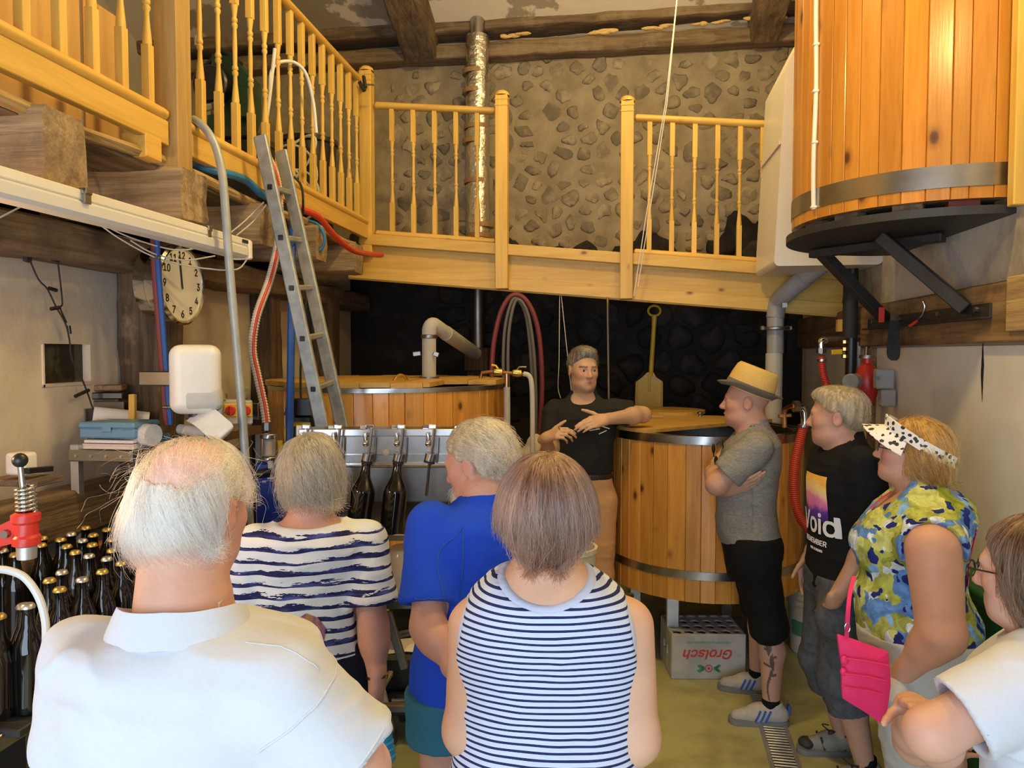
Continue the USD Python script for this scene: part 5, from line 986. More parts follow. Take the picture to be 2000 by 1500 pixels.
# ---------------- people: one smooth distance field per body, polygonised on a sparse grid
from scipy.spatial import cKDTree
class Prim:
    """cone (tapered limb), ell (ellipsoid), loft (torso cross-sections) or cut (a half-space-like function)"""
    def __init__(s, kind, k=.02, op=1, e=0.0, **kw):
        s.kind, s.k, s.op, s.e = kind, k, op, e; s.__dict__.update(kw)
    def grown(s, e, k=None): q = Prim(s.kind, s.k if k is None else k); q.__dict__.update(s.__dict__); q.e = s.e + e; q.k = s.k if k is None else k; return q
    def box(s):
        if s.kind == 'cone': r = max(s.ra, s.rb) + s.e; return np.minimum(s.a, s.b) - r, np.maximum(s.a, s.b) + r
        if s.kind == 'ell': r = max(s.r) + s.e; return s.c - r, s.c + r
        if s.kind == 'loft':
            m = max(np.max(s.t[:, 1]), np.max(s.t[:, 2]), np.max(s.t[:, 3])) + s.e + np.abs(s.t[:, 4:6]).max(); return s.o + V(-m, -m, s.t[0, 0] - s.e), s.o + V(m, m, s.t[-1, 0] + s.e)
    def d(s, P):
        if s.kind == 'cone':
            ab = s.b - s.a; L2 = ab @ ab; q = P - s.a; t = np.clip(q @ ab / L2, 0, 1); w = q - t[:, None] * ab
            if s.flat is not None:
                n, f = s.flat; w = w + (w @ n)[:, None] * n * (f - 1)
            d = np.sqrt(np.einsum('ij,ij->i', w, w)) - (s.ra + (s.rb - s.ra) * t) - s.e
            if s.end is not None: d = np.maximum(d, (P - s.b) @ unit(ab) - s.end)
            return d
        if s.kind == 'ell':
            q = (P - s.c) @ s.R; r = np.asarray(s.r) + s.e; u = q / r; k0 = np.sqrt((u * u).sum(1)); u2 = q / (r * r); k1 = np.sqrt((u2 * u2).sum(1)) + 1e-9; return k0 * (k0 - 1) / k1
        if s.kind == 'loft':
            q = (P - s.o) @ s.F; z = q[:, 2]; T = s.t; zc_ = np.clip(z, T[0, 0], T[-1, 0]); I = lambda j: np.interp(zc_, T[:, 0], T[:, j])
            w, df, db, cx, cy = (I(j) for j in range(1, 6)); a = np.abs(q[:, 0] - cx); b = q[:, 1] - cy; dd = np.where(b > 0, df, db); n = s.n
            g = ((a / w) ** n + (np.abs(b) / dd) ** n) ** (1 / n); d = (g - 1) * np.minimum(w, dd) * np.where(g > 1, 1, 1) - s.e
            o = np.maximum(T[0, 0] - z, z - T[-1, 0]) - s.e * .5; return np.maximum(d, o)
        return s.f(P)
def smin(a, b, k):
    if k <= 0: return np.minimum(a, b)
    h = np.clip(k - np.abs(a - b), 0, None) / k; return np.minimum(a, b) - h * h * k * .25
def field(prims, P, ds=None):
    d = None
    for i, p in enumerate(prims):
        x = p.d(P)
        if d is None: d = x
        elif p.op == 1: d = smin(d, x, p.k)
        elif p.op == -1: d = -smin(-d, x, p.k)        # smooth subtraction
        else: d = np.maximum(d, x)
    return d
def polygonise(prims, h, relax=2):
    bb = [p.box() for p in prims if p.op == 1 and p.kind != 'cut']; lo = np.min([b[0] for b in bb], 0) - 3 * h; hi = np.max([b[1] for b in bb], 0) + 3 * h
    B = 12; nb = np.ceil((hi - lo) / (B * h)).astype(int) + 0; n = nb * B
    G = np.stack(np.meshgrid(*[np.arange(k) for k in nb], indexing='ij'), -1).reshape(-1, 3); C = lo + (G + .5) * B * h - .5 * h
    D = [p.d(C) for p in prims]; hd = B * h * .5 * 1.75
    d = None
    for p, x in zip(prims, D):
        if d is None: d = x.copy()
        elif p.op == 1: d = smin(d, x, p.k)
        elif p.op == -1: d = -smin(-d, x, p.k)
        else: d = np.maximum(d, x)
    da = np.min([x for p, x in zip(prims, D) if p.op == 1], 0)
    vol = np.empty(n, np.float32); v6 = vol.reshape(nb[0], B, nb[1], B, nb[2], B); v6[:] = d.reshape(nb)[:, None, :, None, :, None]
    loc = np.stack(np.meshgrid(*[np.arange(B)] * 3, indexing='ij'), -1).reshape(-1, 3) * h
    Dm = np.array(D)
    for i in np.nonzero(np.abs(d) < hd * 1.25 + .012)[0]:
        use = [p for j, p in enumerate(prims) if p.op != 1 and (p.kind == 'cut' or Dm[j, i] < hd * 1.6 + .02) or p.op == 1 and Dm[j, i] < da[i] + 2.4 * hd + p.k]
        if not any(p.op == 1 for p in use): continue
        if use[0].op != 1: use.sort(key=lambda p: p.op != 1)
        g = G[i]; v6[g[0], :, g[1], :, g[2], :] = field(use, lo + g * B * h + loc).reshape(B, B, B)
    S = vol < 0
    c = np.zeros(tuple(n - 1), np.uint8)
    for a, b, e in np.ndindex(2, 2, 2): c += S[a:n[0] - 1 + a, b:n[1] - 1 + b, e:n[2] - 1 + e]
    act = np.argwhere((c > 0) & (c < 8)); corners = np.array(list(np.ndindex(2, 2, 2)))
    val = np.stack([vol[act[:, 0] + q[0], act[:, 1] + q[1], act[:, 2] + q[2]] for q in corners], 1)
    acc = np.zeros((len(act), 3)); cnt = np.zeros(len(act))
    for i in range(8):
        for j in range(i + 1, 8):
            if np.abs(corners[i] - corners[j]).sum() != 1: continue
            m = (val[:, i] < 0) != (val[:, j] < 0); t = val[m, i] / (val[m, i] - val[m, j]); acc[m] += corners[i] + t[:, None] * (corners[j] - corners[i]); cnt[m] += 1
    v = lo + (act + acc / cnt[:, None]) * h
    idx = np.full(tuple(n - 1), -1, np.int32); idx[tuple(act.T)] = np.arange(len(act)); F = []
    for ax in range(3):
        o1, o2 = [(1, 2), (2, 0), (0, 1)][ax]; sl = [slice(0, n[k]) for k in range(3)]
        A = S.take(range(0, n[ax] - 1), ax); Bq = S.take(range(1, n[ax]), ax); E = np.argwhere(A != Bq); E = E[(E[:, o1] > 0) & (E[:, o2] > 0) & (E[:, o1] < n[o1] - 1) & (E[:, o2] < n[o2] - 1)]
        flip = A[tuple(E.T)]; e1 = np.zeros(3, int); e1[o1] = 1; e2 = np.zeros(3, int); e2[o2] = 1
        q = np.stack([idx[tuple((E - e1 - e2).T)], idx[tuple((E - e2).T)], idx[tuple(E.T)], idx[tuple((E - e1).T)]], 1)
        q[~flip] = q[~flip][:, ::-1]; F.append(q)
    q = np.vstack(F); q = q[(q >= 0).all(1)]; f = np.vstack([q[:, [0, 1, 2]], q[:, [0, 2, 3]]])
    for _ in range(relax): v = lap(v, q, .5)
    return v, f
def lap(v, q, w):
    s = np.zeros_like(v); c = np.zeros(len(v))
    for a, b in ((0, 1), (1, 2), (2, 3), (3, 0)):
        np.add.at(s, q[:, a], v[q[:, b]]); np.add.at(c, q[:, a], 1); np.add.at(s, q[:, b], v[q[:, a]]); np.add.at(c, q[:, b], 1)
    return v + w * (s / np.maximum(c, 1)[:, None] - v)
def vnormals(v, f):
    n = np.zeros_like(v); fn = np.cross(v[f[:, 1]] - v[f[:, 0]], v[f[:, 2]] - v[f[:, 0]])
    for k in range(3): np.add.at(n, f[:, k], fn)
    return n / (np.linalg.norm(n, axis=1, keepdims=True) + 1e-12)
def wrinkle(v, f, amp, sc, seed=0):
    n = vnormals(v, f); return v + n * ((meshkit.fbm(v * np.array(sc) + 50, 3, seed) - .5) * 2 * amp)[:, None]

class Fig:
    def __init__(s, label, px, D, phi, height=1.75, girth=1.0, loc=None):
        a = math.radians(phi); s.h = math.cos(a) * HF - math.sin(a) * RGT; s.r = np.cross(s.h, [0, 0, 1.0]); s.S = height / 1.75; s.G = girth
        b = at(px, 690, D); s.base = V(b[0], b[1], 0); s.F = np.stack([s.r, s.h, V(0, 0, 1)], 1); s.P = {}; s.order = []
        s.t = thing('person', label, 'person', s.base)
    def L(s, a, b, z): return s.base + s.F @ V(a, b, z)
    def loc(s, p): return s.F.T @ (np.asarray(p) - s.base)
    def add(s, tag, p): s.P.setdefault(tag, []).append(p); return p
    def cone(s, tag, a, b, ra, rb, k=.025, flat=None, end=None, op=1): return s.add(tag, Prim('cone', k, op, a=np.asarray(a, float), b=np.asarray(b, float), ra=ra, rb=rb, flat=flat, end=end))
    def ell(s, tag, c, r, R=None, k=.02, op=1): return s.add(tag, Prim('ell', k, op, c=np.asarray(c, float), r=tuple(r), R=np.eye(3) if R is None else R))
    def torso(s, rows, n=2.35, k=.04, zs=1.0):
        """rows: z, half width, depth in front, depth behind, sideways and forward offset (metres at 1.75 m tall)"""
        T = np.array([list(r) + [0] * (6 - len(r)) for r in rows], float); T[:, 0] *= s.S * np.interp(T[:, 0], [.9, 1.5], [1, zs]); T[:, 1:4] *= s.S * s.G; T[:, 4:6] *= s.S
        zz = np.linspace(T[0, 0], T[-1, 0], 40)
        from scipy.interpolate import PchipInterpolator
        s.T = np.column_stack([zz] + [PchipInterpolator(T[:, 0], T[:, j])(zz) for j in range(1, 6)])
        s.add('torso', Prim('loft', k, 1, o=s.base, F=s.F, t=s.T, n=n))
    def head(s, c, yaw=0, pitch=0, roll=0, size=1.0, neck=None, nr=.054, female=False, beard=0):
        """c: middle of the head in body axes; yaw to the person's left, pitch up"""
        a, b, g = (math.radians(x) for x in (yaw, pitch, roll)); Rz = rz(a); Rx = np.array([[1, 0, 0], [0, math.cos(b), -math.sin(b)], [0, math.sin(b), math.cos(b)]]); Ry = np.array([[math.cos(g), 0, math.sin(g)], [0, 1, 0], [-math.sin(g), 0, math.cos(g)]])
        H = s.F @ Rz @ Rx @ Ry; o = s.L(*c); s.H, s.ho, s.hs = H, o, size
        q = lambda x, y, z: o + H @ (V(x, y, z) * size); m = size
        E = lambda x, y, z, r, k=.02, op=1, R=None: s.ell('head', q(x, y, z), [r_ * m for r_ in r], H if R is None else H @ R, k * m, op)
        E(0, -.014, .034, (.076, .098, .088)); E(0, .026, -.045, (.055, .064, .078), .05); E(0, .070, -.097, (.022, .020, .019), .03)
        for x in (-1, 1):
            E(x * .040, .056, -.022, (.020, .026, .022), .03); E(x * .032, .03, -.077, (.024, .045, .026), .03)
        s.cone('head', q(-.030, .080, .020), q(.030, .080, .020), .0125 * m, .0125 * m, .02)
        s.cone('head', q(0, .086, .008), q(0, .108, -.030), .008 * m, .0125 * m, .012); 
        for x in (-1, 1): E(x * .0115, .098, -.034, (.0085, .011, .008), .008)
        for x in (-1, 1): E(x * .032, .098, .001, (.018, .016, .0105), .012, -1); E(x * .032, .0775, .001, (.0142, .0136, .0130), .004); E(x * .032, .094, .0005, (.0120, .0125, .0048), .002, -1)
        s.cone('head', q(-.019, .082, -.064), q(.019, .082, -.064), .0075 * m, .0075 * m, .010); s.cone('head', q(0, .089, -.062), q(0, .089, -.063), .009 * m, .009 * m, .01); s.cone('head', q(-.014, .083, -.074), q(.014, .083, -.074), .0085 * m, .0085 * m, .008)
        E(0, .097, -.0685, (.018, .008, .0022), .003, -1)
        for x in (-1, 1):
            Rr = rz(x * -.35); E(x * .079, -.012, -.006, (.009, .021, .033), .008, 1, Rr); E(x * .088, -.006, -.004, (.005, .012, .018), .006, -1, Rr)
        nb = s.L(*neck); s.cone('neck', q(0, -.03, -.055), nb, nr * .96, nr * 1.12, .03); s.cone('neck', q(0, -.012, -.07), nb + s.h * .012 - V(0, 0, .01), nr * .84, nr * .92, .03)
        s.nb = nb
    def arm(s, side, sh, el, wr, r=(.052, .041, .044, .027), hand=None, tag=None):
        """side -1 left, 1 right; world points"""
        t = tag or ('armL' if side < 0 else 'armR'); g = s.S
        s.cone(t, sh, el, r[0], r[1], .03); f1 = el + (wr - el) * .28; s.cone(t, el, f1, r[1] * .98, r[2], .03); s.cone(t, f1, wr, r[2], r[3], .03)
        s.__dict__['el%d' % side], s.__dict__['wr%d' % side], s.__dict__['sh%d' % side], s.__dict__['ar%d' % side] = el, wr, sh, r
        if hand: s.hand(side, wr, **hand)
    def hand(s, side, wr, d, n, curl=(25, 35, 20), size=1.0, thumb=(.5, 25), spread=3, thdir=None):
        """d: towards the fingers, n: out of the palm. Four fingers of three bones and a thumb."""
        d = unit(d); n = unit(np.asarray(n) - d * (np.asarray(n) @ d)); w = np.cross(d, n) * (1 if side > 0 else -1)
        # w points to the thumb side
        if thdir is not None and w @ np.asarray(thdir) < 0: w = -w
        m = size; T = 'handL' if side < 0 else 'handR'
        s.cone(T, wr - d * .03, wr + d * .012, .026 * m, .026 * m, .02, flat=(n, 1.35))
        rot = lambda v, ax, a: v * math.cos(a) + np.cross(ax, v) * math.sin(a) + ax * (ax @ v) * (1 - math.cos(a))
        for k, (off, L, r) in enumerate(((.030, .098, .0088), (.010, .108, .009), (-.010, .101, .0088), (-.029, .081, .0078))):
            kn = wr + d * (.090 - .004 * abs(k - 1)) * m + w * off * m; s.cone(T, wr + d * .012 * m + w * off * .7 * m, kn, .0135 * m, .0115 * m, .016)
            dd = rot(d, n, math.radians(-(k - 1.5) * spread) * (1 if np.cross(d, n) @ w > 0 else -1)); ax = np.cross(dd, n); p = kn; a = 0
            for j, (fr, c) in enumerate(zip((.44, .31, .25), curl)):
                a += math.radians(c * (1 + .12 * (k - 1))); u = dd * math.cos(a) + n * math.sin(a); e = p + u * L * fr * m
                s.cone(T, p, e, r * m * (1 - .1 * j), r * m * (.92 - .1 * j), .0045); p = e
        b = wr + d * .022 * m + w * .024 * m + n * .006; u = unit(d * math.cos(math.radians(thumb[1] + 20)) + w * math.sin(math.radians(thumb[1] + 20)) + n * thumb[0]); p1 = b + u * .042 * m
        u2 = unit(u + d * .35 + n * .15); p2 = p1 + u2 * .034 * m; u3 = unit(u2 + d * .2); p3 = p2 + u3 * .026 * m
        s.cone(T, b, p1, .014 * m, .0115 * m, .014); s.cone(T, p1, p2, .0108 * m, .0098 * m, .004); s.cone(T, p2, p3, .0098 * m, .0078 * m, .004)
    def leg(s, side, hip, kn, an, r=(.085, .056, .056, .036), toe=None, tag=None):
        t = tag or ('legL' if side < 0 else 'legR'); s.cone(t, hip, kn, r[0], r[1], .05); c = kn + (an - kn) * .3 - s.h * .012; s.cone(t, kn, c, r[1] * .96, r[2], .03); s.cone(t, c, an, r[2], r[3], .03)
        toe = s.h if toe is None else unit(toe); s.cone(t, an - V(0, 0, .03) - toe * .02, V(an[0], an[1], .035) + toe * .13, .036, .026, .03)
        s.__dict__['kn%d' % side], s.__dict__['an%d' % side], s.__dict__['hp%d' % side], s.__dict__['toe%d' % side] = kn, an, hip, toe
    # --- finished meshes
    def body(s, mat, h=.0055, tags=('torso', 'neck', 'head', 'armL', 'armR', 'handL', 'handR', 'legL', 'legR'), paint=None, base=(.55, .33, .24), blush=.5):
        pr = [p for t in tags for p in s.P.get(t, [])]
        v, f = polygonise(pr, h); v[:, 2] = np.maximum(v[:, 2], .004)
        q = (v - s.ho) @ s.H / s.hs; T = np.tile(np.array(base, float), (len(v), 1)); T *= (1 + .16 * (meshkit.fbm(v * 22, 3, 3) - .5))[:, None]
        def put(w, c):
            nonlocal T; w = np.clip(w, 0, 1)[:, None]; T = T * (1 - w) + np.array(c) * w
        B = np.array(base); g = lambda c, r: np.exp(-(((q - np.array(c)) / np.array(r)) ** 2).sum(1)); inh = (np.abs(q[:, 0]) < .12) & (np.abs(q[:, 1]) < .14) & (q[:, 2] > -.13) & (q[:, 2] < .14)
        red = B * (1.02, .62, .55)
        put(blush * inh * (g((.045, .07, -.025), (.03, .04, .03)) + g((-.045, .07, -.025), (.03, .04, .03)) + 1.2 * g((0, .112, -.034), (.016, .016, .018)) + g((.085, 0, 0), (.014, .03, .04)) + g((-.085, 0, 0), (.014, .03, .04))), red)
        put(.75 * inh * (g((.008, .097, -.067), (.017, .013, .009)) + g((-.008, .097, -.067), (.017, .013, .009))), B * (.85, .42, .40))
        s.inh, s.q = inh, q
        if paint: paint(s, v, q, T, put, g, inh)
        return obj('body', (v, f), mat, s.t, True, tint=T)
    def cloth(s, name, mat, prims, cuts=(), h=.006, wr=(.004, (9, 9, 14)), seed=0, lab=None, relax=3):
        pr = list(prims) + [Prim('cut', 0, 0, f=c) for c in cuts]; v, f = polygonise(pr, h, relax); 
        if wr:
            v = wrinkle(v, f, wr[0], wr[1], seed); n = vnormals(v, f); a = meshkit.fbm(v * np.array([7, 7, 15]) * 1.0 + 30 + seed, 2, seed + 5); v = v + n * ((1 - np.abs(2 * a - 1)) ** 4 * wr[0] * .9 * np.clip((meshkit.noise(v * 6 + 70, seed) - .35) * 3, 0, 1))[:, None]
        return obj(name, (v, f), mat, s.t, True, label=lab)
    def sleeve(s, side, frac, e=.016, e2=None, k=.024):
        sh, el, r = s.__dict__['sh%d' % side], s.__dict__['el%d' % side], s.__dict__['ar%d' % side]; b = sh + (el - sh) * frac
        return Prim('cone', k, 1, a=sh, b=b, ra=r[0] + e, rb=r[0] + (r[1] - r[0]) * frac + (e if e2 is None else e2), flat=None, end=0.0)
    def hole(s, side, frac, gap=.008, deep=.03):
        sh, el, r = s.__dict__['sh%d' % side], s.__dict__['el%d' % side], s.__dict__['ar%d' % side]; u = unit(el - sh); L = np.linalg.norm(el - sh)
        a = sh + u * (L * frac - deep); return Prim('cone', .004, -1, a=a, b=a + u * .2, ra=r[0] + (r[1] - r[0]) * frac + gap, rb=r[0] + (r[1] - r[0]) * frac + gap, flat=None, end=None)
    def eyes(s, iris=(.09, .06, .04)):
        for x in (-1, 1):
            m = trimesh.creation.icosphere(3, .0121 * s.hs); v = m.vertices; fw = v[:, 1] / (.0121 * s.hs); T = np.where((fw > .94)[:, None], (.008,) * 3, np.where((fw > .82)[:, None], iris, (.62, .58, .55)))
            obj('eye', (v @ s.H.T + s.ho + s.H @ (V(x * .032, .0770, .001) * s.hs), m.faces), 'eye', s.t, True, tint=T)
    def hair_mesh(s, mat, ells, cuts, h=.006, wr=(.004, (30, 30, 8)), seed=0, relax=2, name='hair', hole=None, guide=None):
        q = lambda P: (P - s.ho) @ s.H / s.hs
        pr = [Prim('ell', k, 1, c=s.ho + s.H @ (np.array(c) * s.hs), r=tuple(np.array(r) * s.hs), R=s.H if R is None else s.H @ R) for c, r, k, R in ells]
        pr += [Prim('cut', 0, 0, f=(lambda P, c=c: c(q(P)) * s.hs)) for c in cuts]
        v, f = polygonise(pr, h, relax); v = wrinkle(v, f, wr[0], wr[1], seed); s.hv, s.hf = v, f
        if hole: v, f = polygonise(pr + [Prim('cut', 0, 0, f=lambda P: hole(q(P)) * s.hs)], h, relax); v = wrinkle(v, f, wr[0], wr[1], seed)
        return obj(name, (v, f), mat, s.t, True)
    def strands(s, mat, n, steps, step, flow, lift=(.001, .004), width=.0011, seed=0, roots=None, fly=.0, jit=.25, name='hair_strand', ear=True, free=0, locks=.7):
        """strands that follow the hair surface; flow(q, n) gives the combing direction in head axes"""
        r = np.random.default_rng(seed); v, f = s.hv, s.hf; nn = vnormals(v, f); tree = cKDTree(v); q = (v - s.ho) @ s.H / s.hs
        ok = np.nonzero(roots(q) if roots else np.ones(len(v), bool))[0]; i = r.choice(ok, n); p = v[i] + r.normal(0, .003, (n, 3)); lock = np.stack([meshkit.fbm(p * 42 + 31 * c, 2, seed + c) - .5 for c in range(3)], 1) * locks; tone = meshkit.fbm(p * 60 + 7, 2, seed + 9) + r.normal(0, .07, n);  off = r.uniform(*lift, n) + np.abs(lock[:, 0]) * .006; gro = r.exponential(fly, n) if fly else np.zeros(n)
        jd = r.normal(0, jit, (n, 3)); out = []; last = None
        for k in range(steps):
            dd, j = tree.query(p); N = nn[j]
            if k >= steps - free: p = p + last * step + V(0, 0, -.12) * step * (k - steps + free) ; p += r.normal(0, step * .15, p.shape); out.append(p.copy()); continue
            p = p - N * (((p - v[j]) * N).sum(1) - off - gro * (k / steps) ** 1.5 * 1.0)[:, None]; out.append(p.copy())
            d = flow((p - s.ho) @ s.H / s.hs, N @ s.H) @ s.H.T + jd * (.6 + .4 * k / steps) + lock * (.4 + .6 * k / steps); d = d - N * (d * N).sum(1)[:, None]; d /= np.linalg.norm(d, axis=1, keepdims=True) + 1e-9
            if last is not None: d = .55 * d + .45 * last; d /= np.linalg.norm(d, axis=1, keepdims=True) + 1e-9
            last = d; p = p + d * step
        P = np.stack(out, 1)
        if ear: Q = (P - s.ho) @ s.H / s.hs; ok = ~((np.abs(Q[..., 0]) > .05) & (np.hypot(Q[..., 1] + .004, Q[..., 2] + .012) < .036)).any(1); P, tone = P[ok], tone[ok]; n = len(P)
        w = width * np.linspace(1, .5, steps)[None] * r.uniform(.7, 1.2, (n, 1))
        cut = np.quantile(tone, (.3, .68)); g = np.digitize(tone, cut)
        for i in range(3): curves(name, P[g == i], w[g == i], 'strand_%s_%d' % (mat, i), s.t)
def curves(name, P, w, mat, parent):
    pp = str(parent.GetPath()); path = pp + '/' + numbered(pp, name); c = UsdGeom.BasisCurves.Define(stage, path); n, k = P.shape[:2]
    root = '/'.join(path.split('/')[:3]); P = P - ORG.get(root, 0)
    c.CreateTypeAttr('linear'); c.CreateWrapAttr('nonperiodic'); c.CreateCurveVertexCountsAttr(Vt.IntArray.FromNumpy(np.full(n, k, np.int32)))
    c.CreatePointsAttr(Vt.Vec3fArray.FromNumpy(np.ascontiguousarray(P.reshape(-1, 3), np.float32))); c.CreateWidthsAttr(Vt.FloatArray.FromNumpy(np.ascontiguousarray(np.broadcast_to(w, (n, k)).ravel(), np.float32))); c.SetWidthsInterpolation('vertex')
    UsdShade.MaterialBindingAPI.Apply(c.GetPrim()).Bind(LOOK[mat]); c.GetPrim().SetCustomDataByKey('kind', 'stuff'); return c.GetPrim()
# skin, hair and cloth looks
lk('skin', {'t': ('attribute', {'attribute': 'tint'}), 'p': ('principled_bsdf', {'roughness': .52, 'subsurface_weight': .12, 'subsurface_scale': .01}), 'g': ('geometry', {}), 'n': ('noise_texture', {'scale': 220, 'detail': 3}), 'b': ('bump', {'distance': .0006})}, [('t.color', 'p.base_color'), ('g.position', 'n.vector'), ('n.fac', 'b.height'), ('b.normal', 'p.normal')])
lk('eye', {'t': ('attribute', {'attribute': 'tint'}), 'p': ('principled_bsdf', {'roughness': .12})}, [('t.color', 'p.base_color')])
def hairmat(name, c, c2, sc=(70, 70, 5), rough=.42, hi=.6):
    M(name, c, rough, c2=c2, vs=1, st=sc, lo=.36, hi=hi, det=4, bump=.0015, bs=1, bst=(160, 160, 12), specular_ior_level=.5)
    for i, t in enumerate((0, .55, 1.25)):
        cc_ = tuple(min(.93, max(.004, (b * .62) + (a - b * .62) * t)) for a, b in zip(c, c2))
        lk('strand_%s_%d' % (name, i), {'h': ('principled_hair_bsdf', {'parametrization': 'Direct coloring', 'model': 'Chiang', 'color': cc_, 'roughness': .3, 'radial_roughness': .45})}, [], 'h.BSDF')
def clothmat(name, c, c2=None, rough=.85, vs=120, bump=.00012):
    M(name, c, rough, c2=c2 or tuple(x * .965 for x in c), vs=vs, bump=bump, bs=900, specular_ior_level=.2)
MALE = [(.74, .10, .09, .10), (.80, .158, .10, .115), (.90, .172, .112, .13), (1.0, .165, .115, .108), (1.10, .156, .115, .098), (1.22, .165, .118, .108), (1.32, .178, .122, .118), (1.40, .170, .105, .118), (1.45, .125, .072, .10), (1.485, .075, .055, .075), (1.53, .05, .045, .055)]
FEM = [(.74, .10, .09, .10), (.80, .165, .10, .12), (.90, .182, .112, .14), (1.0, .168, .115, .115), (1.10, .145, .112, .095), (1.22, .152, .135, .10), (1.31, .162, .155, .112), (1.38, .155, .11, .112), (1.43, .110, .07, .092), (1.475, .064, .05, .068), (1.53, .046, .042, .05)]
hairmat('hair_white', (.88, .86, .80), (.74, .70, .62)); hairmat('hair_base_white', (.70, .66, .58), (.50, .45, .37)); hairmat('hair_grey', (.42, .39, .31), (.20, .19, .165)); hairmat('hair_blond_grey', (.55, .50, .39), (.30, .26, .20))
hairmat('hair_brown', (.235, .125, .082), (.10, .05, .034)); hairmat('hair_gold', (.56, .31, .075), (.25, .11, .025)); hairmat('hair_dark_grey', (.30, .27, .22), (.10, .09, .075)); hairmat('hair_chestnut', (.17, .085, .04), (.06, .03, .015)); hairmat('hair_sandy', (.44, .36, .24), (.22, .18, .12))
clothmat('polo_white', (.60, .63, .68)); clothmat('navy', (.012, .014, .028)); clothmat('royal_blue', (.014, .072, .66)); clothmat('teal', (.035, .16, .26)); clothmat('charcoal', (.022, .022, .023)); clothmat('chino', (.66, .38, .19)); clothmat('black_cloth', (.008, .008, .009)); clothmat('jean_grey', (.095, .105, .12), (.06, .068, .08), vs=40); clothmat('trouser_grey', (.50, .50, .49)); clothmat('tee_white', (.62, .65, .72))
M('grey_marl', (.30, .29, .27), .9, c2=(.18, .175, .165), vs=1, st=(60, 60, 330), lo=.35, hi=.65, bump=.0004, bs=500, specular_ior_level=.2)
M('gold', (.75, .52, .18), .25, 1); M('suede', (.50, .47, .41), .85, c2=(.42, .39, .34), vs=30); M('sole_grey', (.20, .20, .20), .6); M('stripe_blue', (.03, .11, .48), .6); M('straw', (.66, .44, .13), .75, c2=(.56, .36, .10), vs=180, bump=.0008, bs=260); M('felt_grey', (.17, .15, .115), .9); M('belt', (.03, .02, .015), .5); M('lens_dark', (.01, .01, .01), .08); M('trail_grey', (.26, .24, .20), .7); M('trail_dark', (.03, .03, .03), .6)
def stripe_mat(name, period, duty, c, c2, warp, tilt=(0, 0), wsc=4, brush=0):
    """horizontal printed stripes round the body"""
    N = {'g': ('geometry', {}), 'n': ('noise_texture', {'scale': wsc, 'detail': 2}), 'n1': ('math', {'math_type': 'subtract', 'value2': .5}), 'n2': ('math', {'math_type': 'multiply', 'value2': warp}), 's': ('separate_xyz', {}), 'a': ('math', {'math_type': 'add'}),
         'd': ('math', {'math_type': 'divide', 'value2': period}), 'f': ('math', {'math_type': 'fraction'}), 'l': ('math', {'math_type': 'less_than', 'value2': duty}), 'x': ('mix_color', {'a': c, 'b': c2}), 'p': ('principled_bsdf', {'roughness': .85, 'specular_ior_level': .2})}
    L = [('g.position', 'n.vector'), ('n.fac', 'n1.value1'), ('n1.value', 'n2.value1'), ('g.position', 's.vector'), ('s.z', 'a.value1'), ('n2.value', 'a.value2'), ('a.value', 'd.value1'), ('d.value', 'f.value1'), ('f.value', 'l.value1'), ('l.value', 'x.fac'), ('x.result', 'p.base_color')]
    if tilt != (0, 0):
        N['t'] = ('vector_math', {'math_type': 'dot_product', 'vector2': (tilt[0], tilt[1], 1)}); L.remove(('s.z', 'a.value1')); L += [('g.position', 't.vector1'), ('t.value', 'a.value1')]
    if brush:
        N['bm'] = ('mapping', {'scale': (7, 7, 40)}); N['bn'] = ('noise_texture', {'scale': 1.0, 'detail': 5, 'roughness': .7}); N['bw'] = ('map_range', {'from_min': .3, 'from_max': .7, 'to_min': -.06, 'to_max': duty * 1.75}); N['cm'] = ('mapping', {'scale': (14, 14, 60)}); N['cn'] = ('noise_texture', {'scale': 1.0, 'detail': 4}); N['cr'] = ('rgb_ramp', {'ramp': [(0, c2), (.5, c2), (.72, (.09, .11, .38)), (1, (.3, .35, .6))]})
        L += [('g.position', 'bm.vector'), ('bm.vector', 'bn.vector'), ('bn.fac', 'bw.value'), ('bw.result', 'l.value2'), ('g.position', 'cm.vector'), ('cm.vector', 'cn.vector'), ('cn.fac', 'cr.fac'), ('cr.color', 'x.b')]
    lk(name, N, L)
stripe_mat('stripe_fine', .0138, .36, (.56, .64, .80), (.022, .028, .10), .02, tilt=(.02, 0), wsc=2.5)
stripe_mat('stripe_brush', .0365, .46, (.72, .77, .82), (.018, .022, .095), .028, wsc=5, brush=1)
clothmat('trim_blue', (.50, .58, .78))
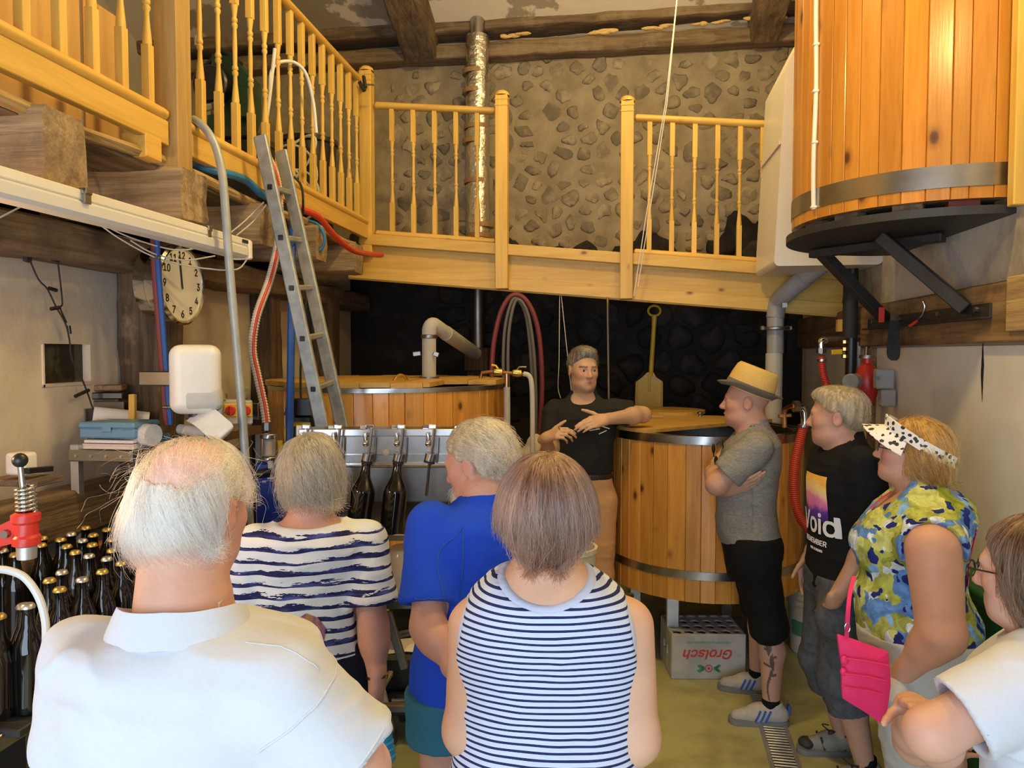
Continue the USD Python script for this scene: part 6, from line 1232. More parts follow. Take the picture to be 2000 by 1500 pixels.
N = {'g': ('geometry', {}), 'w': ('noise_texture', {'scale': 9, 'detail': 3}), 'ws': ('vector_math', {'math_type': 'scale', 'scale': .2}), 'wa': ('vector_math', {'math_type': 'add'}),
     'v': ('voronoi_texture', {'scale': 17.0}), 'vc': ('rgb_ramp', {'interpolate': False, 'ramp': [(0, (.40, .44, .09)), (.24, (.12, .27, .62)), (.46, (.54, .58, .18)), (.57, (.68, .77, .85)), (.74, (.22, .42, .74)), (.88, (.28, .33, .04)), (1, (.1, .1, .4))]}), 'sp': ('separate_color', {}),
     'v2': ('voronoi_texture', {'scale': 21.0}), 's2': ('separate_color', {}), 'l2': ('math', {'math_type': 'less_than', 'value2': .27}), 'd2': ('math', {'math_type': 'less_than', 'value2': .43}), 'mm': ('math', {'math_type': 'multiply'}), 'x2': ('mix_color', {'b': (.018, .03, .20)}),
     'n3': ('noise_texture', {'scale': 30, 'detail': 4}), 'r3': ('rgb_ramp', {'ramp': [(0, (.55,) * 3), (.4, (.75,) * 3), (.6, (1.15,) * 3), (1, (1.5,) * 3)]}), 'x3': ('mix_color', {'blend_type': 'multiply', 'fac': 1.0}), 'p': ('principled_bsdf', {'roughness': .8, 'specular_ior_level': .2})}
lk('floral', N, [('g.position', 'w.vector'), ('w.color', 'ws.vector1'), ('g.position', 'wa.vector1'), ('ws.vector', 'wa.vector2'), ('wa.vector', 'v.vector'), ('v.color', 'sp.color'), ('sp.r', 'vc.fac'), ('wa.vector', 'v2.vector'), ('v2.color', 's2.color'), ('s2.r', 'l2.value1'), ('v2.distance', 'd2.value1'), ('l2.value', 'mm.value1'), ('d2.value', 'mm.value2'), ('mm.value', 'x2.fac'), ('vc.color', 'x2.a'),
                 ('wa.vector', 'n3.vector'), ('n3.fac', 'r3.fac'), ('x2.result', 'x3.a'), ('r3.color', 'x3.b'), ('x3.result', 'p.base_color')])
lk('leopard', {'g': ('geometry', {}), 'v': ('voronoi_texture', {'scale': 52.0}), 'n': ('noise_texture', {'scale': 90, 'detail': 2}), 'a': ('math', {'math_type': 'multiply_add', 'value2': .5, 'value3': .12}), 'l': ('math', {'math_type': 'less_than'}), 'x': ('mix_color', {'a': (.78, .76, .74), 'b': (.03, .03, .032)}), 'p': ('principled_bsdf', {'roughness': .7})},
   [('g.position', 'v.vector'), ('g.position', 'n.vector'), ('n.fac', 'a.value1'), ('v.distance', 'l.value1'), ('a.value', 'l.value2'), ('l.value', 'x.fac'), ('x.result', 'p.base_color')])
def down(q, n): return np.tile(V(0, 0, -1.0), (len(q), 1)) + np.stack([q[:, 0] * 6, q[:, 1] * 6 + .1, q[:, 2] * 0], 1)
def shoes(F, mat, sole, name='shoe', length=.27):
    for sd in (-1, 1):
        an, u = F.__dict__['an%d' % sd], F.__dict__['toe%d' % sd]; u = unit(V(u[0], u[1], 0)); w = np.cross(u, V(0, 0, 1)); o = V(an[0], an[1], 0); q = lambda a, b, z, o=o, u=u, w=w: o + u * a + w * b + V(0, 0, z)
        pr = [Prim('cone', .02, 1, a=q(-.045, 0, .045), b=q(.06, 0, .05), ra=.040, rb=.042, flat=None, end=None), Prim('cone', .03, 1, a=q(.06, 0, .045), b=q(.16, .004, .028), ra=.044, rb=.030, flat=(V(0, 0, 1), .95), end=None), Prim('cone', .03, 1, a=q(-.02, 0, .06), b=q(-.012, 0, .105), ra=.042, rb=.043, flat=None, end=-.0)]
        pr += [Prim('cut', 0, 0, f=lambda P: .018 - P[:, 2])]; v, f = polygonise(pr, .006); sh = obj(name, (v, f), mat, F.t, True)
        from shapely.geometry import LineString
        g = LineString([(-.045, 0), (.05, 0), (.16, .004)]).buffer(.042); g2 = PG([((x if x < .1 else x), y * (1.08 if .03 < x < .13 else 1)) for x, y in g.exterior.coords]); m = MB().prism(g2, q(0, 0, .001), u, -w if False else np.cross(V(0, 0, 1), u), .024); obj('sole', m, sole, sh, 40)
        F.__dict__['sq%d' % sd] = q; F.__dict__['sv%d' % sd] = np.stack([(v - o) @ u, (v - o) @ w, v[:, 2]], 1)
def trousers(F, mat, hem, e=.018, name='trousers', top=None, wr=.005, cuts=(), h=.007, extra=()):
    """hips from the torso field and two tapered legs, flat at the hem"""
    pr = [p.grown(e * .6, .03) for p in F.P['torso']] + [Prim('ell', .05, 1, c=np.asarray(c), r=r, R=np.eye(3)) for c, r in extra]
    for sd in (-1, 1):
        hip, kn, an = F.__dict__['hp%d' % sd], F.__dict__['kn%d' % sd], F.__dict__['an%d' % sd]
        if hem > kn[2]: b = hip + (kn - hip) * (hip[2] - hem) / (hip[2] - kn[2]); pr.append(Prim('cone', .04, 1, a=hip, b=b, ra=F.lr[0] + e, rb=F.lr[0] + (F.lr[1] - F.lr[0]) * (hip[2] - hem) / (hip[2] - kn[2]) + e * 1.7, flat=None, end=0.0))
        else:
            b = kn + (an - kn) * (kn[2] - hem) / (kn[2] - an[2]); pr.append(Prim('cone', .04, 1, a=hip, b=kn, ra=F.lr[0] + e, rb=F.lr[1] + e * 1.15, flat=None, end=None)); pr.append(Prim('cone', .03, 1, a=kn, b=b, ra=F.lr[1] + e * 1.15, rb=max(F.lr[3], F.lr[2] * .9) + e * 1.3, flat=None, end=0.0))
    tz = top; c = [lambda P: P[:, 2] - tz] + list(cuts)
    return F.cloth(name, mat, pr, c, h, (wr, (11, 11, 8)), 5)
def stand(F, lr=(.085, .056, .056, .036), wide=.095, hipz=.90):
    F.lr = [x * F.G for x in lr]
    for sd in (-1, 1): F.leg(sd, F.L(sd * wide * F.S, 0, hipz * F.S), F.L(sd * (wide + .005) * F.S, .01, .48 * F.S), F.L(sd * (wide + .01) * F.S, -.03, .085), F.lr)
ARM = dict(curl=(22, 28, 18))
def hang(F, sd, sw=.20, out=.245, fwd=.03, z=(1.40, 1.10, .86), r=(.052, .041, .044, .027), turn=None):
    S = F.S; F.arm(sd, F.L(sd * sw * S, 0, z[0] * S), F.L(sd * (out - .01) * S, -.02, z[1] * S), F.L(sd * out * S, fwd, z[2] * S), [x * S for x in r], dict(d=F.F @ V(0, .15, -1), n=F.F @ V(-sd, 0, 0), curl=(20, 28, 18), thdir=F.h))
# ---- the man speaking, leaning on the vat
F = Fig('grey-haired man in a dark t-shirt speaking with both hands raised beside the vat', 1140, 4.32, 172, 1.83, .98)
F.torso([(z, w * .93, a, b) for z, w, a, b in MALE]); stand(F)
F.head((.0, .03, 1.705), yaw=24, pitch=-3, size=1.02, neck=(0, -.01, 1.53), nr=.058)
D = 4.3
F.arm(1, F.L(.168, -.01, 1.455), at(1074, 893, 4.24), at(1066, 855, 4.03), (.054, .042, .045, .029), dict(d=at(1100, 842, 3.95) - at(1066, 855, 4.03), n=F.F @ V(.35, -.55, -.45), curl=(30, 42, 28), size=1.05, thumb=(.1, 30), thdir=V(0, 0, 1)))
F.arm(-1, F.L(-.168, .0, 1.465), at(1256, 810, 4.30), at(1182, 819, 4.08), (.054, .043, .046, .030), dict(d=at(1140, 829, 3.99) - at(1182, 819, 4.08), n=F.F @ V(.2, -.6, -.5), curl=(12, 18, 12), size=1.03, thumb=(.2, 50), thdir=V(0, 0, 1), spread=4))
def paint_m(s, v, q, T, put, g, inh):
    for x in (-1, 1): put(.8 * inh * ((np.abs(q[:, 0] - x * .032) < .021) & (np.abs(q[:, 2] - .0235 + .06 * np.abs(np.abs(q[:, 0]) - .026)) < .0048) & (q[:, 1] > .06)), (.10, .075, .05))
    put(.18 * inh * ((q[:, 2] < -.045) & (q[:, 1] > -.01) & (np.abs(q[:, 2] + .067) > .010)), np.array((.22, .17, .14)))
    return T
F.body('skin', .0045, paint=paint_m, base=(.56, .345, .22)); F.eyes((.10, .09, .07))
pr = [p.grown(.014, .04) for p in F.P['torso']] + [F.sleeve(1, .62, .020, .026), F.sleeve(-1, .62, .020, .026), F.hole(1, .62, .010), F.hole(-1, .62, .010)]
nb = F.nb
pr.append(Prim('ell', .01, -1, c=nb + F.h * .03 + V(0, 0, .005), r=(.078, .085, .055), R=F.F))
F.cloth('t_shirt', 'charcoal', pr, [lambda P: (1.105 - P[:, 2])], .006, (.007, (8, 8, 12)), 3)
lc = F.L(-.085, .150, 1.375)
lg = MB()
for k, (a, b_, w) in enumerate(((-.045, .010, .05), (-.01, .022, .04), (.015, -.004, .06), (-.03, -.018, .05))): lg.box(lc - F.F @ V(a * -1, 0, 0) + V(0, 0, b_) + F.h * .004, (w, .004, .006), .001, F.F @ np.array([[math.cos(.25 * k - .3), 0, math.sin(.25 * k - .3)], [0, 1, 0], [-math.sin(.25 * k - .3), 0, math.cos(.25 * k - .3)]]))
obj('chest_print', lg, 'print_white', F.t, False)
trousers(F, 'chino', .12, .016, 'trousers', 1.115)
F.cloth('belt', 'belt', [p.grown(.013, .04) for p in F.P['torso']], [lambda P: P[:, 2] - 1.112, lambda P: 1.074 - P[:, 2]], .006, None)
shoes(F, 'trail_dark', 'sole_grey')
F.hair_mesh('hair_dark_grey', [((0, -.018, .040), (.083, .103, .092), .02, None), ((0, .040, .098), (.055, .045, .030), .03, None)], [lambda q: q[:, 1] - .066 - 1.1 * (q[:, 2] - .065), lambda q: -.045 - q[:, 2] + .0 * q[:, 0], lambda q: np.where((q[:, 1] > -.03) & (q[:, 2] < .02), (np.abs(q[:, 0]) * 0 + q[:, 1] + .03), -1)], .005, (.004, (40, 40, 40)))
F.strands('hair_dark_grey', 900, 6, .009, lambda q, n: np.stack([q[:, 0] * 4, .4 + 0 * q[:, 0], np.where(q[:, 2] > .05, .3, -.8)], 1), (.001, .004), .0014, 2, fly=.004)
obj('ring', MB().lathe([(.0098, -.0025), (.0115, -.002), (.0115, .002), (.0098, .0025)], at(1094, 836, 3.975), at(1106, 838, 3.95) - at(1072, 851, 4.03), 14), 'gold', F.t)
# ---- man in the straw hat, arms folded
F = Fig('man in a straw trilby and grey marl t-shirt with folded arms and a calf tattoo', 1472, 3.60, 74, 1.69, 1.04)
ML = [r for r in MALE]; ML = [(z, w, df * (1.32 if .95 < z < 1.25 else 1.12), db) for z, w, df, db in MALE]
F.torso(ML)
F.lr = [.086, .06, .058, .038]
for sd, dx in ((-1, .03), (1, .0)): pass
anL, anR = onz(1505, 1413, .0), onz(1478, 1352, .0)
F.leg(-1, F.L(-.09, -.01, .87), V(*(anL + F.h * .015)[:2], .47), V(*(anL)[:2], .09), F.lr, toe=F.h * 1 - F.r * .18); F.leg(1, F.L(.09, .01, .87), V(*(anR + F.h * .0)[:2], .47), V(*(anR)[:2], .09), F.lr, toe=F.h)
F.head((.0, .035, 1.565), yaw=-2, pitch=2, size=1.02, neck=(0, -.01, 1.42), nr=.062)
wl_, wr_2 = F.L(.12, .245, 1.19), F.L(-.06, .235, 1.235)
wL = at(1402, 904, 3.74); wR = at(1422, 957, 3.47)
F.arm(-1, F.L(-.19, -.01, 1.365), at(1400, 946, 3.45), wL, (.058, .048, .050, .032), dict(d=F.F @ V(1, -.4, .2), n=F.F @ V(.1, -.6, .2), curl=(20, 25, 15), thdir=V(0, 0, 1)))
F.arm(1, F.L(.19, -.01, 1.365), at(1396, 925, 3.82), wR, (.056, .045, .047, .031), dict(d=at(1464, 944, 3.40) - wR, n=F.F @ V(.7, -.2, .7), curl=(8, 14, 10), thdir=V(0, 0, 1), size=1.02))
def paint_h(s, v, q, T, put, g, inh):
    put(.6 * inh * (q[:, 2] > -.2), np.array((.50, .24, .165))); 
    uc = CAM - anL; uc[2] = 0; uc = unit(uc); wl = np.cross(uc, V(0, 0, 1)); d = v - anL; x, z = d @ wl - .006, (v[:, 2] - .13) / .28; near = (d @ uc > .0) & (np.hypot(d[:, 0], d[:, 1]) < .12) & (z > 0) & (z < 1); zc = np.clip(z, 0, 1)
    ink = (np.abs(x - .010 * np.sin(zc * 7.5)) < .0035 + .011 * zc ** 1.5) & ~(np.abs(x + .004 - .012 * np.sin(zc * 11)) < .0035 * (zc > .55))
    for c_, s_, p_ in ((.62, 1, .35), (.78, -1, .3), (.90, 1, .22), (.45, -1, .25)): ink |= (np.abs(zc - c_ - p_ * np.abs(x) * 9 * .3) < .022) & (x * s_ > 0) & (np.abs(x) < .030)
    put(.85 * (near & ink), (.03, .03, .04)); return T
F.body('skin', .0042, paint=paint_h, base=(.53, .30, .21)); F.eyes()
HG = lambda P: (P - F.base) @ F.F
pr = [p.grown(.016, .04) for p in F.P['torso']] + [F.sleeve(-1, .74, .020, .026), F.sleeve(1, .72, .018, .022), F.hole(-1, .74, .010), F.hole(1, .72)]
pr.append(Prim('ell', .01, -1, c=F.nb + F.h * .03 + V(0, 0, .012), r=(.078, .088, .05), R=F.F))
B = F.base; F.cloth('t_shirt', 'grey_marl', pr, [lambda P: .885 - P[:, 2]], .006, (.006, (7, 7, 15)), 8)
trousers(F, 'black_cloth', .44, .022, 'shorts', .93, .006)
shoes(F, 'suede', 'sole_grey', 'trainer')
for sd in (-1, 1):
    q = F.__dict__['sq%d' % sd]; an = F.__dict__['an%d' % sd]
    for k in range(3):
        for w in (-1, 1):
            x = .022 + .024 * k; sv = F.__dict__['sv%d' % sd]; pts = []
            for z in np.linspace(.028, .080, 6):
                xx = x + .012 - (z - .028) * .46; near = sv[(np.abs(sv[:, 0] - xx) < .012) & (np.abs(sv[:, 2] - z) < .010) & (sv[:, 1] * w > 0)]
                if len(near): pts.append(q(xx, w * np.abs(near[:, 1]).max(), z))
            if len(pts) > 2: obj('stripe', MB().tube(pts, .0055, 6), 'stripe_blue', F.t, label='blue side stripe')
    obj('heel_tab', MB().box(q(-.084, 0, .075), (.012, .04, .045), .004, np.stack([q(1, 0, 0) - q(0, 0, 0), q(0, 1, 0) - q(0, 0, 0), V(0, 0, 1)], 1)), 'stripe_blue', F.t)
    obj('lace', MB().tube([q(.045 + .02 * (j // 2), (-1) ** (j // 2 + j) * .018, .094 - .011 * (j // 2)) for j in range(8)], .003, 6), 'suede', F.t)
    obj('sock', MB().lathe([(.040, .085), (.043, .10), (.041, .125), (.0395, .127)], V(an[0], an[1], .0), EZ, 20), 'black_cloth', F.t, 40)
hb = F.H; o = F.ho; q = lambda x, y, z: o + hb @ (V(x, y, z) * F.hs); tl = unit(hb @ V(0, -.36, 1)); tf = unit(np.cross(tl, hb[:, 0])); 
hc = q(0, -.012, .046)
def ovl(rows, sides=44):
    v = []; 
    for rx, ry, z, bend, dy in rows:
        for k in range(sides):
            a = 2 * math.pi * k / sides; z2 = z + bend * (math.cos(a) ** 2) * 1.0 + (.022 * max(0, -math.sin(a)) ** 2 - .012 * max(0, math.sin(a)) ** 2 if bend else 0); v.append(hc + hb[:, 0] * rx * math.cos(a) + tf * -1 * (ry * math.sin(a) + dy) * -1 + tl * z2)
    f = []; n = len(rows)
    for i in range(n - 1):
        for k in range(sides): a, b_ = i * sides + k, i * sides + (k + 1) % sides; f += [[a, b_, b_ + sides], [a, b_ + sides, a + sides]]
    return MB().add(np.array(v), np.array(f))
if (tf @ hb[:, 1]) < 0: tf = -tf
hat = obj('straw_hat', ovl([(.098, .118, .0, 0, 0), (.097, .117, .02, 0, 0), (.091, .111, .07, 0, 0), (.082, .102, .112, 0, 0), (.068, .090, .128, 0, 0), (.045, .07, .124, 0, 0), (.02, .055, .108, 0, 0), (.0, .045, .102, 0, 0)]), 'straw', F.t, 60)
obj('brim', ovl([(.098, .116, .004, 0, 0), (.115, .135, .0, .012, 0), (.138, .158, .006, .024, 0), (.139, .159, .010, .024, 0), (.116, .136, .006, .012, 0), (.0985, .117, .012, 0, 0)]), 'felt_grey', hat, 60)
obj('hat_band', ovl([(.0985, .1185, .008, 0, 0), (.0995, .1195, .010, 0, 0), (.0972, .1172, .036, 0, 0), (.096, .116, .038, 0, 0)]), 'felt_grey', hat, 60)
sg_ = thing('sunglasses', 'dark sunglasses hooked on the collar of the grey t-shirt', 'sunglasses', at(1428, 865, 3.5)); c = F.L(-.045, .170, 1.335)
for k, z in enumerate((0, -.058)): obj('lens', MB().ell(c + V(0, 0, z) + F.h * (.012 - .012 * k), (.026, .010, .024), F.F, 2), 'lens_dark', sg_, True)
obj('bridge', MB().tube([c + V(0, 0, -.02) + F.h * .012, c + V(0, 0, -.04) + F.h * .01], .004, 6), 'black_plastic', sg_); obj('temple', MB().tube([c + V(0, 0, .02), c + V(0, 0, .045) - F.h * .03, c + V(0, 0, -.03) - F.h * .035], .003, 6), 'black_plastic', sg_)
def stitched(pts, r, name, mat, n=40, part='polo_shirt'):
    """a sewn seam laid on the surface of a garment of the person in hand"""
    pm = UsdGeom.Mesh(stage.GetPrimAtPath(str(F.t.GetPath()) + '/' + part)); vv_ = np.array(pm.GetPointsAttr().Get()) + F.base; nn_ = np.array(pm.GetNormalsAttr().Get()); pt_ = cKDTree(vv_); q = spline(pts, n)
    for _ in range(2): d, j = pt_.query(q); q = vv_[j] + nn_[j] * r * .3; q[1:-1] = (q[:-2] + 2 * q[1:-1] + q[2:]) / 4
    obj(name, MB().tube(q, r, 6), mat, F.t, True)
def frontb(F, a, z, e=.02, side=1):
    T = F.T; I = lambda j: np.interp(z, T[:, 0], T[:, j]); w, df = I(1) + e, (I(2) if side > 0 else I(3)) + e; x = np.clip(np.abs(a - I(4)) / w, 0, .999)
    return I(5) + side * df * (1 - x ** 2.35) ** (1 / 2.35)
def on_chest(F, mesh, a0, z0, e, tilt=0.0, side=1, shear=0):
    """wraps a flat print (x to the viewer's right, y up) on the front or back of the torso"""
    v = np.array(mesh.vertices); c, s_ = math.cos(tilt), math.sin(tilt); u, w = v[:, 0] * c - v[:, 1] * s_, v[:, 0] * s_ + v[:, 1] * c
    a, z = a0 - side * u, z0 + w; b = frontb(F, a, z, e + v[:, 2], side); return MB().add(F.base + np.stack([a, b, z], 1) @ F.F.T, mesh.faces)
def grid_patch(poly, n=16):
    from shapely.geometry import Polygon; x0, y0, x1, y1 = poly.bounds; m = MB()
    for i in range(n):
        for j in range(n):
            g = poly.intersection(sbox(x0 + (x1 - x0) * i / n, y0 + (y1 - y0) * j / n, x0 + (x1 - x0) * (i + 1) / n, y0 + (y1 - y0) * (j + 1) / n))
            if g.geom_type == 'Polygon' and g.area > 1e-9: q = trimesh.creation.extrude_polygon(g, .0008, engine='earcut'); m.tm(q)
    return m.mesh()
# ---- big man in the white polo
F = Fig('white-haired man in a white polo shirt seen from behind at the front of the group', 362, 1.26, 6, 1.70, 1.06)
F.torso([(z, w, df, db, 0, c) for (z, w, df, db), c in zip([(z, w + (.035 if 1.42 < z < 1.47 else 0), a, b) for z, w, a, b in MALE], (0, 0, 0, 0, 0, .0, .0, .01, .01, .02, .03))], zs=.925); stand(F)
F.head((-.012, .085, 1.520), yaw=-22, pitch=-8, roll=2, size=.985, neck=(-.015, .0, 1.335), nr=.070)
F.arm(-1, at(180, 1296, 1.28), at(158, 1540, 1.25), at(160, 1720, 1.5), (.060, .052, .05, .033), dict(d=V(.3, .6, -.8), n=V(1, 0, .2), curl=(20, 30, 20)))
F.arm(1, at(556, 1340, 1.22), at(704, 1500, 1.26), at(640, 1600, 1.50), (.060, .047, .05, .033), dict(d=F.F @ V(-.7, .7, -.1), n=V(0, 0, -1), curl=(20, 30, 20)))
def paint_p(s, v, q, T, put, g, inh): put(.7 * inh * ((q[:, 2] > .04)), (.80, .50, .42)); return T
F.body('skin', .0055, paint=paint_p, base=(.60, .335, .235)); F.eyes()
pr = [p.grown(.020, .05) for p in F.P['torso']] + [F.sleeve(1, .80, .024, .042, .045), F.sleeve(-1, .72, .022, .030, .045), F.hole(1, .80, .018), F.hole(-1, .72, .012)]
pr.append(Prim('ell', .015, -1, c=F.nb + F.h * .04 + V(0, 0, .02), r=(.092, .10, .05), R=F.F))
F.cloth('polo_shirt', 'polo_white', pr, [lambda P: .80 - P[:, 2]], .007, (.012, (5, 5, 7)), 21, relax=4)
sh_, el_ = F.sh1, F.el1; ax_ = unit(el_ - sh_); s1, s2 = frame_of(ax_)[:2]
stitched([sh_ + ax_ * .03 + (s1 * math.cos(t) + s2 * math.sin(t)) * .10 for t in np.linspace(-.9, 3.9, 20)], .0022, 'armhole_seam', 'polo_white')
stitched([sh_ + (el_ - sh_) * .76 + (s1 * math.cos(t) + s2 * math.sin(t)) * .12 for t in np.linspace(0, 6.28, 26)], .0022, 'cuff_seam', 'polo_white')
stitched([at(480, 1265, 1.2), at(520, 1282, 1.2), at(565, 1300, 1.2), at(600, 1322, 1.2)], .0012, 'shoulder_seam', 'polo_white', 24)
# turned-down collar
cb = []
for k in range(41):
    t = -2.75 + 5.5 * k / 40; c, s_ = math.sin(t), -math.cos(t); fr_ = max(0, -s_ * -1)
    cb.append((c, s_, abs(t)))
nbp = F.nb - V(0, 0, .0); v = []
for c, s_, t in cb:
    dz = -.030 * max(0, (t - 1.2)) ; back = max(0, 1 - t / 1.9)
    for r_, z in ((.083, .010), (.090, .034), (.096, .036), (.104, .018), (.118, -.018), (.112, -.020), (.096, .016), (.086, .012)):
        v.append(nbp + F.F @ V(c * (r_ + .008), s_ * r_ * .98 + .012, z + dz + .012 * back - .0))
n8 = 8; f = []
for k in range(40):
    for j in range(n8): a, b_ = k * n8 + j, k * n8 + (j + 1) % n8; f += [[a, a + n8, b_ + n8], [a, b_ + n8, b_]]
f += [[0, j, j + 1] for j in range(1, 7)] + [[40 * n8, 40 * n8 + j + 1, 40 * n8 + j] for j in range(1, 7)]
cm = MB().add(np.array(v), np.array(f)); obj('collar', cm.shake(.003, 9, 5), 'polo_white', F.t, 60)
trousers(F, 'jean_grey', .10, .02, 'trousers', .90); shoes(F, 'trail_dark', 'sole_grey')
BC = V(.010, -.072, .094); bald = lambda q: np.linalg.norm((q - BC) * V(1, .85, 1), axis=1)
F.hair_mesh('hair_base_white', [((0, -.018, .033), (.080, .102, .0915), .02, None), ((0, -.045, -.03), (.079, .078, .070), .04, None)], [lambda q: q[:, 1] - .03 - .9 * (q[:, 2] - .03), lambda q: -.085 - q[:, 2],
    lambda q: np.where((np.abs(q[:, 0]) > .06) & (q[:, 2] < .018), .045 - np.hypot(q[:, 1] - .0, q[:, 2] + .015), -1)], .005, (.003, (30, 30, 14)), 4, hole=lambda q: .064 + .03 * (meshkit.fbm(q * 40 + 9, 3, 4) - .5) - bald(q))
flw = lambda q, n: np.stack([q[:, 0] * 9 + .25, (q[:, 1] + .07) * 4, -.8 + 0 * q[:, 0]], 1)
F.strands('hair_white', 5200, 11, .0118, flw, (.001, .014), .0008, 5, roots=lambda q: (q[:, 2] > -.02) & (bald(q) > .05 + .03 * meshkit.noise(q * 50, 3)), fly=.008, jit=.17, free=1)
F.strands('hair_white', 260, 9, .011, lambda q, n: np.stack([q[:, 0] * 12, q[:, 1] * 8, .25 + 0 * q[:, 0]], 1), (.002, .010), .0008, 6, roots=lambda q: (np.abs(q[:, 0]) > .05) & (q[:, 2] > .0), fly=.03, jit=.4, free=2, name='flyaway_hair')
F.strands('hair_white', 420, 12, .011, lambda q, n: np.stack([q[:, 0] * 2 + .4, -.7 + 0 * q[:, 1], -.25 + 0 * q[:, 0]], 1), (.001, .006), .0007, 26, roots=lambda q: (q[:, 2] > .08) & (q[:, 1] > -.06), fly=.006, jit=.2, name='crown_wisp')
# ---- woman in the brush-striped top
F = Fig('woman with a grey bob in a white top with navy brush stripes seen from behind', 603, 2.32, 13, 1.565, 1.08)
F.torso(FEM, zs=.985); stand(F, wide=.09)
F.head((.0, .045, 1.412), pitch=-6, yaw=4, size=1.0, neck=(0, .0, 1.305), nr=.054)
F.arm(-1, F.L(-.165, .0, 1.195), at(466, 1225, 2.30), at(480, 1330, 2.05 + .35), (.055, .043, .041, .027), dict(d=F.F @ V(.2, .6, -.8), n=F.F @ V(1, 0, 0), curl=(25, 30, 20)))
F.arm(1, F.L(.165, .0, 1.195), at(730, 1225, 2.28), at(737, 1335, 2.24), (.055, .043, .040, .026), dict(d=F.F @ V(-.06, .12, -1), n=F.F @ V(-.8, .5, 0), curl=(55, 70, 45), thumb=(.7, 5), thdir=F.h, size=.95))
F.body('skin', .0055, base=(.58, .31, .235)); F.eyes()
pr = [p.grown(.016, .04) for p in F.P['torso']] + [F.sleeve(1, .74, .020, .034), F.sleeve(-1, .74, .020, .034), F.hole(1, .74, .014), F.hole(-1, .74, .014)]
pr.append(Prim('ell', .015, -1, c=F.nb + V(0, 0, .010) - F.h * .02, r=(.120, .10, .070), R=F.F))
F.cloth('striped_top', 'stripe_brush', pr, [lambda P: .865 - P[:, 2]], .006, (.009, (7, 7, 9)), 31)
M('motif_purple', (.16, .05, .30), .85, c2=(.42, .20, .08), vs=34, st=(1, 1, .5), lo=.42, hi=.6)
pt = PG([(-.045, -.055), (.02, -.06), (.05, -.03), (.058, .01), (.035, .045), (.0, .062), (-.02, .05), (-.03, .03), (-.05, .022), (-.028, -.005)]); obj('flower_motif', on_chest(F, grid_patch(pt, 14), -.012, .955, .0215, side=-1), 'motif_purple', F.t, 40)
trousers(F, 'navy', .09, .018, 'trousers', .90); shoes(F, 'trail_dark', 'sole_grey')
F.hair_mesh('hair_grey', [((0, -.020, .030), (.090, .112, .098), .02, None), ((0, -.040, -.035), (.089, .090, .085), .04, None)], [lambda q: q[:, 1] - .035 - 1.0 * np.maximum(q[:, 2] - .03, 0), lambda q: -.086 - q[:, 2]], .006, (.007, (26, 26, 9)), 7)
F.strands('hair_grey', 1500, 12, .0145, lambda q, n: down(q, n) + V(.25, 0, 0), (.001, .006), .0014, 7, roots=lambda q: q[:, 2] > -.03, fly=.008, jit=.3, free=2, ear=False)
F.strands('hair_blond_grey', 700, 12, .0145, lambda q, n: down(q, n) + V(.35, 0, 0), (.003, .008), .0014, 8, roots=lambda q: (q[:, 2] > .03), fly=.010, jit=.35, free=2, ear=False, name='pale_hair_strand')
ww = F.wr1; obj('watch', MB().lathe([(.029, -.005), (.033, -.004), (.033, .004), (.029, .005)], ww + (F.el1 - ww) * .12, F.el1 - ww, 22).box(ww + (F.el1 - ww) * .12 + F.r * .033, (.008, .022, .02), .003), 'gold', F.t, 40)
nk = [F.nb + F.F @ V(.062 * math.sin(t), -.064 * math.cos(t) + .012, .018 + .012 * math.cos(t)) for t in np.linspace(-2, 2, 30)]; obj('necklace', MB().tube(nk, .0026, 6), 'white_plastic', F.t)
cu = thing('folding_cup', 'bright blue collapsible cup dangling from the hand of the grey-haired woman', 'cup', at(734, 1450, 2.2)); c0, c1 = at(734, 1408, 2.20), at(744, 1498, 2.18); ax = unit(c0 - c1); L = np.linalg.norm(c0 - c1)
obj('body', MB().lathe([(0, 0), (.034, .002), (.046, .016), (.050, .03), (.046, .034), (.049, .05), (.045, .054), (.047, .07), (.043, .074), (.045, .09), (.040, .096), (.040, .112), (.028, .122), (.016, .126), (0, .128)], c1, ax, 30), 'cyan_cup', cu, 50); obj('strap', MB().tube(spline([c0 - ax * .02, c0 + V(.012, 0, .03), at(727, 1385, 2.22), c0 + V(-.012, 0, .025), c0 - ax * .02], 20), .004, 6), 'cyan_cup', cu)
# ---- man in the blue t-shirt
F = Fig('white-bearded man in a royal blue t-shirt and teal shorts bending forward', 922, 2.18, 18, 1.66, 1.0)
F.torso([(z, w, df, db, x, c) for (z, w, df, db), c, x in zip(MALE, (0, 0, 0, 0, .0, .01, .02, .03, .04, .05, .07), (0, 0, 0, .01, .02, .035, .048, .055, .06, .062, .062))], zs=.962); stand(F)
F.head((.045, .112, 1.458), yaw=46, pitch=-16, size=1.02, neck=(.055, .045, 1.375), nr=.058)
F.arm(-1, F.L(-.118, .03, 1.29), at(834, 1224, 2.05), at(900, 1312, 1.97), (.056, .044, .045, .029), dict(d=F.F @ V(.9, -.1, -.4), n=F.F @ V(0, -1, 0), curl=(25, 30, 20)))
F.arm(1, F.L(.225, .03, 1.29), F.L(.24, .02, 1.05), F.L(.12, .24, .98), (.056, .044, .045, .029), dict(d=F.F @ V(-.6, .7, 0), n=V(0, 0, -1), curl=(25, 30, 20)))
F.body('skin', .0055, base=(.58, .315, .235)); F.eyes()
pr = [p.grown(.016, .04) for p in F.P['torso']] + [F.sleeve(1, .75, .020, .032), F.sleeve(-1, .78, .020, .034), F.hole(1, .75, .014), F.hole(-1, .78, .014)]
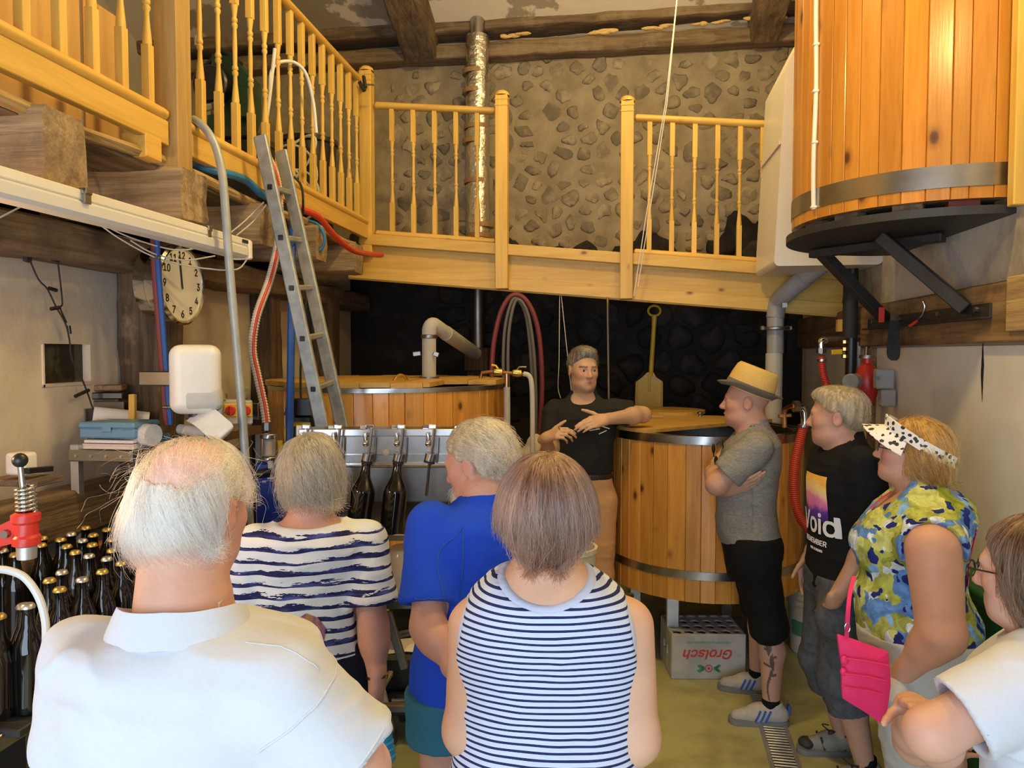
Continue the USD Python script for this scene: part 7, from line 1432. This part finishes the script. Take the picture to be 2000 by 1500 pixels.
pr.append(Prim('ell', .012, -1, c=F.nb + F.h * .03 + V(0, 0, .018), r=(.078, .085, .05), R=F.F))
F.cloth('t_shirt', 'royal_blue', pr, [lambda P: .775 - P[:, 2]], .006, (.006, (7, 7, 10)), 41)
stitched([at(893, 992, 2.0), at(878, 1030, 2.0), at(869, 1085, 2.0), at(876, 1140, 2.0), at(886, 1180, 2.0)], .0016, 'raglan_seam', 'blue_pipe', 30, 't_shirt')
stitched([at(806, 1168, 2.0), at(840, 1174, 1.98), at(880, 1172, 2.0)], .0014, 'cuff_stitch', 'blue_pipe', 24, 't_shirt')
sm = MB(); zs_ = np.linspace(.82, 1.30, 14); sm.tube([F.L(-.05 - .06 * (1.3 - z), frontb(F, -.05 - .06 * (1.3 - z), z, .0205, -1), z) for z in zs_], .0018, 5); obj('seam', sm, 'blue_pipe', F.t)
lgm = MB().prism([(-.02, 0), (.0, .012), (.006, .004), (.022, .012), (.024, .004), (.008, -.006), (0, .002), (-.006, -.006)], F.L(.07, frontb(F, .07, 1.325, .022, -1), 1.325), F.r, EZ, .002); obj('back_logo', lgm, 'grey_pvc', F.t, False)
obj('hem_tag', MB().box(at(822, 1318, 2.13), (.006, .01, .03), .001), 'grey_light', F.t)
trousers(F, 'teal', .66, .022, 'shorts', .81); shoes(F, 'trail_dark', 'sole_grey')
F.hair_mesh('hair_blond_grey', [((0, -.022, .034), (.088, .110, .096), .02, None), ((0, -.055, -.02), (.080, .070, .065), .04, None)], [lambda q: q[:, 1] - .045 - .9 * (q[:, 2] - .05), lambda q: -.078 - q[:, 2], lambda q: np.where((np.abs(q[:, 0]) > .06) & (q[:, 2] < .015), .035 - np.hypot(q[:, 1] + .005, q[:, 2] + .015), -1)], .006, (.006, (30, 30, 12)), 9)
F.strands('hair_blond_grey', 900, 11, .012, lambda q, n: np.stack([q[:, 0] * 6, -.8 + 0 * q[:, 1], -.55 + 0 * q[:, 0]], 1), (.001, .005), .0014, 11, roots=lambda q: q[:, 2] > -.03, fly=.008, jit=.35, free=2)
F.strands('hair_white', 500, 11, .012, lambda q, n: np.stack([q[:, 0] * 6, -.8 + 0 * q[:, 1], -.55 + 0 * q[:, 0]], 1), (.002, .006), .0014, 12, roots=lambda q: q[:, 2] > .02, fly=.008, jit=.35, free=2, name='white_hair_strand')
qb = F.hv, F.hf; F.hair_mesh('hair_white', [((0, .068, -.105), (.050, .042, .055), .02, None), ((-.04, .035, -.075), (.026, .035, .035), .03, None), ((.04, .035, -.075), (.026, .035, .035), .03, None), ((0, .085, -.150), (.035, .03, .045), .03, None)], [], .006, (.005, (30, 30, 12)), 10, name='beard')
F.strands('hair_white', 500, 6, .010, lambda q, n: np.stack([q[:, 0] * 2, .2 + 0 * q[:, 1], -1 + 0 * q[:, 0]], 1), (.001, .004), .0013, 13, fly=.006, free=2, name='beard_strand')
# ---- woman in the fine-striped vest top
F = Fig('woman with short brown hair in a sleeveless top with fine navy stripes seen from behind', 1068, 1.62, -3, 1.60, 1.13)
F.torso([(z, w * (1.08 if z < 1.05 else 1.17 if z < 1.35 else 1.0), df, db * (1.0)) for z, w, df, db in FEM]); stand(F, wide=.09)
F.head((.0, .035, 1.452), pitch=-4, size=1.0, neck=(0, .0, 1.325), nr=.055)
F.arm(-1, at(930, 1222, 1.62), at(912, 1425, 1.62), at(985, 1480, 1.86), (.060, .050, .045, .028), dict(d=F.F @ V(.8, .5, .1), n=F.F @ V(0, -1, 0), curl=(25, 30, 20)))
F.arm(1, at(1222, 1222, 1.62), at(1240, 1440, 1.60), at(1170, 1500, 1.86), (.062, .052, .046, .028), dict(d=F.F @ V(-.8, .5, .1), n=F.F @ V(0, -1, 0), curl=(25, 30, 20)))
F.body('skin', .0055, base=(.64, .385, .26)); F.eyes()
SZ_ = F.S
def vest(e, shrink, sc): 
    pr = [p.grown(e, .04) for p in F.P['torso']]
    for sd in (-1, 1): pr.append(Prim('ell', .012, -1, c=F.L(sd * (.270), .0, 1.245), r=(.098 - shrink, .16, .155 - shrink), R=F.F))
    pr.append(Prim('ell', .012, -1, c=F.L(0, -.05, 1.362), r=(.112 - sc, .16, .100 - sc), R=F.F)); pr.append(Prim('ell', .012, -1, c=F.L(0, .15, 1.36), r=(.105 - sc, .16, .14 - sc), R=F.F)); return pr
F.cloth('vest_top', 'stripe_fine', vest(.012, 0, 0), [lambda P: .78 - P[:, 2]], .0055, (.006, (6, 6, 8)), 51)
F.cloth('trim', 'trim_blue', vest(.0095, .012, .012), [lambda P: .79 - P[:, 2]], .0055, (.003, (6, 6, 8)), 51, lab='plain pale blue edging')
trousers(F, 'navy', .09, .018, 'trousers', .84); shoes(F, 'trail_dark', 'sole_grey')
F.hair_mesh('hair_brown', [((0, -.022, .026), (.096, .115, .100), .02, None), ((0, -.035, -.030), (.102, .098, .092), .05, None), ((0, -.06, -.085), (.074, .050, .034), .04, None)], [lambda q: q[:, 1] - .045 - 1.0 * np.maximum(q[:, 2] - .03, 0), lambda q: -.108 - q[:, 2] + 1.05 * np.maximum(0, np.abs(q[:, 0]) - .030)], .0055, (.004, (34, 34, 8)), 12)
F.strands('hair_brown', 2200, 13, .0155, lambda q, n: down(q - V(0, -.03, 0), n), (.001, .0045), .0014, 14, roots=lambda q: q[:, 2] > -.02, fly=.004, jit=.16, free=1, ear=False)
hairmat('hair_mauve', (.32, .18, .145), (.17, .09, .07)); F.strands('hair_mauve', 900, 13, .0155, lambda q, n: down(q - V(0, -.03, 0), n), (.002, .005), .0014, 15, roots=lambda q: q[:, 2] > .02, fly=.004, jit=.16, free=1, ear=False, name='mauve_hair_strand')
nk = [F.nb + F.F @ V(.066 * math.sin(t), -.066 * math.cos(t) + .006, .016 + .016 * math.cos(t)) for t in np.linspace(-2, 2, 30)]; obj('necklace', MB().tube(nk, .0011, 5), 'steel', F.t); obj('pendant', MB().tube([F.nb + F.F @ V(.008 * math.sin(t), -.068, .032 + .006 * math.cos(t)) for t in np.linspace(0, 6.28, 14)], .0012, 5), 'steel', F.t)
# ---- man in the black t-shirt
F = Fig('grey-haired man in a black printed t-shirt with a hand in his long grey shorts', 1652, 3.10, 86, 1.68, 1.02)
F.torso(MALE); F.lr = [.088, .06, .058, .038]
a1, a2 = onz(1645, 1470, 0), onz(1690, 1540, 0)
F.leg(1, F.L(.09, 0, .86), F.L(.10, .04, .46), V(a1[0], a1[1], .09), F.lr, toe=F.h); F.leg(-1, F.L(-.09, 0, .86), F.L(-.10, .03, .46), V(a2[0], a2[1], .09), F.lr, toe=F.h - F.r * .1)
F.head((.0, .035, 1.535), yaw=-24, pitch=-1, size=1.02, neck=(0, -.01, 1.42), nr=.058)
wl = at(1628, 1174, 2.895)
F.arm(-1, F.L(-.175, -.01, 1.355), at(1706, 1056, 2.90), wl, (.056, .043, .044, .029), dict(d=at(1645, 1240, 3.0) - wl, n=F.F @ V(1, 0, .1), curl=(70, 80, 60), size=.85))
hang(F, 1, .175, .23, .06, (1.41, 1.12, .92))
def paint_b(s, v, q, T, put, g, inh): put(.35 * inh * (q[:, 2] > -.2), np.array((.44, .22, .15))); return T
F.body('skin', .005, paint=paint_b, base=(.50, .28, .19)); F.eyes()
pr = [p.grown(.016, .04) for p in F.P['torso']] + [F.sleeve(-1, .84, .022, .032), F.sleeve(1, .80, .022, .032), F.hole(-1, .84, .012), F.hole(1, .80, .012)]
pr.append(Prim('ell', .01, -1, c=F.nb + F.h * .03 + V(0, 0, .012), r=(.076, .085, .048), R=F.F))
F.cloth('t_shirt', 'black_cloth', pr, [lambda P: .765 - P[:, 2]], .006, (.006, (7, 7, 10)), 61)
zt = 1.205
lk('sunset_print', {'g': ('geometry', {}), 's': ('separate_xyz', {}), 'n': ('noise_texture', {'scale': 18, 'detail': 3}), 'a': ('math', {'math_type': 'multiply_add', 'value2': .09}), 'm': ('map_range', {'from_min': zt - .095 + .045, 'from_max': zt + .095 + .045}), 'r': ('rgb_ramp', {'ramp': [(0, (.03, .01, .12)), (.22, (.10, .03, .35)), (.34, (.62, .16, .42)), (.5, (.75, .25, .40)), (.62, (.85, .55, .40)), (.75, (.90, .66, .22)), (.9, (.85, .45, .08)), (1, (.8, .4, .06))]}), 'p': ('principled_bsdf', {'roughness': .7})},
   [('g.position', 's.vector'), ('g.position', 'n.vector'), ('n.fac', 'a.value1'), ('s.z', 'a.value3'), ('a.value', 'm.value'), ('m.result', 'r.fac'), ('r.color', 'p.base_color')])
obj('sunset_picture', on_chest(F, grid_patch(sbox(-.085, -.095, .085, .095), 14), -.045, zt, .0225), 'sunset_print', F.t, 40)
def tw_(t, h, bold=True): m = meshkit.text_mesh(t, h, .0008, bold); m.vertices[:, 0] -= m.vertices[:, 0].max() / 2; return m.subdivide()
obj('print_word', on_chest(F, tw_('Void', .080), -.048, 1.060, .0235), 'print_white', F.t, False); obj('print_line', on_chest(F, tw_('REMEMBER', .021), -.045, 1.012, .0235), 'print_white', F.t, False); obj('print_small', on_chest(F, tw_('HER COMING', .010), -.062, .985, .0235), 'print_white', F.t, False)
trousers(F, 'jean_grey', .335, .026, 'shorts', .885, .007, extra=[(at(1634, 1208, 2.94), (.080, .080, .095))]); shoes(F, 'trail_grey', 'sole_grey', 'trail_shoe')
for sd in (-1, 1):
    q = F.__dict__['sq%d' % sd]; an = F.__dict__['an%d' % sd]; obj('sock', MB().lathe([(.040, .08), (.043, .10), (.041, .135), (.0395, .137)], V(an[0], an[1], .0), EZ, 20), 'black_cloth', F.t, 40); Rq = np.stack([q(1, 0, 0) - q(0, 0, 0), q(0, 1, 0) - q(0, 0, 0), V(0, 0, 1)], 1)
    obj('toe_cap', MB().ell(q(.155, .004, .040), (.038, .038, .024), Rq), 'trail_dark', F.t, True)
    for k in range(4):
        for w in (-1, 1): obj('shoe_panel', MB().bar(q(.0 + .03 * k, w * .042, .03), q(.03 + .025 * k, w * .030, .082), .004, .009, .001, up=(q(1, 0, 0) - q(0, 0, 0))), 'trail_dark', F.t)
    obj('lace', MB().tube(spline([q(.06, .0, .10), q(.075, -.045, .105), q(.045, -.03, .11), q(.06, 0, .10), q(.075, .045, .105), q(.05, .03, .11)], 24), .003, 6), 'trail_dark', F.t)
F.hair_mesh('hair_sandy', [((0, -.020, .036), (.085, .106, .092), .02, None), ((0, .035, .085), (.058, .055, .035), .03, None), ((0, -.06, -.01), (.068, .055, .05), .03, None)], [lambda q: q[:, 1] - .060 - 1.0 * (q[:, 2] - .06), lambda q: -.065 - q[:, 2], lambda q: np.where((np.abs(q[:, 0]) > .055) & (q[:, 2] < .022), .032 - np.hypot(q[:, 1] + .002, q[:, 2] + .012), -1)], .005, (.004, (40, 40, 20)), 13)
F.strands('hair_sandy', 900, 8, .010, lambda q, n: np.stack([q[:, 0] * 5, .25 - 8 * np.clip(-q[:, 1] + .02, 0, .1), -.4 + 0 * q[:, 0]], 1), (.001, .004), .0013, 16, fly=.004, jit=.3)
# ---- woman in the floral top and leopard visor
F = Fig('woman in a blue and yellow floral top with a leopard print visor and grey trousers', 1808, 2.66, 67, 1.60, 1.16)
FL = [(z, w * 1.08, d_, db * 1.22 if z < 1.42 else db) for (z, w, df, db), d_ in zip(FEM, (.11, .16, .185, .19, .175, .205, .165, .112, .07, .05, .042))]
F.torso(FL); stand(F, (.098, .068, .062, .04), .10)
F.head((.0, .042, 1.443), yaw=-5, pitch=8, size=1.0, neck=(0, .005, 1.315), nr=.056)
wl = at(1757, 1322, 2.50)
F.arm(-1, at(1822, 1070, 2.45), at(1838, 1240, 2.40), wl, (.088, .072, .057, .033), dict(d=at(1730, 1385, 2.52) - wl, n=F.F @ V(1, 0, .1), curl=(20, 25, 20), thdir=F.h))
hang(F, 1, .20, .26, .08, (1.38, 1.10, .90), (.07, .055, .047, .03))
F.body('skin', .0055, base=(.60, .325, .225), blush=.6); F.eyes((.06, .09, .12))
pr = [p.grown(.016, .04) for p in F.P['torso']] + [F.sleeve(-1, .16, .020, .018, .05), F.sleeve(1, .10, .018, .016, .05)]
pr.append(Prim('ell', .015, -1, c=F.L(-.285, .0, 1.13), r=(.085, .105, .125), R=F.F)); pr.append(Prim('ell', .012, -1, c=F.nb + F.h * .075 + V(0, 0, -.02), r=(.085, .10, .10), R=F.F))
F.cloth('floral_top', 'floral', pr, [lambda P: .765 - P[:, 2]], .006, (.008, (7, 7, 9)), 71)
trousers(F, 'trouser_grey', .10, .03, 'trousers', .81, .009, extra=[(at(1748, 1362, 2.50), (.065, .065, .075))]); shoes(F, 'suede', 'sole_grey')
F.hair_mesh('hair_gold', [((0, -.025, .034), (.088, .112, .098), .02, None), ((0, -.04, -.025), (.100, .090, .085), .05, None), ((0, -.075, -.075), (.082, .06, .05), .05, None)], [lambda q: q[:, 1] - .025 - .75 * np.maximum(q[:, 2] - .03, -.03), lambda q: -.122 - q[:, 2] - .25 * q[:, 1]], .0055, (.006, (28, 28, 9)), 14)
F.strands('hair_gold', 1300, 12, .0145, lambda q, n: down(q, n) + V(0, -.5, 0), (.001, .006), .0014, 17, roots=lambda q: q[:, 2] > -.03, fly=.007, jit=.25, free=2, ear=False)
F.strands('hair_chestnut', 500, 10, .0135, lambda q, n: down(q, n) + V(0, -.5, 0), (.002, .006), .0014, 18, roots=lambda q: (q[:, 2] < .02) & (q[:, 1] < 0), fly=.006, jit=.25, free=2, ear=False, name='dark_hair_strand')
q = lambda x, y, z: F.ho + F.H @ V(x, y, z)
v = []; n_ = 40
for k in range(n_ + 1):      # visor: band round the head and a curved brim
    t = -2.75 + 5.5 * k / n_; c, s_ = math.sin(t), math.cos(t); up = .046 + .056 * s_; bk = 1.13 if s_ < 0 else 1.0
    for dr, dz in ((.0, -.020), (.004, -.021), (.006, .020), (.0, .021)): v.append(q(c * (.100 + dr), s_ * (.114 + dr) * bk - .020, up + dz))
f = []
for k in range(n_):
    for j in range(4): a, b_ = k * 4 + j, k * 4 + (j + 1) % 4; f += [[a, a + 4, b_ + 4], [a, b_ + 4, b_]]
vb = obj('visor', MB().add(np.array(v), np.array(f)), 'leopard', F.t, 60)
v = []; n_, m_ = 28, 7
for i in range(m_ + 1):
    for k in range(n_ + 1):
        t = -1.25 + 2.5 * k / n_; c, s_ = math.sin(t), math.cos(t); w = i / m_; ext = .075 * w * max(0, math.cos(t * 1.2)) ** .7
        v.append(q(c * (.096 + .02 * w), s_ * .116 - .02 + ext, .052 + .050 * s_ - .018 - .012 * w - .045 * w * abs(c) ** 2))
n1 = n_ + 1; top_ = np.array(v); v = np.vstack([top_, top_ - F.H @ V(0, 0, .004)]); f = []; o_ = len(top_)
for i in range(m_):
    for k in range(n_): a = i * n1 + k; f += [[a, a + 1, a + n1 + 1], [a, a + n1 + 1, a + n1], [o_ + a, o_ + a + n1 + 1, o_ + a + 1], [o_ + a, o_ + a + n1, o_ + a + n1 + 1]]
for k in range(n_): a = m_ * n1 + k; f += [[a, a + 1, o_ + a + 1], [a, o_ + a + 1, o_ + a]]
obj('brim', (v, np.array(f)), 'leopard', vb, 60)
gl = MB()
for x in (-1, 1): gl.tube([q(x * .033 + .021 * math.cos(t), .104, .002 + .015 * math.sin(t)) for t in np.linspace(0, 6.28, 18)], .0016, 5)
gl.tube([q(-.055, .102, .004), q(-.082, .01, .004)], .0016, 5).tube([q(.055, .102, .004), q(.082, .01, .004)], .0016, 5); obj('glasses', gl, 'black_plastic', F.t)
# shoulder bag on its strap
bg = thing('shoulder_bag', 'bright pink zipped shoulder bag hanging at the front of the floral woman', 'bag', at(1692, 1330, 2.40)); D = 2.385; p = lambda x, y, d=0: at(x, y, D + d)
cs = [p(1650, 1252), p(1742, 1268), p(1736, 1330), p(1712, 1404), p(1640, 1368), p(1648, 1310)]
ctr = p(1690, 1325); ex_ = unit(p(1742, 1268) - p(1650, 1252)); ey_ = unit(np.cross(np.cross(ex_, EZ), ex_)); po = PG([((c - ctr) @ ex_, (c - ctr) @ EZ) for c in cs]).buffer(.006)
m = trimesh.creation.extrude_polygon(po, .028, engine='earcut'); m = m.subdivide().subdivide().subdivide(); v = m.vertices; v[:, 2] -= .014; dd = np.array([po.exterior.distance(__import__('shapely').geometry.Point(a, b_)) for a, b_, _ in v]); v[:, 2] *= .35 + np.minimum(dd / .03, 1) * .9; nz_ = np.cross(ex_, EZ)
obj('pouch', MB().add(ctr + v[:, :1] * ex_ + v[:, 1:2] * EZ + v[:, 2:] * nz_, m.faces).shake(.003, 14, 3), 'pink_cloth', bg, 50)
for y in (1288, 1318, 1345): obj('zip', MB().tube([p(1651 - (y - 1288) * .08, y - 2, -.030), p(1694, y + 4, -.036), p(1735 - (y - 1288) * .2, y + 12, -.030)], .003, 6), 'pink_cloth', bg)
obj('strap', sheet([p(1653, 1262, -.0), p(1655, 1225, -.012), p(1657, 1190, -.01), p(1660, 1160, .02), p(1668, 1125, .08)], .014, (.9, .15, 0), .003), 'pink_cloth', bg, 60)
obj('strap', sheet([F.L(a, frontb(F, a, z, .021), z) for a, z in ((-.02, 1.30), (.0, 1.25), (-.03, 1.17))], .014, F.r, .003), 'pink_cloth', bg, 60)
obj('strap', sheet([F.L(-.10, frontb(F, -.10, z, .022, -1), z) + F.r * 0 for z in (1.2, 1.1, 1.0)], .014, F.r, .003), 'pink_cloth', bg, 60)
obj('strap_ring', MB().tube([p(1655 + 5 * math.cos(t), 1226 + 9 * math.sin(t), -.014) for t in np.linspace(0, 6.28, 14)], .002, 5), 'steel', bg); obj('charm', MB().ell(p(1649, 1290, -.02), (.012, .008, .016), sub=2).ell(p(1647, 1312, -.02), (.010, .008, .014), sub=2), 'pink_cloth', bg, True)
# ---- woman in white at the corner of the picture
F = Fig('brown-haired woman in glasses and a white t-shirt with folded arms at the corner', 2085, 1.49, 46, 1.50, 1.10)
F.torso(FEM); stand(F, wide=.09)
F.head((.0, .045, 1.345), yaw=-6, pitch=-4, size=.98, neck=(0, .0, 1.235), nr=.052)
wR = at(1778, 1376, 1.58)
F.arm(-1, at(1990, 1345, 1.42), at(1818, 1432, 1.42), at(1862, 1490, 1.72), (.056, .046, .043, .028), dict(d=F.F @ V(1, .1, 0), n=F.F @ V(0, -1, 0), curl=(20, 25, 20)))
F.arm(1, F.L(.165, .0, 1.17), at(1790, 1450, 1.76), wR, (.058, .047, .043, .027), dict(d=at(1838, 1374, 1.36) - wR, n=V(0, 0, -1), curl=(12, 40, 30), thdir=V(0, 0, 1) + F.h, size=.92))
F.body('skin', .0055, base=(.60, .34, .245)); F.eyes()
pr = [p_.grown(.018, .05) for p_ in F.P['torso']] + [F.sleeve(-1, .66, .022, .034, .04), F.sleeve(1, .6, .022, .03, .04), F.hole(-1, .66, .016), F.hole(1, .6)]
pr.append(Prim('ell', .012, -1, c=F.nb + F.h * .03 + V(0, 0, .015), r=(.074, .08, .046), R=F.F))
F.cloth('t_shirt', 'tee_white', pr, [lambda P: .74 - P[:, 2]], .006, (.008, (7, 7, 9)), 81)
trousers(F, 'navy', .09, .018, 'trousers', .78); shoes(F, 'suede', 'sole_grey')
F.hair_mesh('hair_chestnut', [((0, -.022, .028), (.090, .112, .098), .02, None), ((0, -.040, -.045), (.094, .085, .100), .05, None)], [lambda q: q[:, 1] - .045 - .7 * np.maximum(q[:, 2] - .03, -.01), lambda q: -.132 - q[:, 2]], .0055, (.004, (30, 30, 8)), 15)
F.strands('hair_chestnut', 1300, 13, .0155, lambda q, n: down(q, n), (.001, .005), .0014, 19, roots=lambda q: q[:, 2] > -.02, fly=.004, jit=.2, free=1, ear=False)
q = lambda x, y, z: F.ho + F.H @ (V(x, y, z) * .98); gl = MB()
for x in (-1, 1): gl.tube([q(x * .033 + .023 * math.cos(t), .108, .0 + .018 * math.sin(t)) for t in np.linspace(0, 6.28, 18)], .0022, 6)
gl.tube([q(-.056, .106, .006), q(-.084, .0, .004)], .002, 5).tube([q(.056, .106, .006), q(.084, .0, .004)], .002, 5).tube([q(-.01, .110, .004), q(.01, .110, .004)], .002, 5); obj('glasses', gl, 'black_plastic', F.t)
nk = [F.nb + F.F @ V(.068 * math.sin(t), -.068 * math.cos(t) + .008, .002 + .014 * math.cos(t)) for t in np.linspace(-2.6, 2.6, 30)]; obj('neck_cord', MB().tube(nk, .006, 6), 'black_plastic', F.t)
